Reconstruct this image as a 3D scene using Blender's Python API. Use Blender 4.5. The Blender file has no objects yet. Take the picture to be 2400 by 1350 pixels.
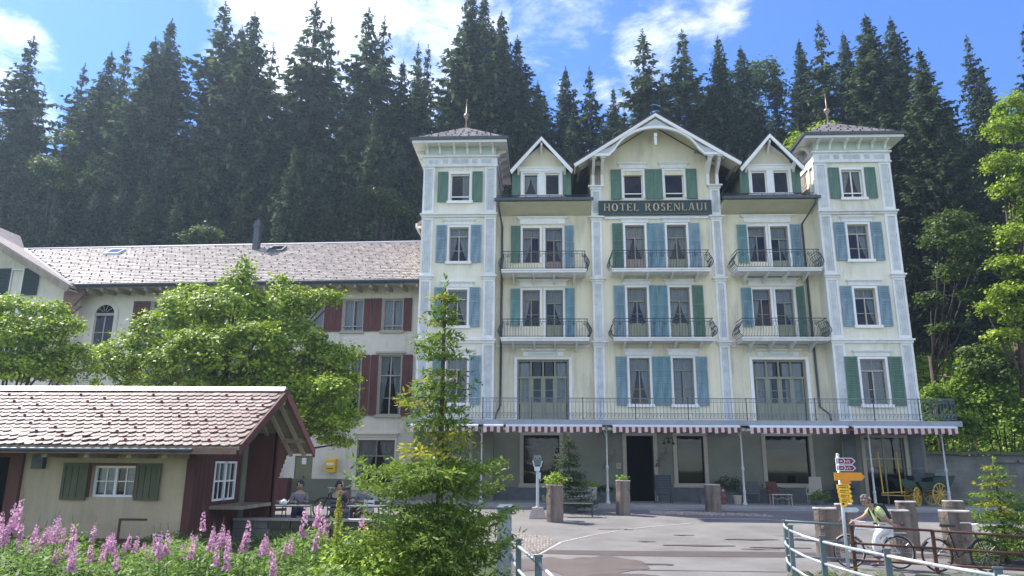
import bpy, math, random
import numpy as np
from math import sin, cos, pi, radians, sqrt, atan2
from mathutils import Vector, Matrix
S = bpy.context.scene
COL = S.collection
RNG = np.random.default_rng(7)
random.seed(7)

# ------------------------------------------------------------------ camera
cam_d = bpy.data.cameras.new('camera'); cam = bpy.data.objects.new('camera', cam_d); COL.objects.link(cam)
psi, th, ro = radians(2.63), radians(13.75), radians(.42)
Fv = Vector((-sin(psi)*cos(th), cos(psi)*cos(th), sin(th)))
R0 = Vector((cos(psi), sin(psi), 0)); U0 = R0.cross(Fv)
Rv = R0*cos(ro)+U0*sin(ro); Uv = U0*cos(ro)-R0*sin(ro)
cam.matrix_world = Matrix(((Rv.x, Uv.x, -Fv.x, 0), (Rv.y, Uv.y, -Fv.y, 0), (Rv.z, Uv.z, -Fv.z, 2.0), (0, 0, 0, 1)))
cam_d.sensor_width = 36; cam_d.lens = 1700/2400*36; cam_d.clip_start = .1; cam_d.clip_end = 3000
S.camera = cam

# ------------------------------------------------------------------ sky, sun, exposure
SUN_EL, SX, SY = radians(51.5), .86, -.51          # direction the light travels: right and a little towards the camera
W = bpy.data.worlds.new('World'); S.world = W; W.use_nodes = True
nt = W.node_tree; nt.nodes.clear(); N = nt.nodes.new; L = nt.links.new
out = N('ShaderNodeOutputWorld'); bg = N('ShaderNodeBackground'); bg.inputs[1].default_value = .15
sky = N('ShaderNodeTexSky'); sky.sky_type = 'NISHITA'; sky.sun_disc = False
sky.sun_elevation = SUN_EL; sky.sun_rotation = atan2(-SX, -SY) % (2*pi)
sky.altitude = 2500; sky.air_density = 1.0; sky.dust_density = .1; sky.ozone_density = 3.0
tc = N('ShaderNodeTexCoord')
hsv = N('ShaderNodeHueSaturation'); hsv.inputs['Saturation'].default_value = 1.22; hsv.inputs['Value'].default_value = .92; hsv.inputs['Hue'].default_value=.512
L(sky.outputs[0], hsv.inputs['Color'])
def pixdir(px, py):
    d = Fv*1700+Rv*(px-1200)+Uv*(675-py); return d.normalized()
def wmath(op, a, b=None, c=None):
    n = N('ShaderNodeMath'); n.operation = op
    for i, v in enumerate((a, b, c)):
        if v is None: continue
        if isinstance(v, (int, float)): n.inputs[i].default_value = v
        else: L(v, n.inputs[i])
    return n.outputs[0]
# clouds: a few broad banks set by direction, broken up by noise; the same noise goes on outside the view, thickened behind the viewer
sep = N('ShaderNodeSeparateXYZ'); L(tc.outputs['Generated'], sep.inputs[0])
zc = wmath('MAXIMUM', wmath('ADD', sep.outputs[2], .12), .06)
ux = wmath('DIVIDE', sep.outputs[0], zc); uy = wmath('DIVIDE', sep.outputs[1], zc)
cmb = N('ShaderNodeCombineXYZ'); L(ux, cmb.inputs[0]); L(uy, cmb.inputs[1])
def noise(scale, detail, rough, dist=0, vec=None):
    n = N('ShaderNodeTexNoise'); n.inputs['Scale'].default_value = scale; n.inputs['Detail'].default_value = detail
    n.inputs['Roughness'].default_value = rough; n.inputs['Distortion'].default_value = dist
    L(vec or cmb.outputs[0], n.inputs['Vector']); return n.outputs['Fac']
n1 = noise(5.5, 9, .66, .35); n2 = noise(1.6, 3, .5, 0)
n3 = noise(26, 5, .7, .8)
mask = None
for px, py, r, a in ((700, 60, 7.5, 1), (860, 40, 7, 1), (1000, 120, 6, .95), (620, 150, 5, .8), (800, 230, 6, .8), (1000, 260, 4, .7), (1110, 30, 4, .6),
                     (1330, 10, 6, .5), (1640, -12, 5, .95), (1560, 10, 3, .6), (1530, 130, 4.3, .85), (1470, 190, 3.5, .7), (1600, 150, 3, .7), (1290, 70, 4.5, .35), (1330, 130, 3, .4), (1240, 110, 3, .5), (1300, 170, 3.2, .3), (1320, 200, 3, .35),
                     (5, 150, 4, .8), (60, 200, 3.6, .6), (110, 240, 3, .55), (20, 250, 4, .7), (-80, 160, 5, .8)):
    d = pixdir(px, py)
    v = N('ShaderNodeVectorMath'); v.operation = 'DOT_PRODUCT'; L(tc.outputs['Generated'], v.inputs[0]); v.inputs[1].default_value = d
    m = N('ShaderNodeMapRange'); m.interpolation_type = 'SMOOTHERSTEP'
    L(v.outputs['Value'], m.inputs['Value']); m.inputs['From Min'].default_value = cos(radians(r*1.15)); m.inputs['From Max'].default_value = cos(radians(r*.15))
    m.inputs['To Max'].default_value = a
    mask = m.outputs[0] if mask is None else wmath('MAXIMUM', mask, m.outputs[0])
# extra cloud added behind the viewer, out of sight, for whiter fill light
back = N('ShaderNodeMapRange'); back.interpolation_type = 'SMOOTHSTEP'; L(sep.outputs[1], back.inputs['Value']); back.inputs['From Min'].default_value = .55; back.inputs['From Max'].default_value = -.25; back.inputs['To Max'].default_value = .5
base = wmath('ADD', wmath('MULTIPLY', wmath('SUBTRACT', n2, .47), .8), back.outputs[0])
dens = wmath('ADD', wmath('ADD', wmath('MULTIPLY', mask, .62), wmath('MULTIPLY', n1, 1.15)), wmath('ADD', wmath('MULTIPLY', n3, .18), base))
mr = N('ShaderNodeMapRange'); mr.interpolation_type = 'SMOOTHSTEP'; L(dens, mr.inputs['Value'])
mr.inputs['From Min'].default_value = .93; mr.inputs['From Max'].default_value = 1.46
mr.clamp = True
cl = N('ShaderNodeMix'); cl.data_type = 'RGBA'; L(mr.outputs[0], cl.inputs[0]); L(hsv.outputs[0], cl.inputs[6])
cc = N('ShaderNodeMix'); cc.data_type = 'RGBA'; L(noise(9, 6, .6, .4), cc.inputs[0]); cc.inputs[6].default_value = (3.4, 3.7, 4.5, 1); cc.inputs[7].default_value = (5.3, 5.3, 5.5, 1)
L(cc.outputs[2], cl.inputs[7]); L(cl.outputs[2], bg.inputs[0]); L(bg.outputs[0], out.inputs[0])

sd = bpy.data.lights.new('sun', 'SUN'); sd.energy = 4.4; sd.angle = radians(.5); sd.color = (1, .95, .87)
sun = bpy.data.objects.new('sun', sd); COL.objects.link(sun)
sun.rotation_euler = Vector((-SX*cos(SUN_EL), -SY*cos(SUN_EL), sin(SUN_EL))).to_track_quat('Z', 'Y').to_euler()
sun.location = (-30, 30, 60)
S.view_settings.view_transform = 'Standard'; S.view_settings.look = 'None'; S.view_settings.gamma = 1; S.view_settings.use_curve_mapping = False
S.view_settings.exposure = 1.25
S.cycles.max_bounces = 6; S.cycles.diffuse_bounces = 3; S.cycles.glossy_bounces = 3; S.cycles.transmission_bounces = 4; S.cycles.transparent_max_bounces = 8
S.cycles.use_denoising = True; S.cycles.sample_clamp_indirect = 6

# ------------------------------------------------------------------ materials
def mat(name, c, rough=.8, var=.18, scale=4, bump=0, bscale=30, metal=0, c2=None, streak=False, translucent=0, island=0, spec=.4, dirt=0):
    m = bpy.data.materials.new(name); m.use_nodes = True; t = m.node_tree; b = t.nodes['Principled BSDF']
    b.inputs['Roughness'].default_value = rough; b.inputs['Metallic'].default_value = metal
    b.inputs['Specular IOR Level'].default_value = spec
    n = t.nodes.new; l = t.links.new
    g = n('ShaderNodeTexCoord'); src = g.outputs['Object']
    if streak:
        mp = n('ShaderNodeMapping'); mp.inputs['Scale'].default_value = (1, 1, .18); l(src, mp.inputs[0]); src = mp.outputs[0]
    no = n('ShaderNodeTexNoise'); no.inputs['Scale'].default_value = scale; no.inputs['Detail'].default_value = 6; no.inputs['Roughness'].default_value = .65; l(src, no.inputs['Vector'])
    mx = n('ShaderNodeMix'); mx.data_type = 'RGBA'
    a = [max(0, v*(1-var)) for v in c]; z = c2 if c2 else [min(1, v*(1+var)) for v in c]
    mx.inputs[6].default_value = (*a, 1); mx.inputs[7].default_value = (*z, 1)
    cr = n('ShaderNodeMapRange'); cr.inputs['From Min'].default_value = .32; cr.inputs['From Max'].default_value = .68; l(no.outputs['Fac'], cr.inputs['Value']); l(cr.outputs[0], mx.inputs[0])
    col = mx.outputs[2]
    if island or dirt:
        ge = n('ShaderNodeNewGeometry')
    if island:
        h = n('ShaderNodeHueSaturation'); r = n('ShaderNodeMapRange'); l(ge.outputs['Random Per Island'], r.inputs['Value'])
        r.inputs['To Min'].default_value = 1-island; r.inputs['To Max'].default_value = 1+island; l(r.outputs[0], h.inputs['Value'])
        l(col, h.inputs['Color']); col = h.outputs[0]
    if dirt:                                             # rain streaks and grime patches with a shape of their own
        m2 = n('ShaderNodeMapping'); m2.inputs['Scale'].default_value = (2.6, 2.6, .22); l(g.outputs['Object'], m2.inputs[0])
        n2_ = n('ShaderNodeTexNoise'); n2_.inputs['Scale'].default_value = 2.2; n2_.inputs['Detail'].default_value = 7; n2_.inputs['Roughness'].default_value = .72; l(m2.outputs[0], n2_.inputs['Vector'])
        n3_ = n('ShaderNodeTexNoise'); n3_.inputs['Scale'].default_value = .55; n3_.inputs['Detail'].default_value = 4; l(g.outputs['Object'], n3_.inputs['Vector'])
        ad = n('ShaderNodeMath'); ad.operation = 'MULTIPLY'; l(n2_.outputs['Fac'], ad.inputs[0]); l(n3_.outputs['Fac'], ad.inputs[1])
        rg = n('ShaderNodeMapRange'); l(ad.outputs[0], rg.inputs['Value']); rg.inputs['From Min'].default_value = .25; rg.inputs['From Max'].default_value = .42; rg.inputs['To Max'].default_value = dirt
        md = n('ShaderNodeMix'); md.data_type = 'RGBA'; l(rg.outputs[0], md.inputs[0]); l(col, md.inputs[6]); md.inputs[7].default_value = (.30, .28, .22, 1); col = md.outputs[2]
    oi = n('ShaderNodeObjectInfo'); h2 = n('ShaderNodeHueSaturation'); r2 = n('ShaderNodeMapRange'); l(oi.outputs['Random'], r2.inputs['Value'])
    r2.inputs['To Min'].default_value = .93; r2.inputs['To Max'].default_value = 1.07; l(r2.outputs[0], h2.inputs['Value']); l(col, h2.inputs['Color']); col = h2.outputs[0]
    l(col, b.inputs['Base Color'])
    if bump:
        nb = n('ShaderNodeTexNoise'); nb.inputs['Scale'].default_value = bscale; nb.inputs['Detail'].default_value = 5; l(g.outputs['Object'], nb.inputs['Vector'])
        bp = n('ShaderNodeBump'); bp.inputs['Strength'].default_value = bump; bp.inputs['Distance'].default_value = .03; l(nb.outputs['Fac'], bp.inputs['Height']); l(bp.outputs[0], b.inputs['Normal'])
    if translucent:
        tr = n('ShaderNodeBsdfTranslucent'); l(col, tr.inputs[0]); ms = n('ShaderNodeMixShader'); ms.inputs[0].default_value = translucent
        l(b.outputs[0], ms.inputs[1]); l(tr.outputs[0], ms.inputs[2]); l(ms.outputs[0], t.nodes['Material Output'].inputs[0])
    return m
M = dict(
 plaster=mat('cream_plaster', (.80,.74,.54), .9, .10, 1.6, .25, 40, streak=True, dirt=.45),
 plaster_t=mat('pale_plaster', (.80,.77,.615), .9, .09, 1.6, .25, 40, streak=True, dirt=.38),
 white=mat('white_paint', (.86,.85,.81), .6, .06, 3),
 stone=mat('painted_stone', (.80,.80,.76), .8, .08, 3, .2, 30, dirt=.3),
 panel=mat('blue_grey_panel', (.55,.585,.575), .8, .16, 3, .2, 30, dirt=.3),
 olive=mat('olive_cove', (.56,.53,.36), .85, .06, 2),
 sage=mat('sage_frieze', (.58,.66,.56), .85, .06, 2),
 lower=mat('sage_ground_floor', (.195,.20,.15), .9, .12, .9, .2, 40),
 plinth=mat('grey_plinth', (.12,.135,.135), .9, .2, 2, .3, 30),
 green=mat('shutter_green', (.10,.19,.135), .6, .22, 6, streak=True),
 teal=mat('shutter_teal', (.17,.31,.30), .6, .25, 6, streak=True),
 blue=mat('shutter_blue', (.18,.30,.36), .6, .28, 6, c2=(.30,.42,.47), streak=True),
 gblue=mat('shutter_weathered', (.13,.28,.27), .6, .4, 3, c2=(.25,.42,.50), streak=True),
 brown=mat('shutter_brown', (.115,.035,.028), .65, .2, 6, streak=True),
 cotgreen=mat('cottage_shutter_green', (.105,.110,.060), .8, .2, 6, streak=True),
 dkgreen=mat('dark_green_shutter', (.03,.055,.05), .7, .2, 6),
 wood=mat('grey_olive_timber', (.27,.28,.20), .7, .15, 5, streak=True),
 sash=mat('sash_timber', (.42,.40,.34), .7, .12, 5),
 sashb=mat('sash_brown_timber', (.30,.24,.20), .7, .12, 5),
 dark=mat('dark_interior', (.010,.010,.011), 1, .3, 2, spec=0),  # near-black base stands in for the darkness of unlit rooms and recess
 gutter=mat('zinc_gutter', (.075,.09,.10), .45, .25, 6, metal=.3),
 fascia=mat('grey_slab', (.26,.29,.32), .7, .12, 3),
 iron=mat('wrought_iron', (.055,.075,.085), .5, .3, 12, metal=.3),
 irongrey=mat('painted_iron_grey', (.17,.21,.22), .5, .2, 12, metal=.2),
 slate=mat('dark_slate_roof', (.055,.05,.055), .6, .35, 5, .4, 14),
 tile=mat('pink_grey_tile', (.31,.26,.235), .55, .16, 5, .2, 20, island=.22, c2=(.43,.375,.345)),
 cottile=mat('clay_tile', (.175,.110,.092), .6, .3, 1.4, .3, 20, island=.28, c2=(.33,.245,.21)),
 ridge=mat('ridge_metal', (.55,.55,.56), .35, .1, 5, metal=.5),
 hook=mat('rusty_hook', (.20,.04,.03), .8),
 red=mat('oxblood_timber', (.115,.042,.032), .75, .2, 5, streak=True),
 cotwall=mat('cottage_plaster', (.52,.42,.275), .9, .16, 1.1, .3, 40, dirt=.55),
 annexwall=mat('annex_plaster', (.73,.68,.57), .9, .06, 1.2, .25, 40, dirt=.45),
 underroof=mat('aged_boards', (.30,.25,.18), .85, .3, 4, streak=True),
 copper=mat('copper_finial', (.26,.19,.14), .4, .2, 8, metal=.5),
 sign=mat('sign_board_green', (.022,.055,.055), .5, .15, 6),
 gold=mat('gilt_letters', (.52,.40,.24), .5, .15, 20),
 awnw=mat('awning_cream', (.74,.62,.58), .85, .08, 6, translucent=.25),
 awnr=mat('awning_red', (.16,.055,.055), .85, .12, 6, translucent=.2),
 lace=mat('lace_curtain', (.50,.53,.54), .9, .25, 22, translucent=.3),
 asphalt=mat('worn_asphalt', (.178,.168,.162), .85, .24, .5, .35, 70),
 asphalt_d=mat('damp_asphalt', (.085,.070,.065), .6, .12, 1.2, .2, 60),
 asphalt_m=mat('moist_asphalt', (.115,.092,.083), .55, .18, 1.2, .2, 60),
 concrete=mat('terrace_concrete', (.27,.27,.26), .9, .12, 1.5, .2, 30),
 kerb=mat('granite_kerb', (.42,.37,.33), .85, .15, 6, .3, 30),
 cobble=mat('cobble_stone', (.36,.29,.24), .85, .25, 10, .3, 30, island=.3),
 grass=mat('grass_ground', (.05,.075,.02), .95, .4, 1.5, .6, 12),
 soil=mat('forest_soil', (.03,.032,.02), .95, .4, .8, .6, 5),
 rock=mat('mossy_stone', (.14,.13,.11), .95, .35, 6, .8, 12, c2=(.12,.14,.06)),
 wallst=mat('old_rendered_wall', (.16,.16,.14), .95, .35, 1.2, .6, 8),
 pillar=mat('weathered_concrete', (.30,.33,.33), .9, .3, 4, .5, 14),
 postbrown=mat('brown_post', (.22,.13,.10), .8, .2, 5),
 log=mat('stripped_log', (.120,.092,.072), .85, .35, 3, .8, 18, c2=(.255,.205,.165), streak=True),
 logtop=mat('log_cap', (.50,.47,.43), .8, .15, 10),
 bark=mat('conifer_bark', (.085,.065,.05), .95, .3, 5, .8, 14, streak=True),
 steel=mat('galvanised_steel', (.50,.55,.58), .42, .12, 20, metal=.45),
 woodleaf=mat('woodland_leaves', (.085,.15,.03), .6, .25, .8, island=.45, translucent=.35, c2=(.13,.19,.04)),
 postw=mat('faded_white_iron', (.50,.51,.48), .6, .1, 8),
 postg=mat('green_grey_post', (.115,.155,.16), .55, .12, 8, metal=.2),
 chip=mat('worn_pipe', (.60,.52,.48), .5, .14, 14),
 rust=mat('rust_iron', (.085,.035,.022), .8, .35, 14),
 bikes=mat('old_bicycle_black', (.025,.022,.022), .5, .3, 20, metal=.3),
 chrome=mat('bicycle_silver', (.60,.62,.62), .3, .1, 20, metal=.6),
 rubber=mat('rubber', (.03,.03,.03), .8),
 yel=mat('yellow_wheel_paint', (.52,.36,.055), .6, .15, 8),
 carr=mat('carriage_green', (.02,.05,.04), .5, .2, 6),
 orange=mat('sign_orange', (.78,.30,.02), .5, .06, 10),
 orange2=mat('trail_yellow', (.95,.52,.03), .5, .05, 10),
 maroon=mat('sign_maroon', (.22,.02,.05), .5, .06, 10),
 black=mat('black_print', (.015,.015,.015), .6),
 signw=mat('sign_white', (.82,.82,.84), .5, .03),
 mail=mat('postbox_yellow', (.75,.50,.02), .5, .06, 6),
 door=mat('olive_door', (.22,.22,.12), .7, .12, 5),
 board=mat('chalkboard_grey', (.045,.05,.06), .7, .2, 8),
 rattan=mat('pale_rattan', (.42,.38,.30), .8, .2, 30),
 skin=mat('skin', (.42,.25,.18), .6, .06, 10),
 hair=mat('grey_brown_hair', (.19,.15,.13), .8, .3, 30),
 shirt=mat('yellow_green_shirt', (.50,.56,.24), .8, .08, 10),
 shirtw=mat('white_cloth', (.74,.76,.76), .8, .06, 10),
 navy=mat('navy_cloth', (.02,.025,.045), .85, .2, 10),
 greyc=mat('grey_cloth', (.16,.17,.18), .85, .2, 10),
 redc=mat('faded_red_cloth', (.22,.08,.075), .85, .15, 10),
 violet=mat('violet_shoe', (.13,.08,.16), .7, .1, 10),
 spruce=mat('spruce_needles', (.068,.122,.055), .8, .35, .25, island=.65, translucent=.35, c2=(.115,.15,.065)),
 spruce_b=mat('spruce_needles_bluish', (.062,.105,.078), .8, .35, .25, island=.65, translucent=.35, c2=(.095,.14,.08)),
 young=mat('young_spruce_needles', (.13,.235,.035), .7, .25, 1.2, island=.45, translucent=.42, c2=(.22,.30,.04)),
 maple=mat('maple_leaves', (.235,.375,.025), .5, .2, .8, island=.45, translucent=.42, c2=(.37,.48,.04)),
 shrub=mat('shrub_leaves', (.20,.34,.035), .6, .25, .8, island=.45, translucent=.42, c2=(.26,.39,.045)),
 weed=mat('meadow_leaves', (.13,.25,.04), .6, .25, 2, island=.45, translucent=.45, c2=(.20,.31,.05)),
 pink=mat('fireweed_petals', (.68,.30,.50), .7, .15, 8, island=.3, translucent=.4, c2=(.80,.50,.66)),
 dead=mat('dead_twigs', (.13,.09,.07), .9, .3, 4),
 mull=mat('yellow_spike', (.42,.40,.05), .7, .3, 8, island=.35, translucent=.35),
 terracotta=mat('terracotta', (.36,.17,.11), .85, .15, 6),
)
gl = bpy.data.materials.new('window_glass'); gl.use_nodes = True; t = gl.node_tree; t.nodes.clear()
o_ = t.nodes.new('ShaderNodeOutputMaterial'); mx_ = t.nodes.new('ShaderNodeMixShader'); tr_ = t.nodes.new('ShaderNodeBsdfTransparent'); gs_ = t.nodes.new('ShaderNodeBsdfGlossy'); fr_ = t.nodes.new('ShaderNodeFresnel')
gs_.inputs['Roughness'].default_value = .03; tr_.inputs[0].default_value = (.82, .86, .86, 1); fr_.inputs[0].default_value = 1.5
t.links.new(fr_.outputs[0], mx_.inputs[0]); t.links.new(tr_.outputs[0], mx_.inputs[1]); t.links.new(gs_.outputs[0], mx_.inputs[2]); t.links.new(mx_.outputs[0], o_.inputs[0])
M['glass'] = gl
# ------------------------------------------------------------------ mesh helpers
def link(name, me, parent=None, loc=None, rot=None):
    o = bpy.data.objects.new(name, me); COL.objects.link(o)
    if parent is not None: o.parent = parent
    if loc is not None: o.location = loc
    if rot is not None: o.rotation_euler = rot
    return o
def tag(o, label=None, cat=None, group=None, kind=None):
    if label: o['label'] = label
    if cat: o['category'] = cat
    if group: o['group'] = group
    if kind: o['kind'] = kind
    return o
def thing(name, label, cat, loc=(0, 0, 0), rz=0, group=None):
    return tag(link(name, None, None, loc, (0, 0, rz)), label, cat, group)
class MB:
    def __init__(s): s.v = []; s.f = []; s.m = []; s.mi = 0
    def add(s, vs, fs):
        n = len(s.v); s.v += [tuple(p) for p in vs]; s.f += [tuple(i+n for i in f) for f in fs]; s.m += [s.mi]*len(fs); return s
    def box(s, x0, x1, y0, y1, z0, z1):
        return s.add([(x0,y0,z0),(x1,y0,z0),(x1,y1,z0),(x0,y1,z0),(x0,y0,z1),(x1,y0,z1),(x1,y1,z1),(x0,y1,z1)],
                     [(0,3,2,1),(4,5,6,7),(0,1,5,4),(1,2,6,5),(2,3,7,6),(3,0,4,7)])
    def hexa(s, p8): return s.add(p8, [(0,3,2,1),(4,5,6,7),(0,1,5,4),(1,2,6,5),(2,3,7,6),(3,0,4,7)])
    def quad(s, a, b, c, d): return s.add([a, b, c, d], [(0,1,2,3)])
    def prism_y(s, poly, y0, y1):                       # outline in x,z, pushed from y0 to y1 (counter-clockwise seen from -y)
        n = len(poly); v = [(x, y0, z) for x, z in poly]+[(x, y1, z) for x, z in poly]
        return s.add(v, [tuple(range(n)), tuple(range(2*n-1, n-1, -1))]+[(i, i+n, (i+1) % n+n, (i+1) % n) for i in range(n)])
    def prism_x(s, poly, x0, x1):                       # outline in y,z
        n = len(poly); v = [(x0, y, z) for y, z in poly]+[(x1, y, z) for y, z in poly]
        return s.add(v, [tuple(range(n-1, -1, -1)), tuple(range(n, 2*n))]+[(i, (i+1) % n, (i+1) % n+n, i+n) for i in range(n)])
    def tube(s, pts, r, n=6, cap=True):
        pts = [Vector(p) for p in pts]; k = len(pts); rs = r if isinstance(r, (list, tuple)) else [r]*k
        v = []; up = None
        for i, p in enumerate(pts):
            d = (pts[min(i+1, k-1)]-pts[max(i-1, 0)]).normalized()
            a = Vector((0, 0, 1)) if abs(d.z) < .9 else Vector((1, 0, 0))
            e = d.cross(a).normalized(); g = d.cross(e)
            v += [p+(e*cos(2*pi*j/n)+g*sin(2*pi*j/n))*rs[i] for j in range(n)]
        f = [(i*n+j, (i+1)*n+j, (i+1)*n+(j+1) % n, i*n+(j+1) % n) for i in range(k-1) for j in range(n)]
        if cap: f += [tuple(range(n)), tuple(range(k*n-1, (k-1)*n-1, -1))]
        return s.add(v, f)
    def lathe(s, prof, c=(0, 0, 0), n=12):              # prof: (radius, z)
        k = len(prof); v = [(c[0]+r*cos(2*pi*j/n), c[1]+r*sin(2*pi*j/n), c[2]+z) for r, z in prof for j in range(n)]
        f = [(i*n+j, i*n+(j+1) % n, (i+1)*n+(j+1) % n, (i+1)*n+j) for i in range(k-1) for j in range(n)]
        f += [tuple(range(n-1, -1, -1)), tuple(range((k-1)*n, k*n))]
        return s.add(v, f)
    def ball(s, c, r, n=10, k=6, sc=(1, 1, 1)):
        v = [(c[0]+r*sc[0]*sin(pi*i/k)*cos(2*pi*j/n), c[1]+r*sc[1]*sin(pi*i/k)*sin(2*pi*j/n), c[2]-r*sc[2]*cos(pi*i/k)) for i in range(1, k) for j in range(n)]
        v += [(c[0], c[1], c[2]-r*sc[2]), (c[0], c[1], c[2]+r*sc[2])]; b = (k-1)*n
        f = [(i*n+j, i*n+(j+1) % n, (i+1)*n+(j+1) % n, (i+1)*n+j) for i in range(k-2) for j in range(n)]
        f += [(b, (j+1) % n, j) for j in range(n)]+[(b+1, (k-2)*n+j, (k-2)*n+(j+1) % n) for j in range(n)]
        return s.add(v, f)
    def mesh(s, name, mats, smooth=False):
        me = bpy.data.meshes.new(name); me.from_pydata(s.v, [], s.f)
        for m in (mats if isinstance(mats, (list, tuple)) else [mats]): me.materials.append(M[m] if isinstance(m, str) else m)
        if max(s.m, default=0): me.polygons.foreach_set('material_index', s.m)
        if smooth: me.polygons.foreach_set('use_smooth', [True]*len(s.f))
        me.update(); return me
    def build(s, name, mats, parent=None, loc=None, rot=None, smooth=False, **k):
        o = link(name, s.mesh(name, mats, smooth), parent, loc, rot)
        if k: tag(o, **k)
        return o
def quads_mesh(name, V, mats, mi=None):                 # V: (n,4,3) numpy
    n = len(V); me = bpy.data.meshes.new(name); me.vertices.add(4*n); me.vertices.foreach_set('co', np.ascontiguousarray(V, dtype=np.float32).ravel())
    me.loops.add(4*n); me.loops.foreach_set('vertex_index', np.arange(4*n, dtype=np.int32))
    me.polygons.add(n); me.polygons.foreach_set('loop_start', np.arange(0, 4*n, 4, dtype=np.int32))
    for m in (mats if isinstance(mats, (list, tuple)) else [mats]): me.materials.append(M[m])
    if mi is not None: me.polygons.foreach_set('material_index', np.asarray(mi, dtype=np.int32))
    me.update(calc_edges=True); return me
def copy_tree(o, parent=None, loc=None, rz=None, scale=None):
    c = o.copy(); COL.objects.link(c)
    if parent is not None: c.parent = parent
    if loc is not None: c.location = loc
    if rz is not None: c.rotation_euler = (0, 0, rz)
    if scale is not None: c.scale = (scale,)*3 if isinstance(scale, (int, float)) else scale
    for ch in list(o.children): copy_tree(ch, c)
    return c
def nrm(a): return a/np.maximum(np.linalg.norm(a, axis=-1, keepdims=True), 1e-9)

# ------------------------------------------------------------------ terrain height
def ramp(v, pts):
    if v <= pts[0][0]: return pts[0][1]
    for (a, za), (b, zb) in zip(pts, pts[1:]):
        if v <= b: return za+(zb-za)*(v-a)/(b-a)
    return pts[-1][1]
def sst(t): t = min(1, max(0, t)); return t*t*(3-2*t)
def hgt(x, y):
    z = ramp(y, [(-50, -.5), (4, -.4), (15, -.3), (28, .33), (42, .35)])
    if y > 36:                                           # forested hillside, steeper on the right
        s = .62+.26*sst((x+5)/25)
        y0 = 44-6*sst((x-17)/4)
        z += max(0, y-y0)*s
        if y > 88: z -= (y-88)*s
    if x < -1 and y < 20:                                # meadow slope on the left
        k = sst((-1.1-x)/.9)*sst((20-y)/1.6); z = z*(1-k)+k*(.12-.035*max(0, 14-y))
    if x > 3 and y < 15: # bank below the right-hand railings
        xr = 4.6+.35*abs(y-13)
        k = sst((x-xr)/.5)*sst((14.2-y)/.5); z = z*(1-k)+k*(-.75)
    if y < -6: z = min(z, -.4)
    return z
# ------------------------------------------------------------------ ground, road, terrace, hillside
def grid_mesh(xs, ys, fn, name, m, **k):
    mb = MB(); nx = len(xs)
    mb.v = [(x, y, fn(x, y)) for y in ys for x in xs]
    mb.f = [(j*nx+i, j*nx+i+1, (j+1)*nx+i+1, (j+1)*nx+i) for j in range(len(ys)-1) for i in range(nx-1)]; mb.m = [0]*len(mb.f)
    return mb.build(name, m, smooth=True, kind='structure', **k)
xs = sorted(set([-600, -300, -150, -90, -60]+[round(-50+i*1.6, 2) for i in range(26)]+[round(-9+i*.4, 2) for i in range(60)]+[round(15.2+i*1.2, 2) for i in range(30)]+[60, 90, 150, 300, 600]))
ys = sorted(set([-400, -150, -60, -20, -8]+[i*1.0-4 for i in range(12)]+[round(8+i*.4, 2) for i in range(84)]+[42+i*2.5 for i in range(24)]+[110, 140, 200, 400, 800]))
def hground(x, y):
    z = hgt(x, y)
    if y > 37: z += .5*sin(x*.7)*cos(y*.5)*min(1, (y-37)/8)
    return z-.02
grid_mesh(xs, ys, hground, 'ground', ['soil', 'grass'], label='earth and grass ground running back into the wooded hillside')
G = bpy.data.objects['ground'].data
for p in G.polygons:
    if p.center.y < 43 or (p.center.x > 16 and p.center.y < 52): p.material_index = 1
# road forecourt: sheet a little above the ground, edges follow the kerbs
def strip(name, m, left, right, y0, y1, dz, step=.4, nx=24, **k):
    mb = MB(); ys_ = np.arange(y0, y1+1e-6, step)
    for y in ys_:
        a, b = left(y), right(y)
        for i in range(nx+1):
            x = a+(b-a)*i/nx; mb.v.append((x, y, hgt(x if x > -1 else -1, y if not (x > 3 and y < 15) else y)*0+ramp(y, [(-50, -.5), (4, -.4), (15, -.3), (28, .33), (42, .35)])+dz))
    n = nx+1; mb.f = [(j*n+i, j*n+i+1, (j+1)*n+i+1, (j+1)*n+i) for j in range(len(ys_)-1) for i in range(nx)]; mb.m = [0]*len(mb.f)
    return mb.build(name, m, kind='structure', smooth=True, **k)
lr = lambda y: -.95 if y < 19.6 else (-8.0 if y < 21.3 else -26)
rr = lambda y: ramp(y, [(0, 4.6), (12.5, 4.75), (14.2, 5.1), (14.5, 5.6), (14.7, 26), (40, 26)])
strip('road', 'asphalt', lr, rr, -2, 31.4, .012, nx=30)
bpy.data.objects['road']['label'] = 'worn light grey asphalt forecourt in front of the hotel'
# damp brown band and patches across the asphalt
def patch(name, poly, m, dz):
    mb = MB(); c = np.mean(poly, axis=0); zz = lambda x, y: ramp(y, [(-50, -.5), (4, -.4), (15, -.3), (28, .33), (42, .35)])+dz
    mb.v = [(x, y, zz(x, y)) for x, y in poly]; mb.f = [tuple(range(len(poly)))]; mb.m = [0]
    return mb.build(name, m, kind='structure')
def blob(x0, x1, yc, h, seed, n=26):
    r = random.Random(seed); up = []; dn = []
    ph = [r.uniform(0, 6) for _ in range(4)]
    for i in range(n+1):
        t = i/n; w = h*(.35+.65*sin(pi*min(1, max(0, t)))**.4)
        j = .35*sin(5*t+ph[0])+.22*sin(13*t+ph[1])+.15*sin(29*t+ph[2])
        up.append((x0+(x1-x0)*t, yc+w*(.5+.3*j))); dn.append((x0+(x1-x0)*t, yc-w*(.5-.25*sin(9*t+ph[3])-.15*j)))
    return dn+up[::-1]
patch('road_repair_band', blob(-.9, 26, 19.15, .75, 3, 140), 'asphalt_d', .018)
patch('damp_patch', blob(-.9, 2.3, 17.3, 2.2, 5, 60), 'asphalt_m', .021)
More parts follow.
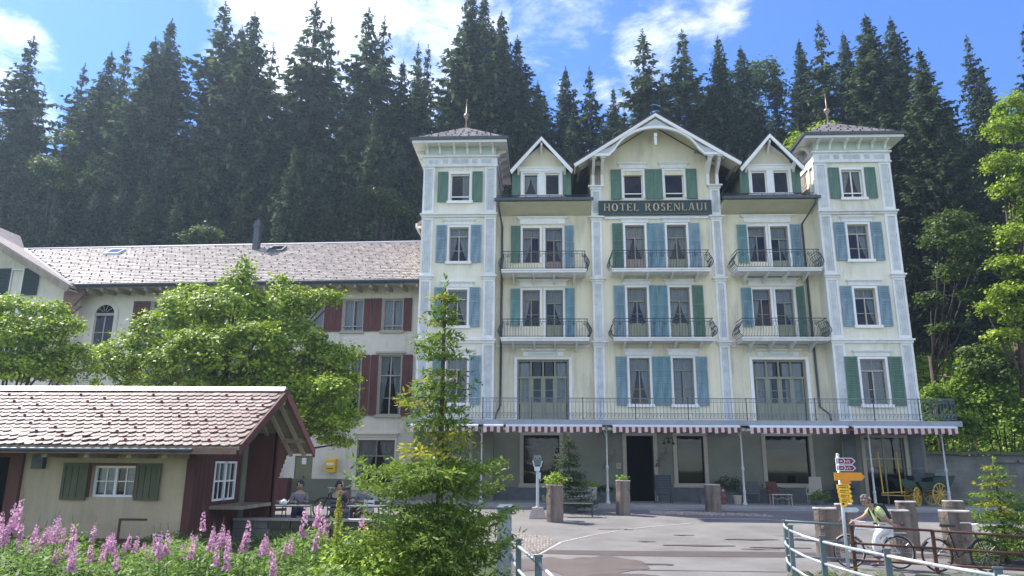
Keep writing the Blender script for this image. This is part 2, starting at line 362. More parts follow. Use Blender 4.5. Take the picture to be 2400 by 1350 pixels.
patch('damp_patch', blob(-.9, 1.5, 15.5, .8, 9, 50), 'asphalt_d', .024)
patch('seam', blob(1.5, 5.2, 16.9, .05, 11, 40), 'asphalt_d', .0235)
for i, (a, b, y, h) in enumerate(((.9, 2.4, 16.2, .45), (2.2, 2.9, 17.6, .16), (3.1, 5.0, 20.4, .20), (5.3, 6.9, 20.2, .16), (5.0, 6.5, 21.6, .20), (3.7, 4.3, 22.3, .12), (1.6, 2.7, 23.4, .09), (2.5, 3.0, 21.0, .12), (5.0, 6.0, 19.9, .09), (6.6, 8.6, 22.4, .08))):
    patch('damp_patch', blob(a, b, y, h, 20+i), 'asphalt_d', .024+.001*i)
# cobbled strips: stones set one by one, joined
def cobbles(name, poly, n, r, label, parent=None):
    from random import Random
    R_ = Random(4); mb = MB(); xs_ = [p[0] for p in poly]; ys_ = [p[1] for p in poly]
    def inside(x, y):
        c = False
        for (x1, y1), (x2, y2) in zip(poly, poly[1:]+poly[:1]):
            if (y1 > y) != (y2 > y) and x < (x2-x1)*(y-y1)/(y2-y1)+x1: c = not c
        return c
    y = min(ys_)
    while y < max(ys_):
        x = min(xs_)
        while x < max(xs_):
            X = x+R_.uniform(-.25, .25)*r; Y = y+R_.uniform(-.25, .25)*r
            if inside(X, Y):
                z = ramp(Y, [(15, -.3), (28, .33)]); q = r*R_.uniform(.38, .5); h = R_.uniform(.018, .03)
                a0 = R_.uniform(0, 6)
                p = [(X+q*cos(a0+k*pi/3)*1.1, Y+q*sin(a0+k*pi/3), z) for k in range(6)]
                tpt = [(X+.7*(a-X), Y+.7*(b-Y), z+h) for a, b, _ in p]
                mb.add(p+tpt, [(6,7,8,9,10,11)]+[(k, (k+1) % 6, (k+1) % 6+6, k+6) for k in range(6)])
            x += r
        y += r
    o = mb.build(name, 'cobble'); tag(o, label, kind='stuff', cat='cobbles'); return o
patch('gravel_bed', [(-.94, 18.4), (-.2, 18.9), (.33, 20.9), (.05, 21.9), (-.94, 22.4)], 'asphalt', .016)
cobbles('cobbles', [(-.85, 18.4), (-.2, 18.9), (.3, 20.9), (.0, 21.9), (-.85, 22.4)], 1, .085, 'patch of round pale cobbles beside the telescope base')
cobbles('cobbles', [(3.9, 27.8), (8.2, 27.2), (8.0, 28.0), (4.0, 29.6)], 1, .15, 'strip of pale cobbles along the step before the hotel door')
# kerb lines as single kerb stones
def kerbs(pts, w=.07, h=.02, seg=.6, name='kerb'):
    root = tag(link(name, None), 'thin pale kerb line edging the forecourt', kind='structure')
    for (x0, y0), (x1, y1) in zip(pts, pts[1:]):
        d = sqrt((x1-x0)**2+(y1-y0)**2); n = max(1, int(d/seg)); a = atan2(y1-y0, x1-x0)
        for i in range(n):
            t0 = (i+.02)/n; t1 = (i+.98)/n
            pa = (x0+(x1-x0)*t0, y0+(y1-y0)*t0); pb = (x0+(x1-x0)*t1, y0+(y1-y0)*t1); e = (-sin(a)*w/2, cos(a)*w/2)
            q = []
            for zz in (-.05, h):
                for (p, sg) in ((pa, -1), (pb, -1), (pb, 1), (pa, 1)):
                    q.append((p[0]+e[0]*sg, p[1]+e[1]*sg, ramp(p[1], [(15, -.3), (28, .33)])+zz))
            MB().hexa(q).build('kerb_stone', 'kerb', root)
kerbs([(-.75, 18.3), (-.15, 18.75), (.45, 20.8), (1.4, 22.2), (2.6, 23.6), (4.0, 24.6), (4.8, 25.1)])
kerbs([(4.9, 26.4), (7.2, 26.5), (8.4, 26.0), (12, 25.4), (20, 25.2)])
# terrace plinth in front of the hotel (real step)
MB().box(-6.6, 18.4, 30.6, 34, .30, .50).build('terrace', 'concrete', kind='structure', label='low concrete terrace step under the hotel veranda')
MB().box(-6.6, 18.4, 30.0, 30.6, .26, .40).build('terrace_step', 'concrete', kind='structure')
# ------------------------------------------------------------------ building kit
_unit = {}
def unit_quad(m):                                        # 1 x 1 pane in x,z
    if ('q', m) not in _unit: _unit[('q', m)] = MB().add([(0,0,0),(1,0,0),(1,0,1),(0,0,1)], [(0,1,2,3)]).mesh('pane', m)
    return _unit[('q', m)]
def unit_box(m):
    if ('b', m) not in _unit: _unit[('b', m)] = MB().box(0,1,0,1,0,1).mesh('box', m)
    return _unit[('b', m)]
def ubox(name, m, parent, x0, x1, y0, y1, z0, z1):
    o = link(name, unit_box(m), parent, (x0, y0, z0)); o.scale = (x1-x0, y1-y0, z1-z0); return o
def wall_holes(mb, x0, x1, z0, z1, holes, Y, rev=.28, thick=.35):
    xs_ = sorted({x0, x1, *[h[0] for h in holes], *[h[1] for h in holes]}); zs_ = sorted({z0, z1, *[h[2] for h in holes], *[h[3] for h in holes]})
    xs_ = [x for x in xs_ if x0 <= x <= x1]; zs_ = [z for z in zs_ if z0 <= z <= z1]
    for a, b in zip(xs_, xs_[1:]):
        for c, d in zip(zs_, zs_[1:]):
            mx, mz = (a+b)/2, (c+d)/2
            if any(h[0] < mx < h[1] and h[2] < mz < h[3] for h in holes): continue
            mb.quad((a,Y,c), (b,Y,c), (b,Y,d), (a,Y,d))
    for a, b, c, d in holes:
        mb.quad((a,Y,c),(a,Y,d),(a,Y+rev,d),(a,Y+rev,c)); mb.quad((b,Y,d),(b,Y,c),(b,Y+rev,c),(b,Y+rev,d))
        mb.quad((a,Y,d),(b,Y,d),(b,Y+rev,d),(a,Y+rev,d)); mb.quad((b,Y,c),(a,Y,c),(a,Y+rev,c),(b,Y+rev,c))
_cm = {}
def curtain_mesh(w, h, side, full):
    key = (round(w, 2), round(h, 2), side, full)
    if key in _cm: return _cm[key]
    nu, nv = 14, 10; mb = MB()
    for j in range(nv+1):
        t = j/nv; ww = w*(1 if full else max(.16, 1-.86*t**1.35)) if t < .86 or full else w*(.2+.5*(t-.86))
        for i in range(nu+1):
            u = i/nu; x = u*ww if side < 0 else -u*ww
            mb.v.append((x, .018*sin(u*6*pi+t)+.01*sin(u*31), h*(1-t)+(.03*sin(u*9) if j == nv else 0)))
    mb.f = [(j*(nu+1)+i, (j+1)*(nu+1)+i, (j+1)*(nu+1)+i+1, j*(nu+1)+i+1) for j in range(nv) for i in range(nu)]; mb.m = [0]*len(mb.f)
    _cm[key] = mb.mesh('curtain', 'lace', True); return _cm[key]
_wm = {}
def window(parent, x, z, w, h, Y, kind='two', sash='sash', casing='white', cw=.10, sill=True, hood=None, curtains='both', bar=False, level=1, solid=0, open_=False, full=False):
    """opening w x h, x = centre, z = bottom; Y = wall plane. level 1: window is a part; level 0: parent None"""
    key = (round(w, 2), round(h, 2), kind, sash, casing, round(cw, 2), round(solid, 2), bar)
    fw = .055; y = .13; zt = h*.74; panes = []
    mullion = .055
    if kind == 'two':                                    # transom light over two casements
        lo = solid
        colx = ((-w/2+fw, -mullion/2), (mullion/2, w/2-fw))
        mid = lo+(zt-lo)*.45
        for a, b in colx: panes += [(a, b, lo+fw, mid-.012), (a, b, mid+.012, zt-.03)]
        panes += [(-w/2+fw, 0-.01, zt+.03, h-fw), (.01, w/2-fw, zt+.03, h-fw)]
    elif kind == 'plain': panes = [(-w/2+fw, -mullion/2, fw+solid, h-fw), (mullion/2, w/2-fw, fw+solid, h-fw)]
    elif kind == 'one': panes = [(-w/2+fw, w/2-fw, fw+solid, h-fw)]
    elif kind == 'grid':
        for i in range(4):
            a = -w/2+fw+(w-2*fw)*i/4; b = -w/2+fw+(w-2*fw)*(i+1)/4
            panes += [(a+.012, b-.012, fw, h/2-.012), (a+.012, b-.012, h/2+.012, h-fw)]
    elif kind == 'tall':                                 # annex: wide transom, lower lights
        zt = h*.66
        for a, b in ((-w/2+fw, -mullion/2), (mullion/2, w/2-fw)):
            panes += [(a, b, fw, zt*.42), (a, b, zt*.42+.03, zt-.03), (a, b, zt+.03, h-fw)]
    if key not in _wm:
        mb = MB(); mb.mi = 0
        if cw > 0:
            p = .035
            mb.box(-w/2-cw, -w/2, -p, .0, -.0, h); mb.box(w/2, w/2+cw, -p, .0, 0, h); mb.box(-w/2-cw, w/2+cw, -p-.004, .0, h, h+cw)
        mb.mi = 1
        mb.box(-w/2, -w/2+fw, y, y+.06, 0, h); mb.box(w/2-fw, w/2, y, y+.06, 0, h); mb.box(-w/2+fw, w/2-fw, y, y+.06, h-fw, h); mb.box(-w/2+fw, w/2-fw, y, y+.06, 0, fw)
        if kind == 'two':
            mb.box(-w/2+fw, w/2-fw, y-.02, y+.05, zt-.03, zt+.03); mb.box(-mullion/2, mullion/2, y-.02, y+.05, fw, zt-.03); mb.box(-.01, .01, y+.01, y+.05, zt+.03, h-fw)
            mid = solid+(zt-solid)*.45
            for a, b in ((-w/2+fw, -mullion/2), (mullion/2, w/2-fw)): mb.box(a, b, y+.01, y+.045, mid-.012, mid+.012)
            if solid:
                mb.box(-w/2+fw, w/2-fw, y+.01, y+.05, fw, solid+fw)
                for a, b in ((-w/2+fw, -mullion/2), (mullion/2, w/2-fw)): mb.box(a+.06, b-.06, y-.012, y+.01, fw+.1, solid-.06)
        elif kind in ('plain',):
            mb.box(-mullion/2, mullion/2, y-.02, y+.05, fw, h-fw)
        elif kind == 'grid':
            mb.box(-.03, .03, y-.02, y+.05, fw, h-fw); mb.box(-w/2+fw, w/2-fw, y, y+.04, h/2-.012, h/2+.012)
            for q in (-1, 1): mb.box(q*(w/2-fw)/2-.012, q*(w/2-fw)/2+.012, y+.002, y+.042, fw, h-fw)
        elif kind == 'tall':
            mb.box(-w/2+fw, w/2-fw, y-.02, y+.05, zt-.03, zt+.03); mb.box(-mullion/2, mullion/2, y-.01, y+.05, fw, h-fw); mb.box(-w/2+fw, w/2-fw, y, y+.04, zt*.42, zt*.42+.03)
        if bar: mb.box(-w/2+.01, w/2-.01, y-.07, y-.03, .22, .27)
        _wm[key] = mb.mesh('window', [casing, sash])
    o = link('window', _wm[key], parent, (x, Y, z))
    for a, b, c, d in panes:
        p = link('pane', unit_quad('glass'), o, (a, y+.03, c)); p.scale = (b-a, 1, d-c)
    it = link('interior', unit_box('dark'), o, (-w/2-.05, .62, -.05)); it.scale = (w+.1, .05, h+.1)  # black sheet in place of the unlit room's darkness
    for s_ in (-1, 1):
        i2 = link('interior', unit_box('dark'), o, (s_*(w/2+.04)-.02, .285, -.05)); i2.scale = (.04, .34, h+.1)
    hh = (zt-solid)-fw-.02 if kind in ('two',) else h-2*fw
    zb = solid+fw if kind == 'two' else fw
    if kind == 'two' and curtains:
        link('curtain', curtain_mesh(w/2, (h-zt)*.95, -1, True), o, (-w/2+.02, .27, zt+.02)); link('curtain', curtain_mesh(w/2, (h-zt)*.95, 1, True), o, (w/2-.02, .27, zt+.02))
    if curtains in ('both', 'L'): link('curtain', curtain_mesh(w*.46, hh, -1, full), o, (-w/2+.03, .25, zb)).scale.x = random.uniform(.7, 1.12)
    if curtains in ('both', 'R'): link('curtain', curtain_mesh(w*.46, hh, 1, full), o, (w/2-.03, .25, zb)).scale.x = random.uniform(.7, 1.12)
    if sill: ubox('sill', casing if cw else 'white', o, -w/2-cw-.06, w/2+cw+.06, -.11, .0, -.13, -.02 if not cw else 0)
    if hood:
        dz, hw = hood; m = MB()
        m.box(-hw/2+.09, hw/2-.09, -.05, 0, h+cw+.02, h+cw+dz); m.box(-hw/2+.04, hw/2-.04, -.09, 0, h+cw+dz, h+cw+dz+.05); m.box(-hw/2, hw/2, -.14, 0, h+cw+dz+.05, h+cw+dz+.10)
        m.build('hood', casing if casing != 'white' else 'stone', o)
    return o
_sm = {}
def shutter(parent, x0, x1, z0, z1, Y, m, louvre=True, tilt=0):
    w, h = x1-x0, z1-z0; key = (round(w, 2), round(h, 2), m, louvre)
    if key not in _sm:
        f = .065; a = MB(); a.box(0, f, 0, .04, 0, h); a.box(w-f, w, 0, .04, 0, h)
        rails = [0, h*.62, h-f] if h > 1.3 else [0, h-f]
        for r in rails: a.box(f, w-f, 0, .04, r, r+f)
        a.box(f, w-f, .026, .034, 0, h)
        b = MB()
        if louvre:
            for r0, r1 in zip([r+f for r in rails[:-1]], rails[1:]):
                n = max(2, int((r1-r0)/.075))
                for i in range(n):
                    zz = r0+(i+.1)*(r1-r0)/n
                    b.hexa([(f,.002,zz),(w-f,.002,zz),(w-f,.026,zz+.035),(f,.026,zz+.035),(f,.002,zz+.012),(w-f,.002,zz+.012),(w-f,.026,zz+.047),(f,.026,zz+.047)])
        else:
            for i in range(3): b.box(f+(w-2*f)*(i+.06)/3, f+(w-2*f)*(i+.94)/3, .008, .026, f, h-f)
        _sm[key] = (a.mesh('shutter', m), b.mesh('slat', m))
    A, B = _sm[key]
    o = link('shutter', A, parent, (x0, Y-.085, z0), (0, 0, tilt)); tag(link('slats', B, o), kind='stuff')
    return o

# ------------------------------------------------------------------ hotel
hotel = thing('hotel_building', 'tall cream four-storey hotel with twin square towers, blue and green shutters and iron balconies', 'hotel', (5.43, 34, .3))
hotel.location = (0, 0, 0)
H = hotel
LT0, LT1, RT0, RT1 = -5.93, -2.33, 13.02, 16.60
CB0, CB1 = 2.30, 8.58
TY, MY, CY = 33.2, 34.0, 33.78
# --- walls
hl = {}
def hole(x, z, w, h): return (x-w/2, x+w/2, z, z+h)
ltx, rtx = -4.10, 14.74
T4 = [(ltx, 14.50, .96, 1.42), (rtx, 14.50, .96, 1.42)]
T3 = [(ltx, 11.44, .94, 1.72), (rtx, 11.44, .96, 1.72)]
T2 = [(ltx, 8.32, .94, 1.74), (rtx, 8.32, .96, 1.74)]
T1 = [(ltx+.05, 4.74, .98, 2.08), (rtx, 4.74, 1.12, 2.04)]
for k, (x0, x1) in enumerate(((LT0, LT1), (RT0, RT1))):
    mb = MB(); hs = [hole(*r[k]) for r in (T1, T2, T3, T4)]
    if k == 1: gh = [(14.0, 15.7, .5, 3.3)]
    else: gh = [(-4.9, -3.4, 1.2, 3.3)]
    mb.mi = 0; wall_holes(mb, x0, x1, 3.6, 16.35, hs, TY)
    mb.mi = 1; wall_holes(mb, x0, x1, .32, 3.6, gh, TY)
    back = 39.4 if k else 43
    mb.mi = 0
    for x, s_ in ((x0, -1), (x1, 1)):
        inner = (k == 0 and s_ == 1) or (k == 1 and s_ == -1)
        if inner:
            mb.mi = 0; mb.quad((x,TY,3.6),(x,MY,3.6),(x,MY,14.6),(x,TY,14.6)); mb.quad((x,TY,14.6),(x,37.6,14.6),(x,37.6,17.2),(x,TY,17.2)); mb.mi = 1; mb.quad((x,TY,.32),(x,MY,.32),(x,MY,3.6),(x,TY,3.6)); mb.mi = 0
        else:
            mb.quad((x,TY,3.6),(x,back,3.6),(x,back,14.2),(x,TY,14.2)); mb.quad((x,TY,14.2),(x,37.6,14.2),(x,37.6,17.2),(x,TY,17.2)); mb.mi = 1; mb.quad((x,TY,.32),(x,back,.32),(x,back,3.6),(x,TY,3.6)); mb.mi = 0
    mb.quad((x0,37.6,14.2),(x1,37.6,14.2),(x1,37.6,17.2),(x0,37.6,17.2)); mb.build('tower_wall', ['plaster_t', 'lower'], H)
mb = MB()
sx = (-.635, .475)                                       # left side bay: window, door; right bay: mirrored values
SB = {'L': (-.635, .475), 'R': (10.285, 11.355)}
holesL = [hole(-.635, 11.58, .84, 1.78), hole(.475, 11.0, .84, 2.36), hole(-.635, 8.44, .84, 1.78), hole(.475, 7.78, .84, 2.44), (-1.29, 1.14, 3.92, 6.86)]
holesR = [hole(10.285, 11.58, .84, 1.78), hole(11.355, 11.0, .84, 2.36), hole(10.285, 8.44, .84, 1.78), hole(11.355, 7.78, .84, 2.44), (9.63, 12.06, 3.92, 6.86)]
wall_holes(mb, LT1, CB0, 3.6, 14.75, holesL, MY); mb.build('wall', 'plaster', H)
mb = MB(); wall_holes(mb, CB1, RT0, 3.6, 14.75, holesR, MY); mb.build('wall', 'plaster', H)
mb = MB()
ccx = (4.395, 6.40)
holesC = [hole(x, z, .94, h) for x in ccx for z, h in ((14.80, 1.42), (11.0, 2.40), (7.78, 2.50), (4.76, 2.14))]
wall_holes(mb, CB0, CB1, 3.6, 16.0, holesC, CY)
mb.prism_y([(CB0, 16.0), (CB1, 16.0), (CB1, 16.56), (5.44, 18.62), (CB0, 16.56)], CY, CY+.3)
for x in (CB0, CB1): mb.quad((x, CY, 3.6), (x, MY+.02, 3.6), (x, MY+.02, 16.3), (x, CY, 16.3)); mb.quad((x, MY, 14.4), (x, 40, 14.4), (x, 40, 16.3), (x, MY, 16.3))
mb.build('central_wall', 'plaster', H)
mb = MB()
gh = [(-.98, .66, 1.22, 3.36), (3.70, 4.92, .42, 3.36), (5.98, 7.18, 1.28, 3.36), (9.95, 11.88, 1.31, 3.38)]
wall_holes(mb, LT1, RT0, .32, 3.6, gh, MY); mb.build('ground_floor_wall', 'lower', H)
mb = MB(); mb.quad((LT0,43,.3),(12,43,.3),(12,43,14.2),(LT0,43,14.2)); mb.quad((12,39.4,.3),(RT1,39.4,.3),(RT1,39.4,14.2),(12,39.4,14.2)); mb.quad((12,39.4,.3),(12,43,.3),(12,43,14.2),(12,39.4,14.2)); mb.build('rear_wall', 'plaster', H)
# plinth
mb = MB()
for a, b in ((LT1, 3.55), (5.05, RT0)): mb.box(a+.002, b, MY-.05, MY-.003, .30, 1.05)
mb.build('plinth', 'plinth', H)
# --- windows
for k in range(2):
    tx = (ltx, rtx)[k]
    window(H, *T4[k], TY, 'one' if k == 0 else 'plain', 'white', bar=True, curtains='both' if k else 'R', full=(k == 0))
    window(H, *T3[k], TY, 'two', hood=(.20, 1.62), curtains='both' if k == 0 else 'R')
    window(H, *T2[k], TY, 'two', hood=(.20, 1.62), curtains='both' if k == 0 else 'R', bar=(k == 0))
    window(H, *T1[k], TY, 'two', hood=(.20, 1.75), curtains='both', full=(k == 1))
for S_, hs in (('L', holesL), ('R', holesR)):
    xw, xd = SB[S_]
    window(H, xw, 11.58, .84, 1.78, MY, 'two', 'sashb', curtains='L', sill=False); window(H, xd, 11.0, .84, 2.36, MY, 'two', 'sashb' if S_ == 'L' else 'wood', curtains='R', sill=False, solid=.62)
    window(H, xw, 8.44, .84, 1.78, MY, 'two', 'sashb', curtains='L', sill=False); window(H, xd, 7.78, .84, 2.44, MY, 'two', 'wood', curtains='R' if S_ == 'L' else 'R', sill=False, solid=.70)
    c = (xw+xd)/2
    for z in (13.56, 10.38):
        m = MB(); m.box(c-1.12, c+1.12, MY-.05, MY-.004, z, z+.26); m.box(c-1.22, c+1.22, MY-.10, MY-.004, z+.26, z+.31); m.box(c-1.27, c+1.27, MY-.17, MY-.004, z+.31, z+.36)
        m.build('hood', 'white', H)
    # great glazed door of the bel etage
    a, b = hs[4][:2]; w = b-a; c = (a+b)/2; o = MB()
    y = MY+.14; zt = 6.02
    o.box(a, a+.09, y, y+.08, 3.93, 6.86); o.box(b-.09, b, y, y+.08, 3.93, 6.86); o.box(a+.09, b-.09, y, y+.08, 6.77, 6.86); o.box(a+.09, b-.09, y-.03, y+.08, zt-.05, zt+.06)
    xs4 = [a+.09+(w-.18)*q/4 for q in range(5)]
    for i, xm in enumerate(xs4[1:-1]): o.box(xm-.045, xm+.045, y-.015, y+.07, 3.93, zt-.05); o.box(xm-.04, xm+.04, y-.01, y+.07, zt+.06, 6.77)
    for i in range(4):
        x0_, x1_ = xs4[i]+.045, xs4[i+1]-.045
        o.box(x0_, x1_, y+.01, y+.05, 3.93, 4.86)
        o.box(x0_+.07, x1_-.07, y-.012, y+.01, 4.05, 4.72)
        for st in (x0_, x1_-.06): o.box(st, st+.06, y, y+.05, 4.86, zt-.05)
        o.box(x0_+.06, x1_-.06, y+.01, y+.045, 5.42, 5.45)
    dr = o.build('balcony_door', 'wood', H)
    for i in range(4):
        x0_, x1_ = xs4[i]+.10, xs4[i+1]-.10
        for z0_, z1_ in ((4.87, 5.41), (5.46, 5.95), (6.09, 6.76)):
            p = link('pane', unit_quad('glass'), dr, (x0_, y+.03, z0_)); p.scale = (x1_-x0_, 1, z1_-z0_)
    ubox('interior', 'dark', dr, a-.05, b+.05, MY+.7, MY+.75, 3.9, 6.9)
    for s_, xx in ((-1, a+.1), (1, b-.1)):
        link('curtain', curtain_mesh(.5 if S_ == 'L' else .8, 1.9, s_, True), dr, (xx, MY+.32, 4.8)); link('curtain', curtain_mesh(.5 if S_ == 'L' else .9, .62, s_, True), dr, (xx, MY+.32, 6.1))
    m = MB(); m.box(a-.14, a, MY-.04, MY-.003, 3.9, 6.86); m.box(b, b+.14, MY-.04, MY-.003, 3.9, 6.86); m.box(a-.14, b+.14, MY-.045, MY-.003, 6.86, 6.98); m.build('door_casing', 'white', H)
    m = MB(); m.box(c-.95, c+.95, MY-.03, MY-.004, 7.02, 7.22); m.box(c-1.05, c+1.05, MY-.1, MY-.004, 7.27, 7.36); m.build('hood', 'white', H)
    m = MB(); m.box(c-.7, c+.7, MY-.036, MY-.03, 7.05, 7.18); m.build('hood_panel', 'sage', H)
for i, x in enumerate(ccx):
    window(H, x, 14.80, .94, 1.42, CY, 'one', 'white', curtains=None, bar=True, hood=(.22, 1.5), sill=False)
    window(H, x, 11.0, .94, 2.40, CY, 'two', 'sashb' if i == 0 else 'wood', solid=.66, sill=False, hood=(.16, 1.5))
    window(H, x, 7.78, .94, 2.50, CY, 'two', 'wood', solid=.74, sill=False, hood=(.18, 1.5))
    window(H, x, 4.76, .94, 2.14, CY, 'two', 'wood', sill=True, hood=(.22, 1.5), full=(i == 1))
# --- shutters
def sh(x0, x1, z0, z1, Y, m, **k): return shutter(H, x0, x1, z0, z1, Y, m, **k)
for (x, z, w, h), col, lv in ((T4[0], ('green', 'green'), 0), (T3[0], ('blue', 'blue'), 1), (T2[0], ('teal', 'blue'), 1), (T1[0], ('gblue', 'blue'), 1), (T4[1], ('green', 'green'), 0), (T3[1], ('blue', 'blue'), 1), (T2[1], ('blue', 'blue'), 1), (T1[1], ('green', 'green'), 1)):
    sw = .50 if w < 1.1 else .58
    sh(x-w/2-.12-sw, x-w/2-.12, z-.05, z+h+.10, TY, col[0], louvre=bool(lv)); sh(x+w/2+.12, x+w/2+.12+sw, z-.05, z+h+.10, TY, col[1], louvre=bool(lv))
sh(-1.62, -1.16, 11.60, 13.46, MY, 'green', louvre=False); sh(1.0, 1.44, 11.03, 13.46, MY, 'blue'); sh(-1.62, -1.16, 8.46, 10.28, MY, 'teal'); sh(1.0, 1.44, 7.80, 10.3, MY, 'gblue')
sh(9.34, 9.80, 11.52, 13.44, MY, 'teal'); sh(11.88, 12.34, 11.03, 13.44, MY, 'blue'); sh(9.34, 9.80, 8.4, 10.28, MY, 'gblue'); sh(11.88, 12.32, 7.80, 10.3, MY, 'green', tilt=-1.0)
for z0, z1, cols in ((14.72, 16.28, ('green',)*4), (11.04, 13.48, ('green', 'gblue', 'blue', 'blue')), (7.82, 10.36, ('blue', 'gblue', 'gblue', 'green')), (4.72, 6.96, ('blue', 'gblue', 'gblue', 'blue'))):
    lv = z0 < 14
    for (a, b), cc_ in zip(((3.30, 3.80), (4.985, 5.39), (5.405, 5.81), (6.99, 7.50)), cols): sh(a, b, z0, z1, CY, cc_, louvre=lv)
# --- pilasters, string courses
def pilaster(x0, x1, z0, z1, Y):
    m = MB(); b = .10; d = .05
    m.box(x0, x0+b, Y-d, Y-.002, z0, z1); m.box(x1-b, x1, Y-d, Y-.002, z0, z1); m.box(x0+b, x1-b, Y-d, Y-.002, z0, z0+.14); m.box(x0+b, x1-b, Y-d, Y-.002, z1-.12, z1)
    o = m.build('pilaster', 'stone', H); q = MB(); q.box(x0+b, x1-b, Y-.018, Y-.002, z0+.14, z1-.12); q.build('panel', 'panel', o)
    i_ = .035; r = MB()
    for a0, a1, c0, c1 in ((x0+b+i_, x0+b+i_+.02, z0+.18, z1-.16), (x1-b-i_-.02, x1-b-i_, z0+.18, z1-.16)): r.box(a0, a1, Y-.03, Y-.018, c0, c1)
    r.build('moulding', 'stone', o); return o
floors = [(3.92, 7.50), (7.72, 10.56), (10.76, 13.66), (13.88, 16.28)]
for x0, x1 in ((LT0, LT1), (RT0, RT1)):
    for z0, z1 in floors:
        pilaster(x0, x0+.56, z0, z1, TY); pilaster(x1-.56, x1, z0, z1, TY)
    for z, full in ((7.50, 1), (10.56, 0), (13.66, 1)):
        for a, b in (((x0-.08, x1+.08),) if full else ((x0-.08, x0+.66), (x1-.66, x1+.08))):
            m = MB(); m.box(a+.05, b-.05, TY-.09, TY-.001, z, z+.11); m.box(a, b, TY-.17, TY-.001, z+.11, z+.19); m.build('string_course', 'stone', H)
for x0, x1 in ((CB0, CB0+.50), (CB1-.48, CB1)):
    for z0, z1 in floors[:3]: pilaster(x0, x1, z0, z1, CY)
    pilaster(x0, x1, 13.88, 15.25, CY)
    for z in (7.50, 10.56, 13.66, 15.25):
        m = MB(); m.box(x0-.05, x1+.05, CY-.09, CY-.001, z, z+.11); m.box(x0-.13, x1+.13, CY-.17, CY-.001, z+.11, z+.19); m.build('capital', 'stone', H)
m = MB(); m.box(CB0+.64, CB1-.62, CY-.08, CY-.002, 13.70, 13.82); m.build('string_course', 'stone', H)
for a, b in ((LT1+.002, CB0-.15), (CB1+.15, RT0-.002)):
    m = MB(); m.box(a, b, MY-.06, MY-.002, 7.44, 7.52); m.build('string_course', 'stone', H)
    m = MB(); m.box(a, b, MY-.07, MY-.002, 3.87, 3.92); m.build('base_course', 'stone', H)
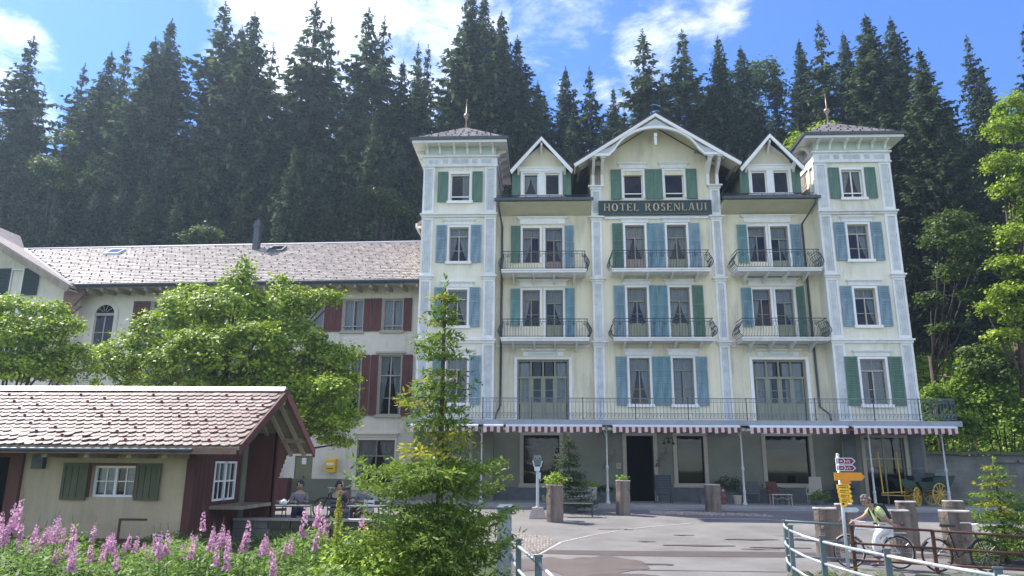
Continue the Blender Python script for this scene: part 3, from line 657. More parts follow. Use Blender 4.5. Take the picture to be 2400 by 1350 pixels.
# --- tower heads
def tower_head(x0, x1, apex):
    c = (x0+x1)/2; m = MB()
    m.box(x0-.06, x1+.06, TY-.10, 37.65, 16.28, 16.36); m.box(x0-.03, x1+.03, TY-.05, 37.63, 16.36, 16.78); m.box(x0-.10, x1+.10, TY-.14, 37.68, 16.78, 16.86)
    f = m.build('frieze', 'stone', H)
    for i, (a, b) in enumerate(((.25, .75), (.95, 1.2), (1.4, 2.2), (2.4, 2.65), (2.85, 3.35))):
        q = MB(); q.box(x0+a, x0+b, TY-.062, TY-.052, 16.46, 16.68); q.build('panel', 'panel', f)
    m = MB(); m.box(x0+.02, x1-.02, TY-.03, 37.6, 16.86, 17.36); m.build('cove', 'sage', H)
    ex0, ex1, ey0, ey1 = x0-.52, x1+.52, TY-.62, 38.2
    m = MB(); m.box(ex0+.03, ex1-.03, ey0+.03, ey1-.03, 17.36, 17.40)
    for a in ((ex0, ex1, ey0, ey0+.05), (ex0, ex1, ey1-.05, ey1), (ex0, ex0+.05, ey0+.05, ey1-.05), (ex1-.05, ex1, ey0+.05, ey1-.05)): m.box(*a, 17.33, 17.56)
    m.build('eaves_board', 'white', H)
    for t in (0.06, .30, .36, .64, .70, .94):
        if t in (.36, .64): pass
    for t in (.05, .22, .42, .60, .78, .95):
        xx = x0+(x1-x0)*t; b = MB(); b.prism_x([(TY-.03, 16.90), (TY-.10, 16.95), (TY-.20, 17.15), (TY-.52, 17.27), (TY-.52, 17.36), (TY-.03, 17.36)], xx-.045, xx+.045); b.build('bracket', 'white', H)
    for t in (.12, .32, .52, .72, .9):
        yy = TY+(37.6-TY)*t
        for xs_, s_ in ((x0+.02, -1), (x1-.02, 1)):
            b = MB(); P_ = [(0, 16.90), (.07*s_, 16.95), (.18*s_, 17.15), (.46*s_, 17.27), (.46*s_, 17.36), (0, 17.36)]
            if s_ > 0: P_ = P_[::-1]
            b.prism_y([(xs_+a, z) for a, z in P_][::-1], yy-.05, yy+.05); b.build('bracket', 'white', H)
    m = MB()
    for a in ((ex0-.09, ex1+.09, ey0-.10, ey0-.002), (ex0-.09, ex0-.002, ey0-.002, ey1), (ex1+.002, ex1+.09, ey0-.002, ey1), (ex0-.09, ex1+.09, ey1+.002, ey1+.10)): m.box(*a, 17.46, 17.60)
    m.build('gutter', 'gutter', H)
    # pyramid roof, slightly bell-cast, laid with small tiles
    yc = (ey0+ey1)/2
    ring = [(1, 17.57), (.72, 18.10), (.36, 18.78), (.03, 19.42)]
    m = MB()
    for (k0, z0), (k1, z1) in zip(ring, ring[1:]):
        P0 = [(c+(a-c)*k0, yc+(b-yc)*k0, z0) for a, b in ((ex0, ey0), (ex1, ey0), (ex1, ey1), (ex0, ey1))]
        P1 = [(c+(a-c)*k1, yc+(b-yc)*k1, z1) for a, b in ((ex0, ey0), (ex1, ey0), (ex1, ey1), (ex0, ey1))]
        for i in range(4): m.quad(P0[i], P0[(i+1) % 4], P1[(i+1) % 4], P1[i])
    rf = m.build('tower_roof', 'slate', H)
    t_ = MB(); hk = MB()
    def zk(k):
        for (k0, z0), (k1, z1) in zip(ring, ring[1:]):
            if k0 >= k >= k1: return z0+(z1-z0)*(k0-k)/(k0-k1)
    rows = 17
    for side in range(4):
        for r in range(rows):
            k0 = 1-.96*r/rows; k1 = 1-.96*(r+1.25)/rows; k1 = max(.035, k1)
            cs = [(ex0, ey0), (ex1, ey0), (ex1, ey1), (ex0, ey1)]; A, B = cs[side], cs[(side+1) % 4]
            a0 = Vector((c+(A[0]-c)*k0, yc+(A[1]-yc)*k0, zk(k0)+.035)); b0 = Vector((c+(B[0]-c)*k0, yc+(B[1]-yc)*k0, zk(k0)+.035))
            a1 = Vector((c+(A[0]-c)*k1, yc+(A[1]-yc)*k1, zk(k1)+.012)); b1 = Vector((c+(B[0]-c)*k1, yc+(B[1]-yc)*k1, zk(k1)+.012))
            Ln = (b0-a0).length; n = max(1, int(Ln/.21)); off = .5*(r % 2)
            for i in range(-1, n+1):
                u0, u1 = max(0, (i+off+.02)/n), min(1, (i+off+.98)/n)
                if u1-u0 < .2/n: continue
                j = RNG.uniform(-.006, .012)
                p = [a0.lerp(b0, u0), a0.lerp(b0, u1), a1.lerp(b1, u1), a1.lerp(b1, u0)]
                q = [p[0]+Vector((0, 0, j)), p[1]+Vector((0, 0, j))]
                t_.add([q[0], q[1], p[2], p[3], q[0]-Vector((0, 0, .03)), q[1]-Vector((0, 0, .03))], [(0,1,2,3), (4,5,1,0)])
                if (i*2+r*3) % 7 == 0 and r > 0:
                    mm = (q[0]+q[1])/2; hk.box(mm.x-.03, mm.x+.03, mm.y-.05, mm.y, mm.z-.01, mm.z+.05)
    tag(t_.build('roof_tiles', 'tile', rf), kind='stuff'); tag(hk.build('snow_hooks', 'slate', rf), kind='stuff')
    f = MB(); f.lathe([(.08, 0), (.05, .1), (.04, .5), (.07, .56), (.05, .60), (.155, .74), (.16, .82), (.09, .92), (.03, .96), (.016, 1.7), (.004, 1.8)], (c, yc, 19.36), 10)
    f.build('finial', 'copper', H, smooth=True)
tower_head(LT0, LT1, 0); tower_head(RT0, RT1, 0)
# scale cladding and cornice on the sunlit inner side of the right tower
cl_ = MB()
for r in range(11):
    z0 = 14.62+r*.155
    for i in range(17):
        y0 = 34.35+(i+.5*(r % 2))*.19
        if y0+.18 > 37.55: continue
        cl_.hexa([(13.02-.03, y0, z0), (13.02-.03, y0+.18, z0), (13.0, y0+.18, z0), (13.0, y0, z0), (13.02-.012, y0, z0+.19), (13.02-.012, y0+.18, z0+.19), (13.015, y0+.18, z0+.19), (13.015, y0, z0+.19)])
tag(cl_.build('scale_cladding', 'tile', H), kind='stuff')
m = MB(); m.box(12.955, 13.018, TY, TY+.12, 14.7, 16.28); m.box(12.955, 13.018, TY+.55, TY+.67, 14.7, 16.28); m.box(12.94, 13.018, TY+.12, TY+.55, 14.7, 14.82); m.box(12.94, 13.018, TY+.12, TY+.55, 16.16, 16.28); m.build('side_pilaster', 'white', H)
# --- main roof and side-bay eaves
for a, b, s_ in ((LT1+.003, CB0-.003, 'L'), (CB1+.003, RT0-.003, 'R')):
    m = MB(); m.prism_x([(MY-.003, 13.98), (MY-.95, 14.34), (MY-.95, 14.40), (MY-.003, 14.40)], a, b); m.build('eaves_cove', 'olive', H)
    m = MB(); m.prism_x([(32.92, 14.42), (33.0, 14.40), (33.02, 14.56), (32.94, 14.56)][::-1], a-.08, b+.08); m.box(a-.06, b+.06, 32.86, 32.94, 14.40, 14.50); m.build('gutter', 'gutter', H)
    m = MB(); m.add([(a,32.98,14.50),(b,32.98,14.50),(b,37.6,16.16),(a,37.6,16.16)], [(0,1,2,3)]); m.add([(a,32.98,14.41),(b,32.98,14.41),(b,32.98,14.5),(a,32.98,14.5)], [(0,1,2,3)])
    r_ = m.build('main_roof', 'slate', H)
    q = MB()
    for r in range(16):
        for i in range(15):
            x0_ = a+(b-a)*(i+.5*(r % 2))/15.5; x1_ = x0_+(b-a)/15.5*.95; yy = 32.99+r*.29; zz = 14.515+r*.29*.359
            q.hexa([(x0_,yy,zz+.02),(x1_,yy,zz+.02),(x1_,yy+.30,zz+.10),(x0_,yy+.30,zz+.10),(x0_,yy,zz+.045),(x1_,yy,zz+.045),(x1_,yy+.30,zz+.125),(x0_,yy+.30,zz+.125)])
    tag(q.build('roof_slates', 'slate', r_), kind='stuff')
    sg = MB(); sg.tube([(a, 33.45, 14.86), (b, 33.45, 14.86)], .02, 5); sg.tube([(a, 33.43, 14.78), (b, 33.43, 14.78)], .015, 5)
    for i in range(8): xx = a+(b-a)*(i+.5)/8; sg.tube([(xx, 33.45, 14.66), (xx, 33.45, 14.88)], .015, 4)
    sg.build('snow_guard', 'iron', H)
m = MB(); m.add([(LT0,37.6,16.16),(12,37.6,16.16),(12,43.2,14.15),(LT0,43.2,14.15)], [(0,1,2,3)]); m.add([(12,37.6,16.16),(RT1,37.6,15.2),(RT1,39.6,14.15),(12,39.6,14.15)], [(0,1,2,3)]); m.build('rear_roof', 'slate', H)
# small roof showing to the left of the left tower
m = MB(); m.prism_y([(-6.98, 14.75), (-6.98, 14.95), (-5.6, 16.05), (-5.6, 15.85)][::-1], 37.7, 41.5); m.build('side_roof', 'tile', H)
m = MB(); m.prism_y([(-7.06, 14.66), (-7.06, 14.90), (-6.97, 14.90), (-6.97, 14.66)][::-1], 37.62, 41.5); m.box(-6.95, -5.7, 37.64, 37.7, 14.62, 14.76); m.build('side_eaves', 'white', H)
m = MB(); m.box(-6.4, -5.95, 37.9, 41.0, 7.0, 14.75); m.build('side_wall', 'plaster_t', H)
# --- dormers
def dormer(c):
    y0 = 33.55; m = MB(); hs = [hole(c-.53, 14.90, .74, 1.14), hole(c+.53, 14.90, .74, 1.14)]
    wall_holes(m, c-1.2, c+1.2, 14.55, 16.35, hs, y0, .2)
    m.prism_y([(c-1.2, 16.35), (c+1.2, 16.35), (c, 17.50)], y0, y0+.1)
    for s_ in (-1, 1): m.quad((c+s_*1.2, y0, 14.6), (c+s_*1.2, 38.5, 14.6), (c+s_*1.2, 38.5, 16.35), (c+s_*1.2, y0, 16.35))
    d = m.build('dormer', 'plaster', H)
    for s_ in (-1, 1):
        # flat casing, window without hood
        w_ = MB(); x = c+s_*.53
        w_.box(x-.37, x-.31, y0+.05, y0+.1, 14.90, 16.04); w_.box(x+.31, x+.37, y0+.05, y0+.1, 14.90, 16.04); w_.box(x-.31, x+.31, y0+.05, y0+.1, 15.98, 16.04); w_.box(x-.31, x+.31, y0+.05, y0+.1, 14.90, 14.96)
        wn = w_.build('window', 'white', d)
    m = MB(); m.box(c-1.02, c-.90, y0-.04, y0-.002, 14.85, 16.06); m.box(c+.90, c+1.02, y0-.04, y0-.002, 14.85, 16.06); m.box(c-.16, c+.16, y0-.04, y0-.002, 14.85, 16.06); m.box(c-1.02, c+1.02, y0-.045, y0-.002, 16.06, 16.14); m.box(c-1.08, c+1.08, y0-.10, y0-.002, 14.76, 14.85)
    m.box(c-1.1, c+1.1, y0-.07, y0-.002, 16.14, 16.30); m.box(c-1.2, c+1.2, y0-.10, y0-.002, 16.30, 16.38); m.build('casing', 'white', d)
    for s_ in (-1, 1):
        p = link('pane', unit_quad('glass'), d, (c+s_*.53-.31, y0+.08, 14.96)); p.scale = (.62, 1, 1.02)
        ubox('interior', 'dark', d, c+s_*.53-.42, c+s_*.53+.42, y0+.5, y0+.52, 14.8, 16.1)
        for q in (-1, 1): ubox('interior', 'dark', d, c+s_*.53+q*.4-.015, c+s_*.53+q*.4+.015, y0+.205, y0+.5, 14.8, 16.1)
    if c < 5:
        for q in (-1, 1): link('curtain', curtain_mesh(.34, 1.0, q, False), d, (c-.53+q*.33, y0+.18, 14.96))
    for s_ in (-1, 1): shutter(H, c+s_*1.25-.2, c+s_*1.25+.2, 14.82, 16.10, y0+.02, 'green', louvre=False)
    # gable roof with bargeboards
    A = Vector((c, 0, 17.86)); 
    for s_ in (-1, 1):
        e = (c+s_*1.52, 16.06)
        m = MB(); P_ = [(c, 17.86), (c, 17.74), (e[0]-.02*s_, e[1]-.10), (e[0]+.04*s_, e[1])]
        if s_ > 0: P_ = P_[::-1]
        m.prism_y(P_[::-1], 33.02, 39.0); m.build('dormer_roof', 'slate', d)
        m = MB(); P_ = [(c, 17.77), (c, 17.58), (e[0]-.06*s_, e[1]-.24), (e[0]+.02*s_, e[1]-.06)]
        if s_ > 0: P_ = P_[::-1]
        m.prism_y(P_[::-1], 32.99, 33.07); m.build('bargeboard', 'white', d)
        m = MB(); P_ = [(c, 17.54), (c, 17.42), (c+s_*1.22, 16.36), (c+s_*1.22, 16.46)]
        if s_ > 0: P_ = P_[::-1]
        m.prism_y(P_[::-1], y0-.06, y0-.004); m.build('moulding', 'white', d)
        m = MB(); m.prism_x([(y0-.004, 15.9), (y0-.10, 16.0), (33.1, 16.30), (33.1, 16.40), (y0-.004, 16.40)][::-1], c+s_*1.14-.05, c+s_*1.14+.05); m.build('bracket', 'white', d)
    m = MB(); m.prism_x([(y0-.004, 17.0), (y0-.12, 17.1), (33.1, 17.38), (33.1, 17.5), (y0-.004, 17.5)][::-1], c-.05, c+.05); m.build('bracket', 'white', d)
dormer(-.12); dormer(10.98)
# --- central gable roof
gx, gz = 5.44, 18.86
for s_ in (-1, 1):
    ex, ez = gx+s_*3.98, 16.22
    def P4(a, b): return a if s_ < 0 else a[::-1]
    m = MB(); P_ = [(gx, gz), (gx, gz-.14), (ex-.02*s_, ez-.12), (ex+.06*s_, ez)]
    m.prism_y((P_ if s_ > 0 else P_[::-1]), 32.66, 40); m.build('gable_roof', 'slate', H)
    m = MB(); P_ = [(gx, gz-.10), (gx, gz-.27), (ex-.06*s_, ez-.22), (ex+.02*s_, ez-.08)]
    m.prism_y((P_ if s_ > 0 else P_[::-1]), 32.62, 32.70); m.build('bargeboard', 'white', H)
    # soffit and purlins
    m = MB(); P_ = [(gx, gz-.16), (gx, gz-.20), (ex-.05*s_, ez-.18), (ex-.03*s_, ez-.14)]
    m.prism_y((P_ if s_ > 0 else P_[::-1]), 32.7, 33.7); m.build('soffit', 'olive', H)
    for j in range(4):
        t = .52+.14*j; xx = gx+(ex-gx)*t; zz = gz+(ez-gz)*t-.32
        m = MB(); m.box(xx-.05, xx+.05, 32.72, 34.6, zz-.05, zz+.1); m.build('rafter_end', 'underroof', H)
    # brackets
    for q, xx in enumerate((gx+s_*3.02, gx+s_*2.58)):
        m = MB(); m.prism_x([(CY-.002, 15.44), (CY-.14, 15.44), (CY-.20, 15.95), (32.9, 16.42), (32.78, 16.58), (CY-.002, 16.58)][::-1], xx-.07, xx+.07); m.box(xx-.12, xx+.12, 32.74, 32.95, 16.50, 16.62); m.build('bracket', 'white', H)
    m = MB(); m.box(*sorted((gx+s_*3.02, gx+s_*2.58)), CY-.06, CY-.003, 15.44, 16.5); m.build('bracket_board', 'underroof', H)
# arched fascia under the gable
m = MB(); arc = []; n = 22; R_ = 2.02
for i in range(n+1):
    a = pi*.86*(i/n)+pi*.07; arc.append((gx-2.06*cos(a)/cos(pi*.07), 16.60+1.30*(sin(a)-sin(pi*.07))/(1-sin(pi*.07))))
path = [(gx-3.2, 16.56), (gx-2.3, 16.56)]+[(x, z+.08) for x, z in arc][1:-1]+[(gx+2.3, 16.56), (gx+3.2, 16.56)]
for (x0_, z0_), (x1_, z1_) in zip(path, path[1:]):
    m.hexa([(x0_,32.66,z0_),(x1_,32.66,z1_),(x1_,32.80,z1_),(x0_,32.80,z0_),(x0_,32.66,z0_+.13),(x1_,32.66,z1_+.13),(x1_,32.80,z1_+.13),(x0_,32.80,z0_+.13)])
m.build('arch_moulding', 'white', H)
m = MB()
for (x0_, z0_), (x1_, z1_) in zip(path, path[1:]):
    t0 = gz-.36-(abs(x0_-gx))*(gz-16.22)/3.98*.99; t1 = gz-.36-(abs(x1_-gx))*(gz-16.22)/3.98*.99
    z0q, z1q = z0_+.13, z1_+.13
    if t0 > z0q or t1 > z1q:
        m.hexa([(x0_,32.71,z0q-.01),(x1_,32.71,z1q-.01),(x1_,32.76,z1q-.01),(x0_,32.76,z0q-.01),(x0_,32.71,max(t0, z0q)),(x1_,32.71,max(t1, z1q)),(x1_,32.76,max(t1, z1q)),(x0_,32.76,max(t0, z0q))])
m.build('gable_board', 'panel', H)
m = MB(); m.box(gx-.07, gx+.07, 32.82, CY-.003, 17.62, 17.80); m.prism_x([(32.86, 17.2), (32.98, 17.16), (32.98, 17.7), (32.86, 17.7)][::-1], gx-.06, gx+.06); m.build('king_bracket', 'white', H)
# --- name board
m = MB(); m.box(2.66, 8.12, CY-.16, CY-.06, 13.90, 14.60); sb = m.build('sign_board', 'sign', H)
m = MB()
for a in ((2.66, 8.12, 14.56, 14.61), (2.66, 8.12, 13.89, 13.94)): m.box(a[0], a[1], CY-.185, CY-.162, a[2], a[3])
m.build('sign_edge', 'gutter', sb)
def text(body, size, mname, parent, loc, rot, ex=.01, space=1, font_w=None, align='LEFT', off=0):
    c = bpy.data.curves.new('t', 'FONT'); c.body = body; c.size = size; c.extrude = ex; c.space_character = space; c.align_x = align; c.offset = off; c.resolution_u = 3
    o = bpy.data.objects.new('t', c); COL.objects.link(o); dg = bpy.context.evaluated_depsgraph_get(); dg.update()
    me = bpy.data.meshes.new_from_object(o.evaluated_get(dg)); bpy.data.objects.remove(o); me.materials.clear(); me.materials.append(M[mname])
    if font_w:
        w = max(v.co.x for v in me.vertices)-min(v.co.x for v in me.vertices); k = font_w/w
        for v in me.vertices: v.co.x *= k
    return me
# serif capitals cut as strokes
def serif(ch, h):
    w = {'H': .8, 'O': .86, 'T': .74, 'E': .68, 'L': .66, 'R': .78, 'S': .58, 'N': .82, 'A': .84, 'U': .8, 'I': .34, ' ': .45}[ch]*h
    m = MB(); t = .15*h; f = .06*h; y0, y1 = 0, .05
    def st(x0, x1, z0, z1): m.box(x0, x1, y0, y1, z0, z1)
    def vs(xc, wd=t, z0=0, z1=h, s=(1, 1)):
        st(xc-wd/2, xc+wd/2, z0, z1)
        if s[0]: st(xc-wd/2-.07*h, xc+wd/2+.07*h, z0, z0+f)
        if s[1]: st(xc-wd/2-.07*h, xc+wd/2+.07*h, z1-f, z1)
    def dg(x0, z0, x1, z1, wd): m.hexa([(x0-wd/2,y0,z0),(x0+wd/2,y0,z0),(x0+wd/2,y1,z0),(x0-wd/2,y1,z0),(x1-wd/2,y0,z1),(x1+wd/2,y0,z1),(x1+wd/2,y1,z1),(x1-wd/2,y1,z1)])
    def arcs(cx, cz, rx, rz, a0, a1, tk=.15, n=14):
        for i in range(n):
            p0, p1 = radians(a0+(a1-a0)*i/n), radians(a0+(a1-a0)*(i+1)/n)
            def pt(a, q): k = 1-tk*h*(abs(cos(a))*.9+.35)/rx*q; return (cx+rx*k*cos(a), cz+rz*(1-q*tk*h*(abs(cos(a))*.9+.35)/rx*.8)*sin(a))
            A, B, C_, D = pt(p0, 0), pt(p1, 0), pt(p1, 1), pt(p0, 1)
            m.hexa([(D[0],y0,D[1]),(A[0],y0,A[1]),(A[0],y1,A[1]),(D[0],y1,D[1]),(C_[0],y0,C_[1]),(B[0],y0,B[1]),(B[0],y1,B[1]),(C_[0],y1,C_[1])])
    if ch == 'H': vs(.14*h); vs(w-.14*h); st(.14*h, w-.14*h, h*.47, h*.55)
    if ch == 'O': arcs(w/2, h/2, w/2-.02, h/2, 0, 360, n=24)
    if ch == 'T': vs(w/2, s=(1, 0)); st(.02*h, w-.02*h, h-f*1.3, h); st(.02*h, .07*h, h*.8, h); st(w-.07*h, w-.02*h, h*.8, h)
    if ch in 'EL':
        vs(.14*h, s=(1, 1)); st(.14*h, w-.04*h, 0, f*1.2); st(w-.09*h, w-.04*h, 0, .22*h)
        if ch == 'E': st(.14*h, w-.06*h, h-f*1.2, h); st(w-.11*h, w-.06*h, h*.8, h); st(.2*h, w-.16*h, h*.48, h*.54)
    if ch == 'R': vs(.14*h); arcs(.3*h, h*.74, .32*h, h*.26, -90, 90); st(.14*h, .3*h, h-f, h); st(.14*h, .3*h, h*.48, h*.54); dg(w-.12*h, 0, .36*h, h*.5, t)
    if ch == 'S': arcs(w/2, h*.73, .24*h, .27*h, 20, 270, .14); arcs(w/2, h*.27, .24*h, .27*h, -160, 90, .14)
    if ch == 'N': vs(.11*h, .07*h); vs(w-.11*h, .07*h, s=(0, 1)); dg(w-.13*h, 0, .13*h, h, t)
    if ch == 'A': dg(w-.16*h, 0, w/2+.02*h, h, t); dg(.12*h, 0, w/2-.04*h, h, .07*h); st(.24*h, w-.26*h, h*.3, h*.36); st(.02*h, .22*h, 0, f); st(w-.3*h, w-.02*h, 0, f)
    if ch == 'U': vs(.14*h, s=(0, 1), z0=.3*h); vs(w-.12*h, .07*h, s=(0, 1), z0=.3*h); arcs(w/2, .31*h, w/2-.07*h, .31*h, 180, 360, .12)
    if ch == 'I': vs(w/2)
    return m, w
x = 0; glyphs = []
for ch in 'HOTEL ROSENLAUI':
    hh_ = .40; g_, w_ = serif(ch, hh_); glyphs.append((ch, g_, x)); x += w_+.055
k = 4.98/(x-.055)
for ch, g_, x0_ in glyphs:
    if ch == ' ': continue
    g_.v = [(a*k, b, c) for a, b, c in g_.v]; g_.build('letter', 'gold', sb, (2.90+x0_*k, CY-.215, 14.055))
# --- iron balconies
def scroll(cx, cz, r, a0, turns, n=14, flip=1):
    return [(cx+flip*r*(1-.75*i/n)*cos(a0+turns*2*pi*i/n), cz+r*(1-.75*i/n)*sin(a0+turns*2*pi*i/n)) for i in range(n+1)]
def bulge(t): return .17*sin(pi*min(1, max(0, 1-t))**1.4)                       # bellied profile
def balcony(xa, xb, zf, hgt_=.88):
    m = MB(); m.box(xa-.04, xb+.04, 32.86, MY-.002, zf-.16, zf-.06); m.box(xa-.07, xb+.07, 32.82, MY-.002, zf-.06, zf); b = m.build('balcony', 'stone', H)
    for xx in np.linspace(xa+.5, xb-.5, 4):
        m = MB(); m.prism_x([(MY-.004, zf-.55), (MY-.09, zf-.5), (33.05, zf-.22), (33.0, zf-.162), (MY-.004, zf-.162)][::-1], xx-.04, xx+.04); m.build('bracket', 'stone', b)
    m = MB(); yf = 32.90
    for z in (.06, hgt_, hgt_-.13): m.tube([(xa, yf, zf+z), (xb, yf, zf+z)], .014 if z != hgt_ else .02, 5)
    n = int((xb-xa)/.125)
    for i in range(n+1):
        x = xa+(xb-xa)*i/n
        pts = [(x, yf-bulge(t)*1.0, zf+.06+(hgt_-.19)*t) for t in np.linspace(0, 1, 7)]
        if i % 4 == 0 or abs(i-n/2) > n*.08: m.tube(pts, .009, 4, cap=False)
        if i % 4 == 2:
            for q in scroll(0, 0, .085, 0, 1.2, 9), scroll(0, 0, .085, 0, 1.2, 9, -1): m.tube([(x+a, yf-.06, zf+hgt_-.26+c) for a, c in q], .008, 4, cap=False)
        if i % 2 == 0: m.tube([(x, yf, zf+hgt_-.13), (x, yf, zf+hgt_)], .008, 4, cap=False)
    m.build('front_railing', 'iron', b)
    for s_, x in ((-1, xa), (1, xb)):
        m = MB()
        for z in (.06, hgt_, hgt_-.13): m.tube([(x, yf, zf+z), (x, MY-.02, zf+z)], .018 if z == hgt_ else .012, 5)
        for j in range(6):
            yy = yf+(MY-.02-yf)*j/5; m.tube([(x+s_*bulge(t)*1.15, yy, zf+.06+(hgt_-.19)*t) for t in np.linspace(0, 1, 7)], .011 if j else .02, 4, cap=False)
            for zc_ in (.30, .52): m.tube([(x+s_*.11, yy+.1+a, zf+zc_+c) for a, c in scroll(0, 0, .10, j, 1.3, 9)], .010, 4, cap=False)
        m.build('side_railing', 'iron', b)
    return b
balcony(-1.96, 1.92, 10.96); balcony(-1.96, 1.98, 7.72, .86); balcony(3.20, 7.68, 10.98); balcony(3.20, 7.68, 7.72); balcony(8.98, 12.74, 10.98); balcony(9.0, 12.78, 7.72)
# --- long terrace railing, slab, posts, awnings
m = MB(); m.box(-5.75, 16.95, 30.85, TY-.002, 3.70, 3.86); m.box(-5.80, 17.0, 30.80, 30.85, 3.66, 3.88); m.build('terrace_slab', 'fascia', H)
posts = [-4.55, -2.62, -.55, 1.60, 3.80, 5.98, 8.39, 11.2, 13.58, 15.40, 16.85]
RZ0, RZ1 = 3.90, 4.78
for a, b in zip([-5.70]+posts, posts):
    m = MB(); yr = 30.92
    for z in (RZ1, RZ0+.05, RZ1-.16, RZ0+.26): m.tube([(a, yr, z), (b, yr, z)], .018 if z == RZ1 else .009, 5)
    n = max(2, int((b-a)/.145))
    for i in range(1, n):
        x = a+(b-a)*i/n; m.tube([(x, yr, RZ0+.05), (x, yr, RZ1-.02)], .0085, 4, cap=False)
        m.tube([(x+.035*cos(q)+.07, yr, RZ1-.08+.05*sin(q)) for q in np.linspace(0, 2*pi, 9)], .007, 3, cap=False)
        m.tube([(x+.06*cos(q)+.07, yr, RZ0+.15+.075*sin(q)) for q in np.linspace(-.6, pi+.6, 8)], .008, 3, cap=False)
        m.tube([(x, yr, RZ0+.30), (x+.05, yr, RZ0+.22), (x+.07, yr, RZ0+.10)], .007, 3, cap=False)
    m.build('railing_panel', 'irongrey', H)
    m = MB(); m.tube([(b, yr, 3.86), (b, yr, RZ1+.04)], .022, 6); m.build('railing_post', 'iron', H)
m = MB()
for x in (-5.70, 16.85):
    for z in (RZ1, RZ0+.05): m.tube([(x, 30.92, z), (x, TY if x < 0 else 33.0, z)], .016, 5)
    for j in range(15): yy = 30.95+j*.145; m.tube([(x, yy, RZ0+.05), (x, yy, RZ1)], .009, 4, cap=False)
m.build('side_railing', 'iron', H)
for x in (-2.66, 2.58, 8.13, 13.34, 16.28):
    m = MB(); m.lathe([(.10, 0), (.10, .06), (.06, .12), (.055, .5), (.075, .55), (.045, .62), (.04, 1.35), (.065, 1.40), (.065, 1.48), (.035, 1.55), (.032, 2.9), (.06, 2.98), (.07, 3.14)], (x, 31.15, .50), 8)
    for s_ in (-1, 1): m.tube([(x, 31.15, 3.15), (x+s_*.12, 31.15, 3.42), (x+s_*.35, 31.15, 3.62)], .018, 5)
    m.build('veranda_post', 'postw', H, smooth=True)
for a, b in ((-5.62, -4.9), (-4.85, -2.78), (-2.55, -1.72), (-1.62, 2.36), (2.80, 8.00), (8.40, 12.36), (12.56, 16.68)):
    aw = MB(); aw.prism_x([(30.62, 3.60), (30.60, 3.64), (30.84, 3.69), (30.84, 3.62)][::-1], a, b); aw.tube([(a, 30.63, 3.60), (b, 30.63, 3.60)], .035, 6); ao = aw.build('awning', 'signw', H)
    m = MB(); n = int((b-a)/.13); R_ = random.Random(int(a*10)); dx = (b-a)/n
    sag = [R_.uniform(-.03, .03) for _ in range(n+1)]
    for i in range(n):
        m.mi = i % 2; x0_, x1_ = a+dx*i, a+dx*(i+1); ya, yb = 30.60+sag[i], 30.60+sag[i+1]
        dn = .22+(.05 if (i//2) % 2 == 0 else .01)
        m.quad((x0_, 30.61, 3.60), (x0_, ya-.01, 3.60-dn), (x1_, yb-.01, 3.60-dn+.01), (x1_, 30.61, 3.60))
    tag(m.build('valance', ['awnw', 'awnr'], ao), kind=None)
    m = MB()
    for i in range(n):
        m.mi = i % 2; m.quad((a+dx*i, 30.66, 3.58), (a+dx*i, TY-.1, 3.66), (a+dx*(i+1), TY-.1, 3.66), (a+dx*(i+1), 30.66, 3.58))
    m.build('canopy_cloth', ['awnw', 'awnr'], ao)
# --- downpipes
def downpipe(pts): m = MB(); m.tube(pts, .055, 8); m.build('downpipe', 'gutter', H, smooth=True)
downpipe([(-2.20, 32.95, 14.42), (-2.20, 33.05, 14.2), (-2.06, 33.9, 13.4), (-2.06, 33.92, 4.7), (-2.2, 33.5, 4.3), (-2.3, 33.4, 3.9)])
downpipe([(12.92, 32.95, 14.42), (12.86, 33.05, 14.2), (12.42, 33.85, 13.4), (12.50, 33.92, 4.7), (12.72, 33.4, 4.3), (12.75, 33.4, 3.9)])
# --- ground floor openings
for a, b, c, d in gh:
    m = MB(); y = MY-.05; w = .17
    m.box(a-w, a, y, MY-.002, c, d); m.box(b, b+w, y, MY-.002, c, d); m.box(a-w, b+w, y-.01, MY-.002, d, d+.14)
    if c > 1: m.box(a-w-.05, b+w+.05, y-.06, MY-.002, c-.18, c)
    m.build('door_casing' if c < 1 else 'window_casing', 'rattan', H)
    if c > 1:
        m = MB(); f = .05
        m.box(a, a+f, MY+.14, MY+.2, c, d); m.box(b-f, b, MY+.14, MY+.2, c, d); m.box(a+f, b-f, MY+.14, MY+.2, c, c+f); m.box(a+f, b-f, MY+.14, MY+.2, d-f, d); wn = m.build('window', 'dark', H)
        p = link('pane', unit_quad('glass'), wn, (a+f, MY+.17, c+f)); p.scale = (b-a-2*f, 1, d-c-2*f)
        for s_, xx in ((-1, a+.08), (1, b-.08)): pass
        ubox('interior', 'dark', wn, a-.3, b+.3, MY+1.2, MY+1.25, c-.2, d+.2)
    else: ubox('hall', 'dark', H, a-.5, b+.5, MY+2.0, MY+2.05, .3, d+.3)  # black sheets give the unlit hall its darkness by colour
    if c < 1:
        for xx in (a-.45, b+.42): ubox('hall', 'dark', H, xx, xx+.03, MY+.285, MY+2.0, .3, d+.3)
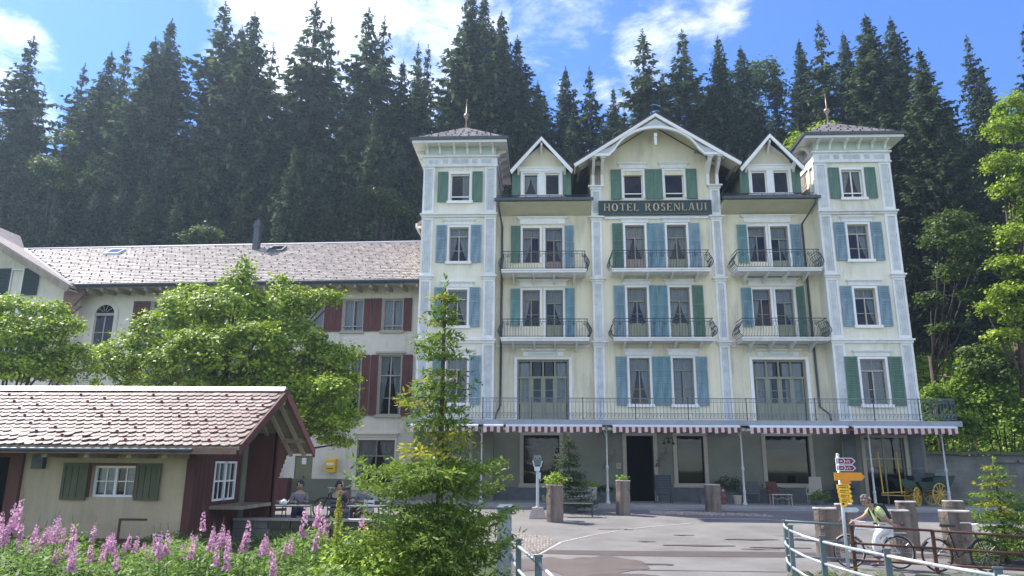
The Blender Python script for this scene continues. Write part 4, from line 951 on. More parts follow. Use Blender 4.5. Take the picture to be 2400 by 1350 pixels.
for k, (a, b, c, d) in enumerate([(-4.9, -3.4, 1.2, 3.3), (14.0, 15.7, .5, 3.3)]):
    m = MB(); m.box(a-.15, a, TY-.04, TY-.002, c, d); m.box(b, b+.15, TY-.04, TY-.002, c, d); m.box(a-.15, b+.15, TY-.045, TY-.002, d, d+.13); m.build('window_casing', 'rattan', H)
    m = MB(); f = .06; x_ = (a+b)/2
    m.box(a, a+f, TY+.14, TY+.2, c, d); m.box(b-f, b, TY+.14, TY+.2, c, d); m.box(x_-f/2, x_+f/2, TY+.14, TY+.2, c, d); m.box(a+f, b-f, TY+.135, TY+.2, d*.72, d*.72+f); wn = m.build('window', 'wood', H)
    for x0_, x1_ in ((a+f, x_-f/2), (x_+f/2, b-f)):
        p = link('pane', unit_quad('glass'), wn, (x0_, TY+.17, c)); p.scale = (x1_-x0_, 1, d-c)
    ubox('interior', 'dark', wn, a-.2, b+.2, TY+.75, TY+.8, c-.2, d+.2)
# quoins beside the right ground-floor door
for x in (13.12, 15.95): m = MB(); m.box(x, x+.5, TY-.05, TY-.002, .5, 3.5); m.build('corner_pier', 'plinth', H)
# ------------------------------------------------------------------ long cream side wing
A = thing('side_wing_building', 'long low cream wing with brown shutters under a pinkish tiled roof, left of the towers', 'building', (-5.95, 34, 0), -radians(2.3))
def tiles(mb, o, ux, uy, n_u, n_v, lift=.03, stagger=True, hooks=None, gap=.03, jit=.01, lap=1.18):
    """flat tiles over a parallelogram: o origin at the eave, ux along, uy up the slope (whole lengths)"""
    o, ux, uy = Vector(o), Vector(ux), Vector(uy); nv = ux.cross(uy).normalized()
    if nv.z < 0: nv = -nv
    for r in range(n_v):
        for i in range(-1, n_u+1):
            u0 = (i+(.5 if r % 2 and stagger else 0)+gap)/n_u; u1 = u0+(1-2*gap)/n_u
            u0, u1 = max(0, u0), min(1, u1)
            if u1-u0 < .25/n_u: continue
            j = RNG.uniform(-jit, jit); v0 = r/n_v; v1 = min(1, (r+lap)/n_v)
            a = o+ux*u0+uy*v0+nv*(lift+.012+j); b = o+ux*u1+uy*v0+nv*(lift+.012+j+RNG.uniform(-jit, jit)*.5); c = o+ux*u1+uy*v1+nv*lift*.35; d = o+ux*u0+uy*v1+nv*lift*.35
            mb.add([a, b, c, d, a-nv*.028, b-nv*.028], [(0,1,2,3), (4,5,1,0)])
            if hooks is not None and r > 0 and (i*3+r*5) % 8 == 0:
                m_ = (a+b)/2; hooks.box(m_.x-.03, m_.x+.03, m_.y-.04, m_.y+.02, m_.z-.01, m_.z+.05)
wm = [(-3.71+1.0*0, 8.45)]
cx = [-1.68-2.03*i for i in range(8)]
holes = []
for i, c in enumerate(cx[:7]): holes += [(c-.50, c+.50, 8.48, 10.08), (c-.54, c+.54, 4.34, 7.24)]
holes += [(-3.12, -1.28, .95, 3.15), (-6.15, -5.27, .34, 2.38)]
ah = (-17.38, -16.34, 7.0, 9.45)
m = MB()
wall_holes(m, -18.3, 0, 2.2-1.9, 10.9, holes+[ah], 1.2)
m.build('wall', 'annexwall', A)
# side wing: walls
m = MB()
ghs = [(-19.1, -18.75, 7.3, 9.0)]
wall_holes(m, -30.5, -18.3, .2, 9.0, [(-21.9, -20.9, 7.25, 8.75), (-24.4, -23.4, 7.25, 8.75), (-26.9, -25.9, 7.25, 8.75)], .5)
m.prism_y([(-34.5, 9.0), (-18.3, 9.0), (-18.3, 10.5), (-26.4, 15.2), (-34.5, 10.5)], .5, .8)
m.quad((-18.3, .5, .2), (-18.3, 1.2, .2), (-18.3, 1.2, 10.7), (-18.3, .5, 10.7)); m.build('gable_wall', 'annexwall', A)
m = MB(); m.box(-34.5, -18.28, .42, .498, 9.02, 9.22); m.build('string_course', 'underroof', A)
m = MB(); m.box(-18.55, -18.25, .30, .499, .3, 9.6); m.prism_y([(-18.6, 9.5), (-18.2, 9.5), (-17.5, 10.4), (-17.5, 10.55), (-18.6, 10.55)], .28, .44); m.prism_y([(-18.24, 9.25), (-17.9, 9.45), (-17.6, 9.72), (-18.24, 9.72)], .3, .44); m.build('corner_post', 'postbrown', A)
# attic windows with dark shutters in the gable
for xx in (-21.45, -24.2, -26.9):
    for s_ in (-1, 1): shutter(A, xx+s_*.78-.42, xx+s_*.78+.42, 10.35, 11.8, .5, 'dkgreen')
    window(A, xx, 10.4, .62, 1.3, .46, 'plain', 'white', cw=.07, curtains=None, sill=False)
for xx in (-21.4, -23.9, -26.4):
    window(A, xx, 7.25, 1.0, 1.5, .5, 'grid', 'white', cw=.08, curtains='both'); shutter(A, xx+.62, xx+1.2, 7.2, 8.85, .5, 'dkgreen'); shutter(A, xx-1.2, xx-.62, 7.2, 8.85, .5, 'dkgreen')
window(A, -18.0+.35, 7.35, .01, .01, 5, 'one', curtains=None, sill=False, cw=0) if False else None
# roof: main slope, wing slope, valley
zE, zR, D = 10.74, 14.24, 5.0
pit = (zR-zE)/D
m = MB()
m.add([(-18.1,0,zE),(0,0,zE),(0,D,zR),(-25.1,D,zR)], [(0,1,2,3)]); m.add([(0,2*D,zE),(-34,2*D,zE),(-34,D,zR),(0,D,zR)], [(0,1,2,3)]); m.add([(-18.1,0,zE-.1),(0,0,zE-.1),(0,0,zE),(-18.1,0,zE)], [(0,1,2,3)])
rf = m.build('roof', 'slate', A)
t_ = MB(); hk = MB()
nr = 26; R_ = random.Random(3)
for r in range(nr):
    v0, v1 = r/nr, min(1, (r+1.2)/nr); xl = -18.1-7.0*v0; n = int(-xl/.24); 
    for i in range(n):
        x1_ = -i*.24-(.12 if r % 2 else 0)-.01; x0_ = x1_-.222
        if x0_ < xl: continue
        if -6 < 0 and False: pass
        j = R_.uniform(-.008, .012); z0_ = zE+v0*(zR-zE); z1_ = zE+v1*(zR-zE)
        sk = .12
        t_.add([(x0_, v0*D-.02, z0_+.05+j), ((x0_+x1_)/2, v0*D-.05-.02, z0_+.04+j), (x1_, v0*D-.02, z0_+.05+j), (x1_, v1*D, z1_+.015), (x0_, v1*D, z1_+.015), (x0_, v0*D-.02, z0_+.015), ((x0_+x1_)/2, v0*D-.07, z0_+.0), (x1_, v0*D-.02, z0_+.015)], [(0,1,2,3,4), (5,6,1,0), (6,7,2,1)])
        if (i*3+r*5) % 7 == 0 and r > 0: hk.box(x0_+.08, x0_+.13, v0*D-.06, v0*D, z0_+.03, z0_+.10)
tag(t_.build('roof_tiles', 'tile', rf), kind='stuff'); tag(hk.build('snow_hooks', 'hook', rf), kind='stuff')
m = MB(); m.tube([(-25.1, D, zR+.05), (0, D, zR+.05)], .07, 6); m.build('ridge_cap', 'ridge', A)
m = MB(); m.tube([(-18.1, -.02, zE+.06), (-25.1, D, zR+.06)], .07, 6); m.build('valley_flashing', 'ridge', A)
# wing roof (gable facing the front), thick verge with two boards
gxr, gzr = -26.4, 15.45
e = (-17.75, 10.62)
for s_ in (1, -1):
    ex_ = gxr+(e[0]-gxr)*s_
    P_ = [(gxr, gzr), (gxr, gzr-.16), (ex_, e[1]-.12), (ex_, e[1])]
    m = MB(); m.prism_y(P_ if s_ > 0 else P_[::-1], -.55, .0 if s_ > 0 else 6); q = m.build('wing_roof', 'tile', A)
    if s_ > 0:
        m = MB(); m.add([(gxr, 0, gzr), (ex_, 0, e[1]), (-25.1, D, zR+.02), (gxr, 6, gzr)], [(0,1,2,3)]); m.build('wing_roof_slope', 'tile', A)
    P_ = [(gxr, gzr-.10), (gxr, gzr-.42), (ex_-.1*s_, e[1]-.36), (ex_+.02*s_, e[1]-.10)]
    m = MB(); m.prism_y(P_ if s_ > 0 else P_[::-1], -.60, -.54); m.build('bargeboard', 'underroof', A)
    P_ = [(gxr, gzr-.18), (gxr, gzr-.23), (ex_-.1*s_, e[1]-.24), (ex_-.1*s_, e[1]-.19)]
    m = MB(); m.prism_y(P_ if s_ > 0 else P_[::-1], -.53, .49); m.build('soffit', 'annexwall', A)
# eaves: gutter, rafter feet, soffit boards
m = MB(); m.tube([(-18.25, -.08, zE-.02), (.02, -.08, zE-.02)], .08, 8); m.box(-18.2, 0, -.02, .02, zE-.16, zE); m.build('gutter', 'gutter', A, smooth=False)
m = MB(); m.hexa([(-18.2,0,zE-.15),(0,0,zE-.15),(0,1.2,zE-.02),(-18.2,1.2,zE-.02),(-18.2,0,zE-.11),(0,0,zE-.11),(0,1.2,zE+.03),(-18.2,1.2,zE+.03)]); m.build('soffit', 'annexwall', A)
for i in range(24):
    xx = -.25-.77*i; b = MB(); b.prism_x([(.02, zE-.32), (.18, zE-.38), (1.19, zE-.30), (1.19, zE-.10), (.02, zE-.17)][::-1], xx-.06, xx+.06); b.build('rafter_foot', 'underroof', A)
# windows, shutters
for i, c in enumerate(cx[:7]):
    window(A, c, 8.48, 1.0, 1.60, 1.2, 'plain', 'sash', 'rattan', cw=.05, curtains='both', full=True, bar=i < 3, sill=True)
    window(A, c, 4.34, 1.08, 2.90, 1.2, 'tall', 'sash', 'rattan', cw=.06, curtains='both', sill=True)
    hd = MB(); hd.box(c-.75, c+.75, 1.2-.1, 1.198, 7.32, 7.42); hd.build('hood', 'rattan', A)
    if i == 0: shutter(A, c+.56, c+.98, 8.45, 10.12, 1.2, 'brown', False); shutter(A, c+.62, c+1.12, 4.30, 7.26, 1.2, 'brown', False)
    a0, a1 = c-1.46, c-.57
    shutter(A, a0, a0+.43, 8.45, 10.12, 1.2, 'brown', False); shutter(A, a1-.43, a1, 8.45, 10.12, 1.2, 'brown', False)
    shutter(A, a0+.05, a0+.44, 4.30, 7.26, 1.2, 'brown', False); shutter(A, a1-.40, a1-.02, 4.30, 7.26, 1.2, 'brown', False)
# arched window
wa = MB(); c = (ah[0]+ah[1])/2; w = ah[1]-ah[0]
n = 16; rc = w/2
for i in range(n):
    p0, p1 = pi*i/n, pi*(i+1)/n
    for (r0, r1, y0_, y1_, mi_) in ((rc, rc+.22, 1.15, 1.198, 0), (rc-.05, rc, 1.28, 1.36, 1)):
        wa.mi = mi_; wa.hexa([(c+r0*cos(p1),y0_,9.45+r0*sin(p1)),(c+r0*cos(p0),y0_,9.45+r0*sin(p0)),(c+r0*cos(p0),y1_,9.45+r0*sin(p0)),(c+r0*cos(p1),y1_,9.45+r0*sin(p1)),(c+r1*cos(p1),y0_,9.45+r1*sin(p1)),(c+r1*cos(p0),y0_,9.45+r1*sin(p0)),(c+r1*cos(p0),y1_,9.45+r1*sin(p0)),(c+r1*cos(p1),y1_,9.45+r1*sin(p1))])
wa.mi = 1
for a in (.2*pi, .4*pi, .6*pi, .8*pi): wa.tube([(c+.1*cos(a), 1.17, 9.52+.1*sin(a)), (c+(rc-.04)*cos(a), 1.17, 9.52+(rc-.04)*sin(a))], .016, 4)
wa.mi = 0; wa.box(ah[0]-.22, ah[0], 1.15, 1.198, 7.0, 9.45); wa.box(ah[1], ah[1]+.22, 1.15, 1.198, 7.0, 9.45)
wa.mi = 1; wa.box(ah[0], ah[1], 1.14, 1.20, 9.38, 9.52); wa.box(c-.03, c+.03, 1.24, 1.3, 7.0, 9.38); wa.box(ah[0], ah[0]+.05, 1.24, 1.3, 7, 9.38); wa.box(ah[1]-.05, ah[1], 1.24, 1.3, 7, 9.38)
for z in (7.75, 8.5): wa.box(ah[0]+.05, ah[1]-.05, 1.25, 1.29, z, z+.035)
wo = wa.build('arched_window', ['annexwall', 'sash'], A)
m = MB(); m.add([(c+(rc-.01)*cos(pi*i/12), 1.192, 9.45+(rc-.01)*sin(pi*i/12)) for i in range(13)], [tuple(range(13))]); m.build('pane', 'dark', wo)
for a, b in ((ah[0]+.05, c-.03), (c+.03, ah[1]-.05)):
    for z0_, z1_ in ((7.0, 7.75), (7.785, 8.5), (8.535, 9.38)):
        p = link('pane', unit_quad('glass'), wo, (a, 1.27, z0_)); p.scale = (b-a, 1, z1_-z0_)
ubox('interior', 'dark', wo, ah[0]-.1, ah[1]+.1, 1.7, 1.75, 6.9, 9.45)
# ground-floor window, door with notice, plinth
window(A, -2.20, .95, 1.84, 2.20, 1.2, 'tall', 'sashb', 'annexwall', cw=.1, curtains='both', hood=(.12, 2.2))
m = MB(); m.box(-6.12, -5.30, 1.25, 1.31, .34, 2.36); m.box(-6.05, -5.75, 1.235, 1.249, .5, 1.2); m.box(-5.67, -5.37, 1.235, 1.249, .5, 1.2); dr = m.build('door', 'door', A)
m = MB(); m.box(-5.80, -5.58, 1.20, 1.234, 1.98, 2.28); m.build('notice', 'signw', dr); m = MB(); m.box(-5.72, -5.66, 1.20, 1.249, 1.3, 1.45); m.build('handle', 'iron', dr)
m = MB(); m.box(-18.3, -3.3, 1.14, 1.198, .3, 1.32); m.build('plinth', 'lower', A)
m = MB(); m.box(-11.2, -6.2, .6, 1.13, .3, 1.35); m.build('bench_wall', 'brown', A)
# chimney and skylights
m = MB(); m.box(-10.74, -10.42, 4.2, 4.55, 13.2, 15.45); m.box(-10.79, -10.37, 4.15, 4.60, 15.15, 15.25); ch = m.build('chimney', 'gutter', A); m = MB(); m.box(-10.66, -10.50, 4.3, 4.45, 15.25, 15.62); m.build('chimney_pot', 'gutter', ch)
for xx, mm in ((-18.8, 'panel'), (-9.2, 'gutter')):
    v = .83; y_, z_ = v*D, zE+v*(zR-zE)
    m = MB(); m.hexa([(xx-.5,y_-.35,z_-.2),(xx+.4,y_-.35,z_-.2),(xx+.4,y_+.3,z_+.25),(xx-.5,y_+.3,z_+.25),(xx-.5,y_-.35,z_-.05),(xx+.4,y_-.35,z_-.05),(xx+.4,y_+.3,z_+.40),(xx-.5,y_+.3,z_+.40)]); sk_ = m.build('skylight', mm, A)
    m = MB(); m.add([(xx-.4,y_-.27,z_+.012),(xx+.3,y_-.27,z_+.012),(xx+.3,y_+.22,z_+.352),(xx-.4,y_+.22,z_+.352)], [(0,1,2,3)]); m.build('pane', 'glass', sk_)
m = MB(); m.quad((-34.5, .5, .2), (-34.5, 10, .2), (-34.5, 10, 10.6), (-34.5, .5, 10.6)); m.quad((-34.5, 10, .2), (0, 10, .2), (0, 10, 10.7), (-34.5, 10, 10.7)); m.build('rear_wall', 'annexwall', A)
# yellow post box fixed to the wing
ca, sa = cos(radians(2.3)), sin(radians(2.3))
def aw(x, y): return (-5.95+x*ca+y*sa, 34-x*sa+y*ca)
pb = thing('post_box', 'yellow post box mounted on the pale wall right of the olive door', 'post box', (*aw(-4.28, 1.0), 1.62), -radians(2.3))
m = MB(); m.box(-.24, .24, -.14, .19, 0, .56); m.prism_x([(-.14, .56), (.19, .56), (.19, .64), (-.08, .60)][::-1], -.24, .24); m.build('case', 'mail', pb)
m = MB(); m.box(-.17, .17, -.155, -.142, .33, .45); m.build('slot_plate', 'signw', pb); m = MB(); m.box(-.15, .15, -.16, -.142, .17, .20); m.build('slot', 'black', pb)

# ------------------------------------------------------------------ cottage with red gable
K = thing('cottage_building', 'small cream cottage with clay tiled roof and oxblood gable in the left foreground', 'cottage', (0, 0, 0))
cX = -8.12
m = MB(); kz = -.2; ez, rz_ = 2.38, 3.84
wx = [(-10.55, -9.50, 1.22, 1.93)]
wall_holes(m, -20, cX, kz, 2.75, wx, 17.0, .14); m.quad((-20, 17, kz), (-20, 19.9, kz), (-20, 19.9, 2.8), (-20, 17, 2.8)); m.quad((-20, 19.9, kz), (cX, 19.9, kz), (cX, 19.9, 2.8), (-20, 19.9, 2.8)); m.build('wall', 'cotwall', K)
# red gable-end wall with side window
m = MB(); y0_, y1_ = 17.0, 19.9; hw = (18.05, 19.25, 1.12, 2.02)
for a, b, c_, d_ in ((y0_, hw[0], kz, 2.75), (hw[1], y1_, kz, 2.75), (hw[0], hw[1], kz, hw[2]), (hw[0], hw[1], hw[3], 2.75)): m.quad((cX, a, c_), (cX, b, c_), (cX, b, d_), (cX, a, d_))
m.add([(cX, y0_, 2.75), (cX, y1_, 2.75), (cX, 18.3, 3.85)], [(0,1,2)]); m.build('gable_wall', 'red', K)
for i in range(13):
    yy = y0_+.03+i*.225
    if yy+.2 > y1_: break
    zt = 2.7
    for (c_, d_) in (((.45, zt),) if not (hw[0]-.1 < yy < hw[1]) else ((.45, hw[2]-.08), (hw[3]+.08, zt))): ubox('board', 'red', K, cX+.002, cX+.022, yy, yy+.205, c_, d_)
m = MB(); m.box(cX-.16, cX+.04, 16.93, 17.0-.002, kz, 2.6); m.box(cX+.024, cX+.05, 16.95, 17.15, kz, 2.6); m.box(-20, cX-.16, 16.95, 16.998, kz, .32); m.build('corner_board', 'red', K)
m = MB(); m.box(cX+.004, cX+.06, 19.62, 19.9, .5, 2.55); m.build('corner_post', 'lower', K)
w_ = window(K, -10.025, 1.22, 1.05, .71, 17.0, 'grid', 'white', 'brown', cw=.06, curtains='both', full=True, sill=False)
shutter(K, -11.20, -10.60, 1.16, 1.99, 17.0, 'cotgreen', False); shutter(K, -9.45, -8.88, 1.16, 1.99, 17.0, 'cotgreen', False)
wz = MB(); wz.box(cX-.01, cX+.04, 18.0, 18.06, 1.1, 2.05); wz.box(cX-.01, cX+.04, 19.22, 19.28, 1.1, 2.05); wz.box(cX-.01, cX+.04, 18.6, 18.68, 1.1, 2.05); wz.box(cX-.01, cX+.04, 18.06, 19.22, 2.0, 2.05); wz.box(cX-.01, cX+.04, 18.06, 19.22, 1.1, 1.15); wz.box(cX, cX+.03, 18.06, 19.22, 1.55, 1.59)
for yy in (18.32, 18.95): wz.box(cX, cX+.025, yy-.012, yy+.012, 1.15, 2.0)
wz = wz.build('window', 'white', K); m = MB(); m.quad((cX-.005, 18.05, 1.1), (cX-.005, 19.25, 1.1), (cX-.005, 19.25, 2.02), (cX-.005, 18.05, 2.02)); m.build('pane', 'glass', wz)
m = MB(); m.quad((cX-.3, 17.9, 1.0), (cX-.3, 19.4, 1.0), (cX-.3, 19.4, 2.2), (cX-.3, 17.9, 2.2)); m.build('interior', 'dark', wz)
m = MB()
for i in range(24): yy = 18.08+i*.05; m.quad((cX-.1+.02*(i % 2), yy, 1.55), (cX-.1+.02*((i+1) % 2), yy+.05, 1.55), (cX-.1+.02*((i+1) % 2), yy+.05, 2.0), (cX-.1+.02*(i % 2), yy, 2.0))
m.build('curtain', 'lace', wz)
# red frame; black sheet paints a recess's shade onto the flat wall
m = MB(); m.box(-12.5, -12.2, 16.9, 16.998, .2, 2.3); m.box(-13.9, -12.5, 16.96, 16.998, 2.1, 2.3); m.build('recess_frame', 'red', K); m = MB(); m.box(-13.9, -12.5, 16.985, 16.997, .2, 2.1); m.build('recess_shade', 'dark', K); m = MB(); m.box(-12.95, -12.8, 16.9, 16.98, .9, 2.0); m.build('recess_curtain', 'lace', K)
m = MB(); m.box(-11.95, -11.68, 16.86, 16.998, 1.85, 2.18); m.build('meter_box', 'gutter', K)
m = MB(); m.box(-9.75, -9.10, 16.97, 16.998, .72, .76); m.box(-9.75, -9.71, 16.97, 16.998, .3, .72); m.build('wall_conduit', 'red', K)
# roof with single tiles
xr, xl = -6.58, -15.3; ye, yb, yr = 15.72, 20.9, 18.3
m = MB(); m.hexa([(xl,ye,ez-.10),(xr,ye,ez-.10),(xr,yr,rz_-.10),(xl,yr,rz_-.10),(xl,ye,ez-.03),(xr,ye,ez-.03),(xr,yr,rz_-.03),(xl,yr,rz_-.03)]); m.hexa([(xl,yr,rz_-.10),(xr,yr,rz_-.10),(xr,yb,ez-.10),(xl,yb,ez-.10),(xl,yr,rz_-.03),(xr,yr,rz_-.03),(xr,yb,ez-.03),(xl,yb,ez-.03)])
rf = m.build('roof', 'underroof', K)
sl = sqrt((yr-ye)**2+(rz_-ez)**2); an = atan2(rz_-ez, yr-ye); rows = 15; ex_ = sl/rows; tw = .208
def tile_mesh(w, l, seed):
    r = random.Random(seed); b = MB(); n = 6; e_ = w*.47; pts = [(-e_, .06+l*.0), (-e_*.72, .015), (-e_*.3, -.012), (e_*.3, -.012), (e_*.72, .015), (e_, .06), (e_, l), (-e_, l)]
    k = len(pts); top = [(x, y, .034-(.022*y/l)) for x, y in pts]; bot = [(x, y, .012-.012*y/l) for x, y in pts]
    b.add(top+bot, [tuple(range(k))]+[(i+k, (i+1) % k+k, (i+1) % k, i) for i in range(k)]); return b
_tm = [tile_mesh(tw, ex_*1.75, s).mesh('roof_tile', mt) for s, mt in enumerate(['cottile']*3)]
stuff = MB(); hk = MB(); single = 0; tb = tile_mesh(tw, ex_*1.75, 0)
for r in range(rows-1):
    n = int((xr-xl)/tw)
    for i in range(n):
        x = xr-tw*(i+.5)-(tw/2 if r % 2 else 0)-.02
        if r % 2 and x < xl: continue
        y, z = ye-.03+r*ex_*cos(an), ez-.03+r*ex_*sin(an)
        tilt = random.gauss(0, .035 if r < 4 else .015); lift = abs(random.gauss(0, .012 if r < 4 else .004))
        if r < 9 and x > -14.35 and single < 300:
            o = link('roof_tile', _tm[single % 3], rf, (x, y, z+lift), (an-.07+tilt*.8, tilt*.6, tilt)); single += 1
        else:
            mt = Matrix.Translation((x, y, z+lift)) @ Matrix.Rotation(tilt, 4, 'Z') @ Matrix.Rotation(an-.07+tilt*.6, 4, 'X')
            stuff.add([mt @ Vector(v) for v in tb.v], tb.f)
        if (i*5+r*3+(r//2)*2) % 9 == 0 and r: hk.box(x+tw/2-.022, x+tw/2+.022, y-.02, y+.02, z+.02, z+.075)
for i in range(int((xr-xl)/tw)):
    for r in range(rows-1):
        x = xr-tw*(i+.5); y, z = yb-r*ex_*cos(an), ez-.03+r*ex_*sin(an)
        mt = Matrix.Translation((x, y, z)) @ Matrix.Rotation(pi, 4, 'Z') @ Matrix.Rotation(an-.07, 4, 'X'); stuff.add([mt @ Vector(v) for v in tb.v], tb.f)
tag(stuff.build('roof_tiles', 'cottile', rf), kind='stuff'); tag(hk.build('snow_hooks', 'hook', rf), kind='stuff')
i = 0; x = xr
while x > xl:
    m = MB(); L_ = .66; m.prism_x([(yr-.17, rz_-.05), (yr-.03, rz_+.065), (yr+.03, rz_+.065), (yr+.17, rz_-.05)][::-1], x-L_+.006, x); m.build('ridge_tile', 'ridge', rf); x -= L_
# gable verge: bargeboards, purlins, rafters seen from below
for sgn, (ya, yc_) in ((0, (ye, yr)), (1, (yb, yr))):
    m = MB(); P_ = [(ya, ez-.20), (yc_, rz_-.22), (yc_, rz_+.0), (ya, ez+.02)]
    if sgn: P_ = P_[::-1]
    m.prism_x(P_, xr, xr+.05); m.build('bargeboard', 'redc' if sgn else 'red', K)
for yy, zz in ((ye+.75, ez+.30), (yr, rz_-.28), (yb-.75, ez+.30)):
    m = MB(); m.box(cX, xr-.02, yy-.06, yy+.06, zz-.12, zz+.02); m.build('purlin', 'underroof', K)
for i in range(4):
    xx = xr-.25-i*.38
    for ya in (ye+.05, yb-.05):
        m = MB(); s_ = 1 if ya < yr else -1; P_ = [(ya, ez-.18), (yr, rz_-.20), (yr, rz_-.11), (ya, ez-.10)]
        m.prism_x(P_ if s_ > 0 else P_[::-1], xx-.05, xx+.05); m.build('rafter', 'rattan' if i < 2 else 'underroof', K)
m = MB(); m.box(xl, xr-.05, ye-.02, ye+.04, ez-.19, ez-.06); m.build('eaves_board', 'postbrown', K); m = MB(); m.tube([(xl, ye-.07, ez-.11), (xr-1.0, ye-.07, ez-.11)], .04, 8); m.build('gutter', 'gutter', K)
for xx in (-11.0, -10.05, -9.1, -8.3): ubox('rafter_end', 'underroof', K, xx-.06, xx+.06, 15.9, 16.998, 2.10, 2.22)
# oxblood brace board with a stepped lower edge under the rear slope
m = MB(); st = [(19.9, kz+.4), (20.02, kz+.4)]
z = 1.0; y = 20.0; pts = [(19.9, .3), (20.0, .3), (20.0, 1.45)]
for i in range(7): pts += [(20.0+.1*i, 1.45+.115*(i+1)), (20.1+.1*i, 1.45+.115*(i+1)-.03)]
pts += [(20.78, 2.36), (19.9, 2.85)]
m.prism_x(pts, -7.35, -7.25); m.build('brace_board', 'red', K)
m = MB(); m.quad((cX, 19.9, .2), (-7.3, 19.9, .2), (-7.3, 19.9, 2.8), (cX, 19.9, 2.8)); m.build('porch_wall', 'red', K)
m = MB(); m.box(-8.1, -7.3, 17.9, 19.85, .92, 1.0); m.build('side_shelf', 'underroof', K)
# ------------------------------------------------------------------ conifers
def quad_strips(base, d, side, L, W, droop=None):
    """leaf-like quads: base (n,3), direction d, side vector, length L, width W -> (n,4,3) kite shapes"""
    tip = base+d*L[:, None]
    mid = base+d*(L*.45)[:, None]
    return np.stack([base, mid+side*(W*.5)[:, None], tip, mid-side*(W*.5)[:, None]], 1)
def spruce_mesh(seed, h=30., r=3.4, whorl=.46, nb=10, step=.19, spray=.70, width=.25, sparse=0., top=.97, droop=.35, low=.04, mats='spruce', lowdie=.0, thin=1.0, hang=.5):
    g = np.random.default_rng(seed); B = []
    nw = int(h*(top-low)/whorl)
    for k in range(nw):
        z = h*low+(h*(1-low))*(k+g.uniform(-.2, .2))/nw; t = z/h
        if z > h-.15: continue
        R_ = r*(1-t)**.62*min(1, .6+t*3.0)*min(1, ((1-t)/.16)**.6)*(1+.16*np.sin(seed+z*.9))+.10
        n = max(3, int(nb*(1-.35*t)+g.uniform(-1, 1)))
        for i in range(n):
            if g.random() < sparse*(1-t*.4): continue
            az = 2*pi*(i+g.uniform(-.3, .3))/n+k*1.3; L_ = R_*g.uniform(.62, 1.12)
            m = max(2, int(L_/step)); s = (np.arange(m)+g.uniform(.1, .9, m))/m
            # branch sags then lifts its tip
            rr = s*L_; zz = z-droop*L_*np.sin(s*pi*.62)*(.6+.4*(1-t))+(.10*L_*s**3)+(.25*L_ if t > .85 else 0)*s
            ca, sa = cos(az), sin(az)
            P = np.stack([rr*ca, rr*sa, zz], 1)
            out = np.array([ca, sa, 0]); lat = np.array([-sa, ca, 0])
            for sg in (-1, 1, 0):
                q = m if sg else max(1, m//2)
                idx = slice(0, q) if sg else slice(m-q, m)
                p = P[idx]; ss = s[idx]
                spl = spray*(.55+.6*(1-ss))*min(1, .35+L_/2.2)*g.uniform(.7, 1.25, len(p))
                dd = out*(.55 if sg else 1.)+lat*sg*g.uniform(.5, 1., (len(p), 1))+np.array([0, 0, -1])*g.uniform(.1, hang, (len(p), 1))
                dd = nrm(dd); sd = nrm(np.cross(dd, np.array([0, 0, 1.])+g.normal(0, .35, (len(p), 3))))
                B.append(quad_strips(p, dd, sd, spl, spl*width*2*g.uniform(.7, 1.2, len(p))))
            # hanging twigs
            hp = P[g.random(m) < .75*thin]
            if len(hp):
                dd = nrm(np.array([0, 0, -1.])+g.normal(0, .28, (len(hp), 3))); sd = nrm(np.cross(dd, g.normal(0, 1, (len(hp), 3))))
                l_ = spray*g.uniform(.5, 1.0, len(hp)); B.append(quad_strips(hp, dd, sd, l_, l_*width*1.9))
    # leader tuft
    for z in np.linspace(h*.955, h*1.0, 8):
        a = g.uniform(0, 6.28, 4); p = np.tile([0, 0, z], (4, 1)); dd = nrm(np.stack([np.cos(a), np.sin(a), np.full(4, .5)], 1)); sd = nrm(np.cross(dd, [0, 0, 1.]))
        l_ = np.full(4, .12+(h-z)*.28)*min(1, spray*1.8); B.append(quad_strips(p, dd, sd, l_, l_*.35))
    p = np.tile([0, 0, h*.985], (3, 1)); dd = nrm(np.array([[.05, 0, 1], [-.05, .05, 1], [0, -.05, 1.]])); sd = nrm(np.cross(dd, g.normal(0, 1, (3, 3)))); B.append(quad_strips(p, dd, sd, np.full(3, h*.02+.1), np.full(3, .05)))
    return quads_mesh('crown', np.concatenate(B), mats)
def trunk_mesh(h, r0, m='bark', limbs=0, seed=0, sink=1.0):
    mb = MB(); mb.tube([(0, 0, -sink), (0, 0, 0), (.02*h*.1, 0, h*.5), (0, 0, h*.99)], [r0*1.15, r0, r0*.55, .02], 7)
    g = random.Random(seed)
    for i in range(limbs):
        z = h*g.uniform(.12, .9); a = g.uniform(0, 6.28); L_ = (1-z/h)*h*.10+.3
        mb.tube([(0, 0, z), (L_*cos(a), L_*sin(a), z-.2*L_)], [.035, .012], 4, cap=False)
    return mb.mesh('trunk', m, True)
VAR = []
for s, kw in enumerate((dict(h=30, r=4.7, nb=11), dict(h=30, r=4.4, nb=9, sparse=.28, whorl=.68), dict(h=30, r=5.2, nb=12, droop=.42), dict(h=30, r=4.0, nb=8, sparse=.40, whorl=.74, spray=.8, hang=.9), dict(h=30, r=4.4, nb=11, mats='spruce_b'), dict(h=30, r=4.9, nb=10, sparse=.1, hang=.9, mats='spruce_b'))):
    VAR.append((spruce_mesh(11+s*7, **kw), trunk_mesh(30, .34, limbs=40, seed=s, sink=3)))
def spruce(x, y, ztop, var, label, group, hs=1.0, name='spruce_tree', lean=0):
    zb = hgt(x, y)-.3; h = ztop-zb; k = h/30; o = thing(name, label, 'tree', (x, y, zb), RNG.uniform(0, 6.28), group)
    link('crown', VAR[var][0], o); link('trunk', VAR[var][1], o)
    o.scale = (k*hs, k*hs, k); return o
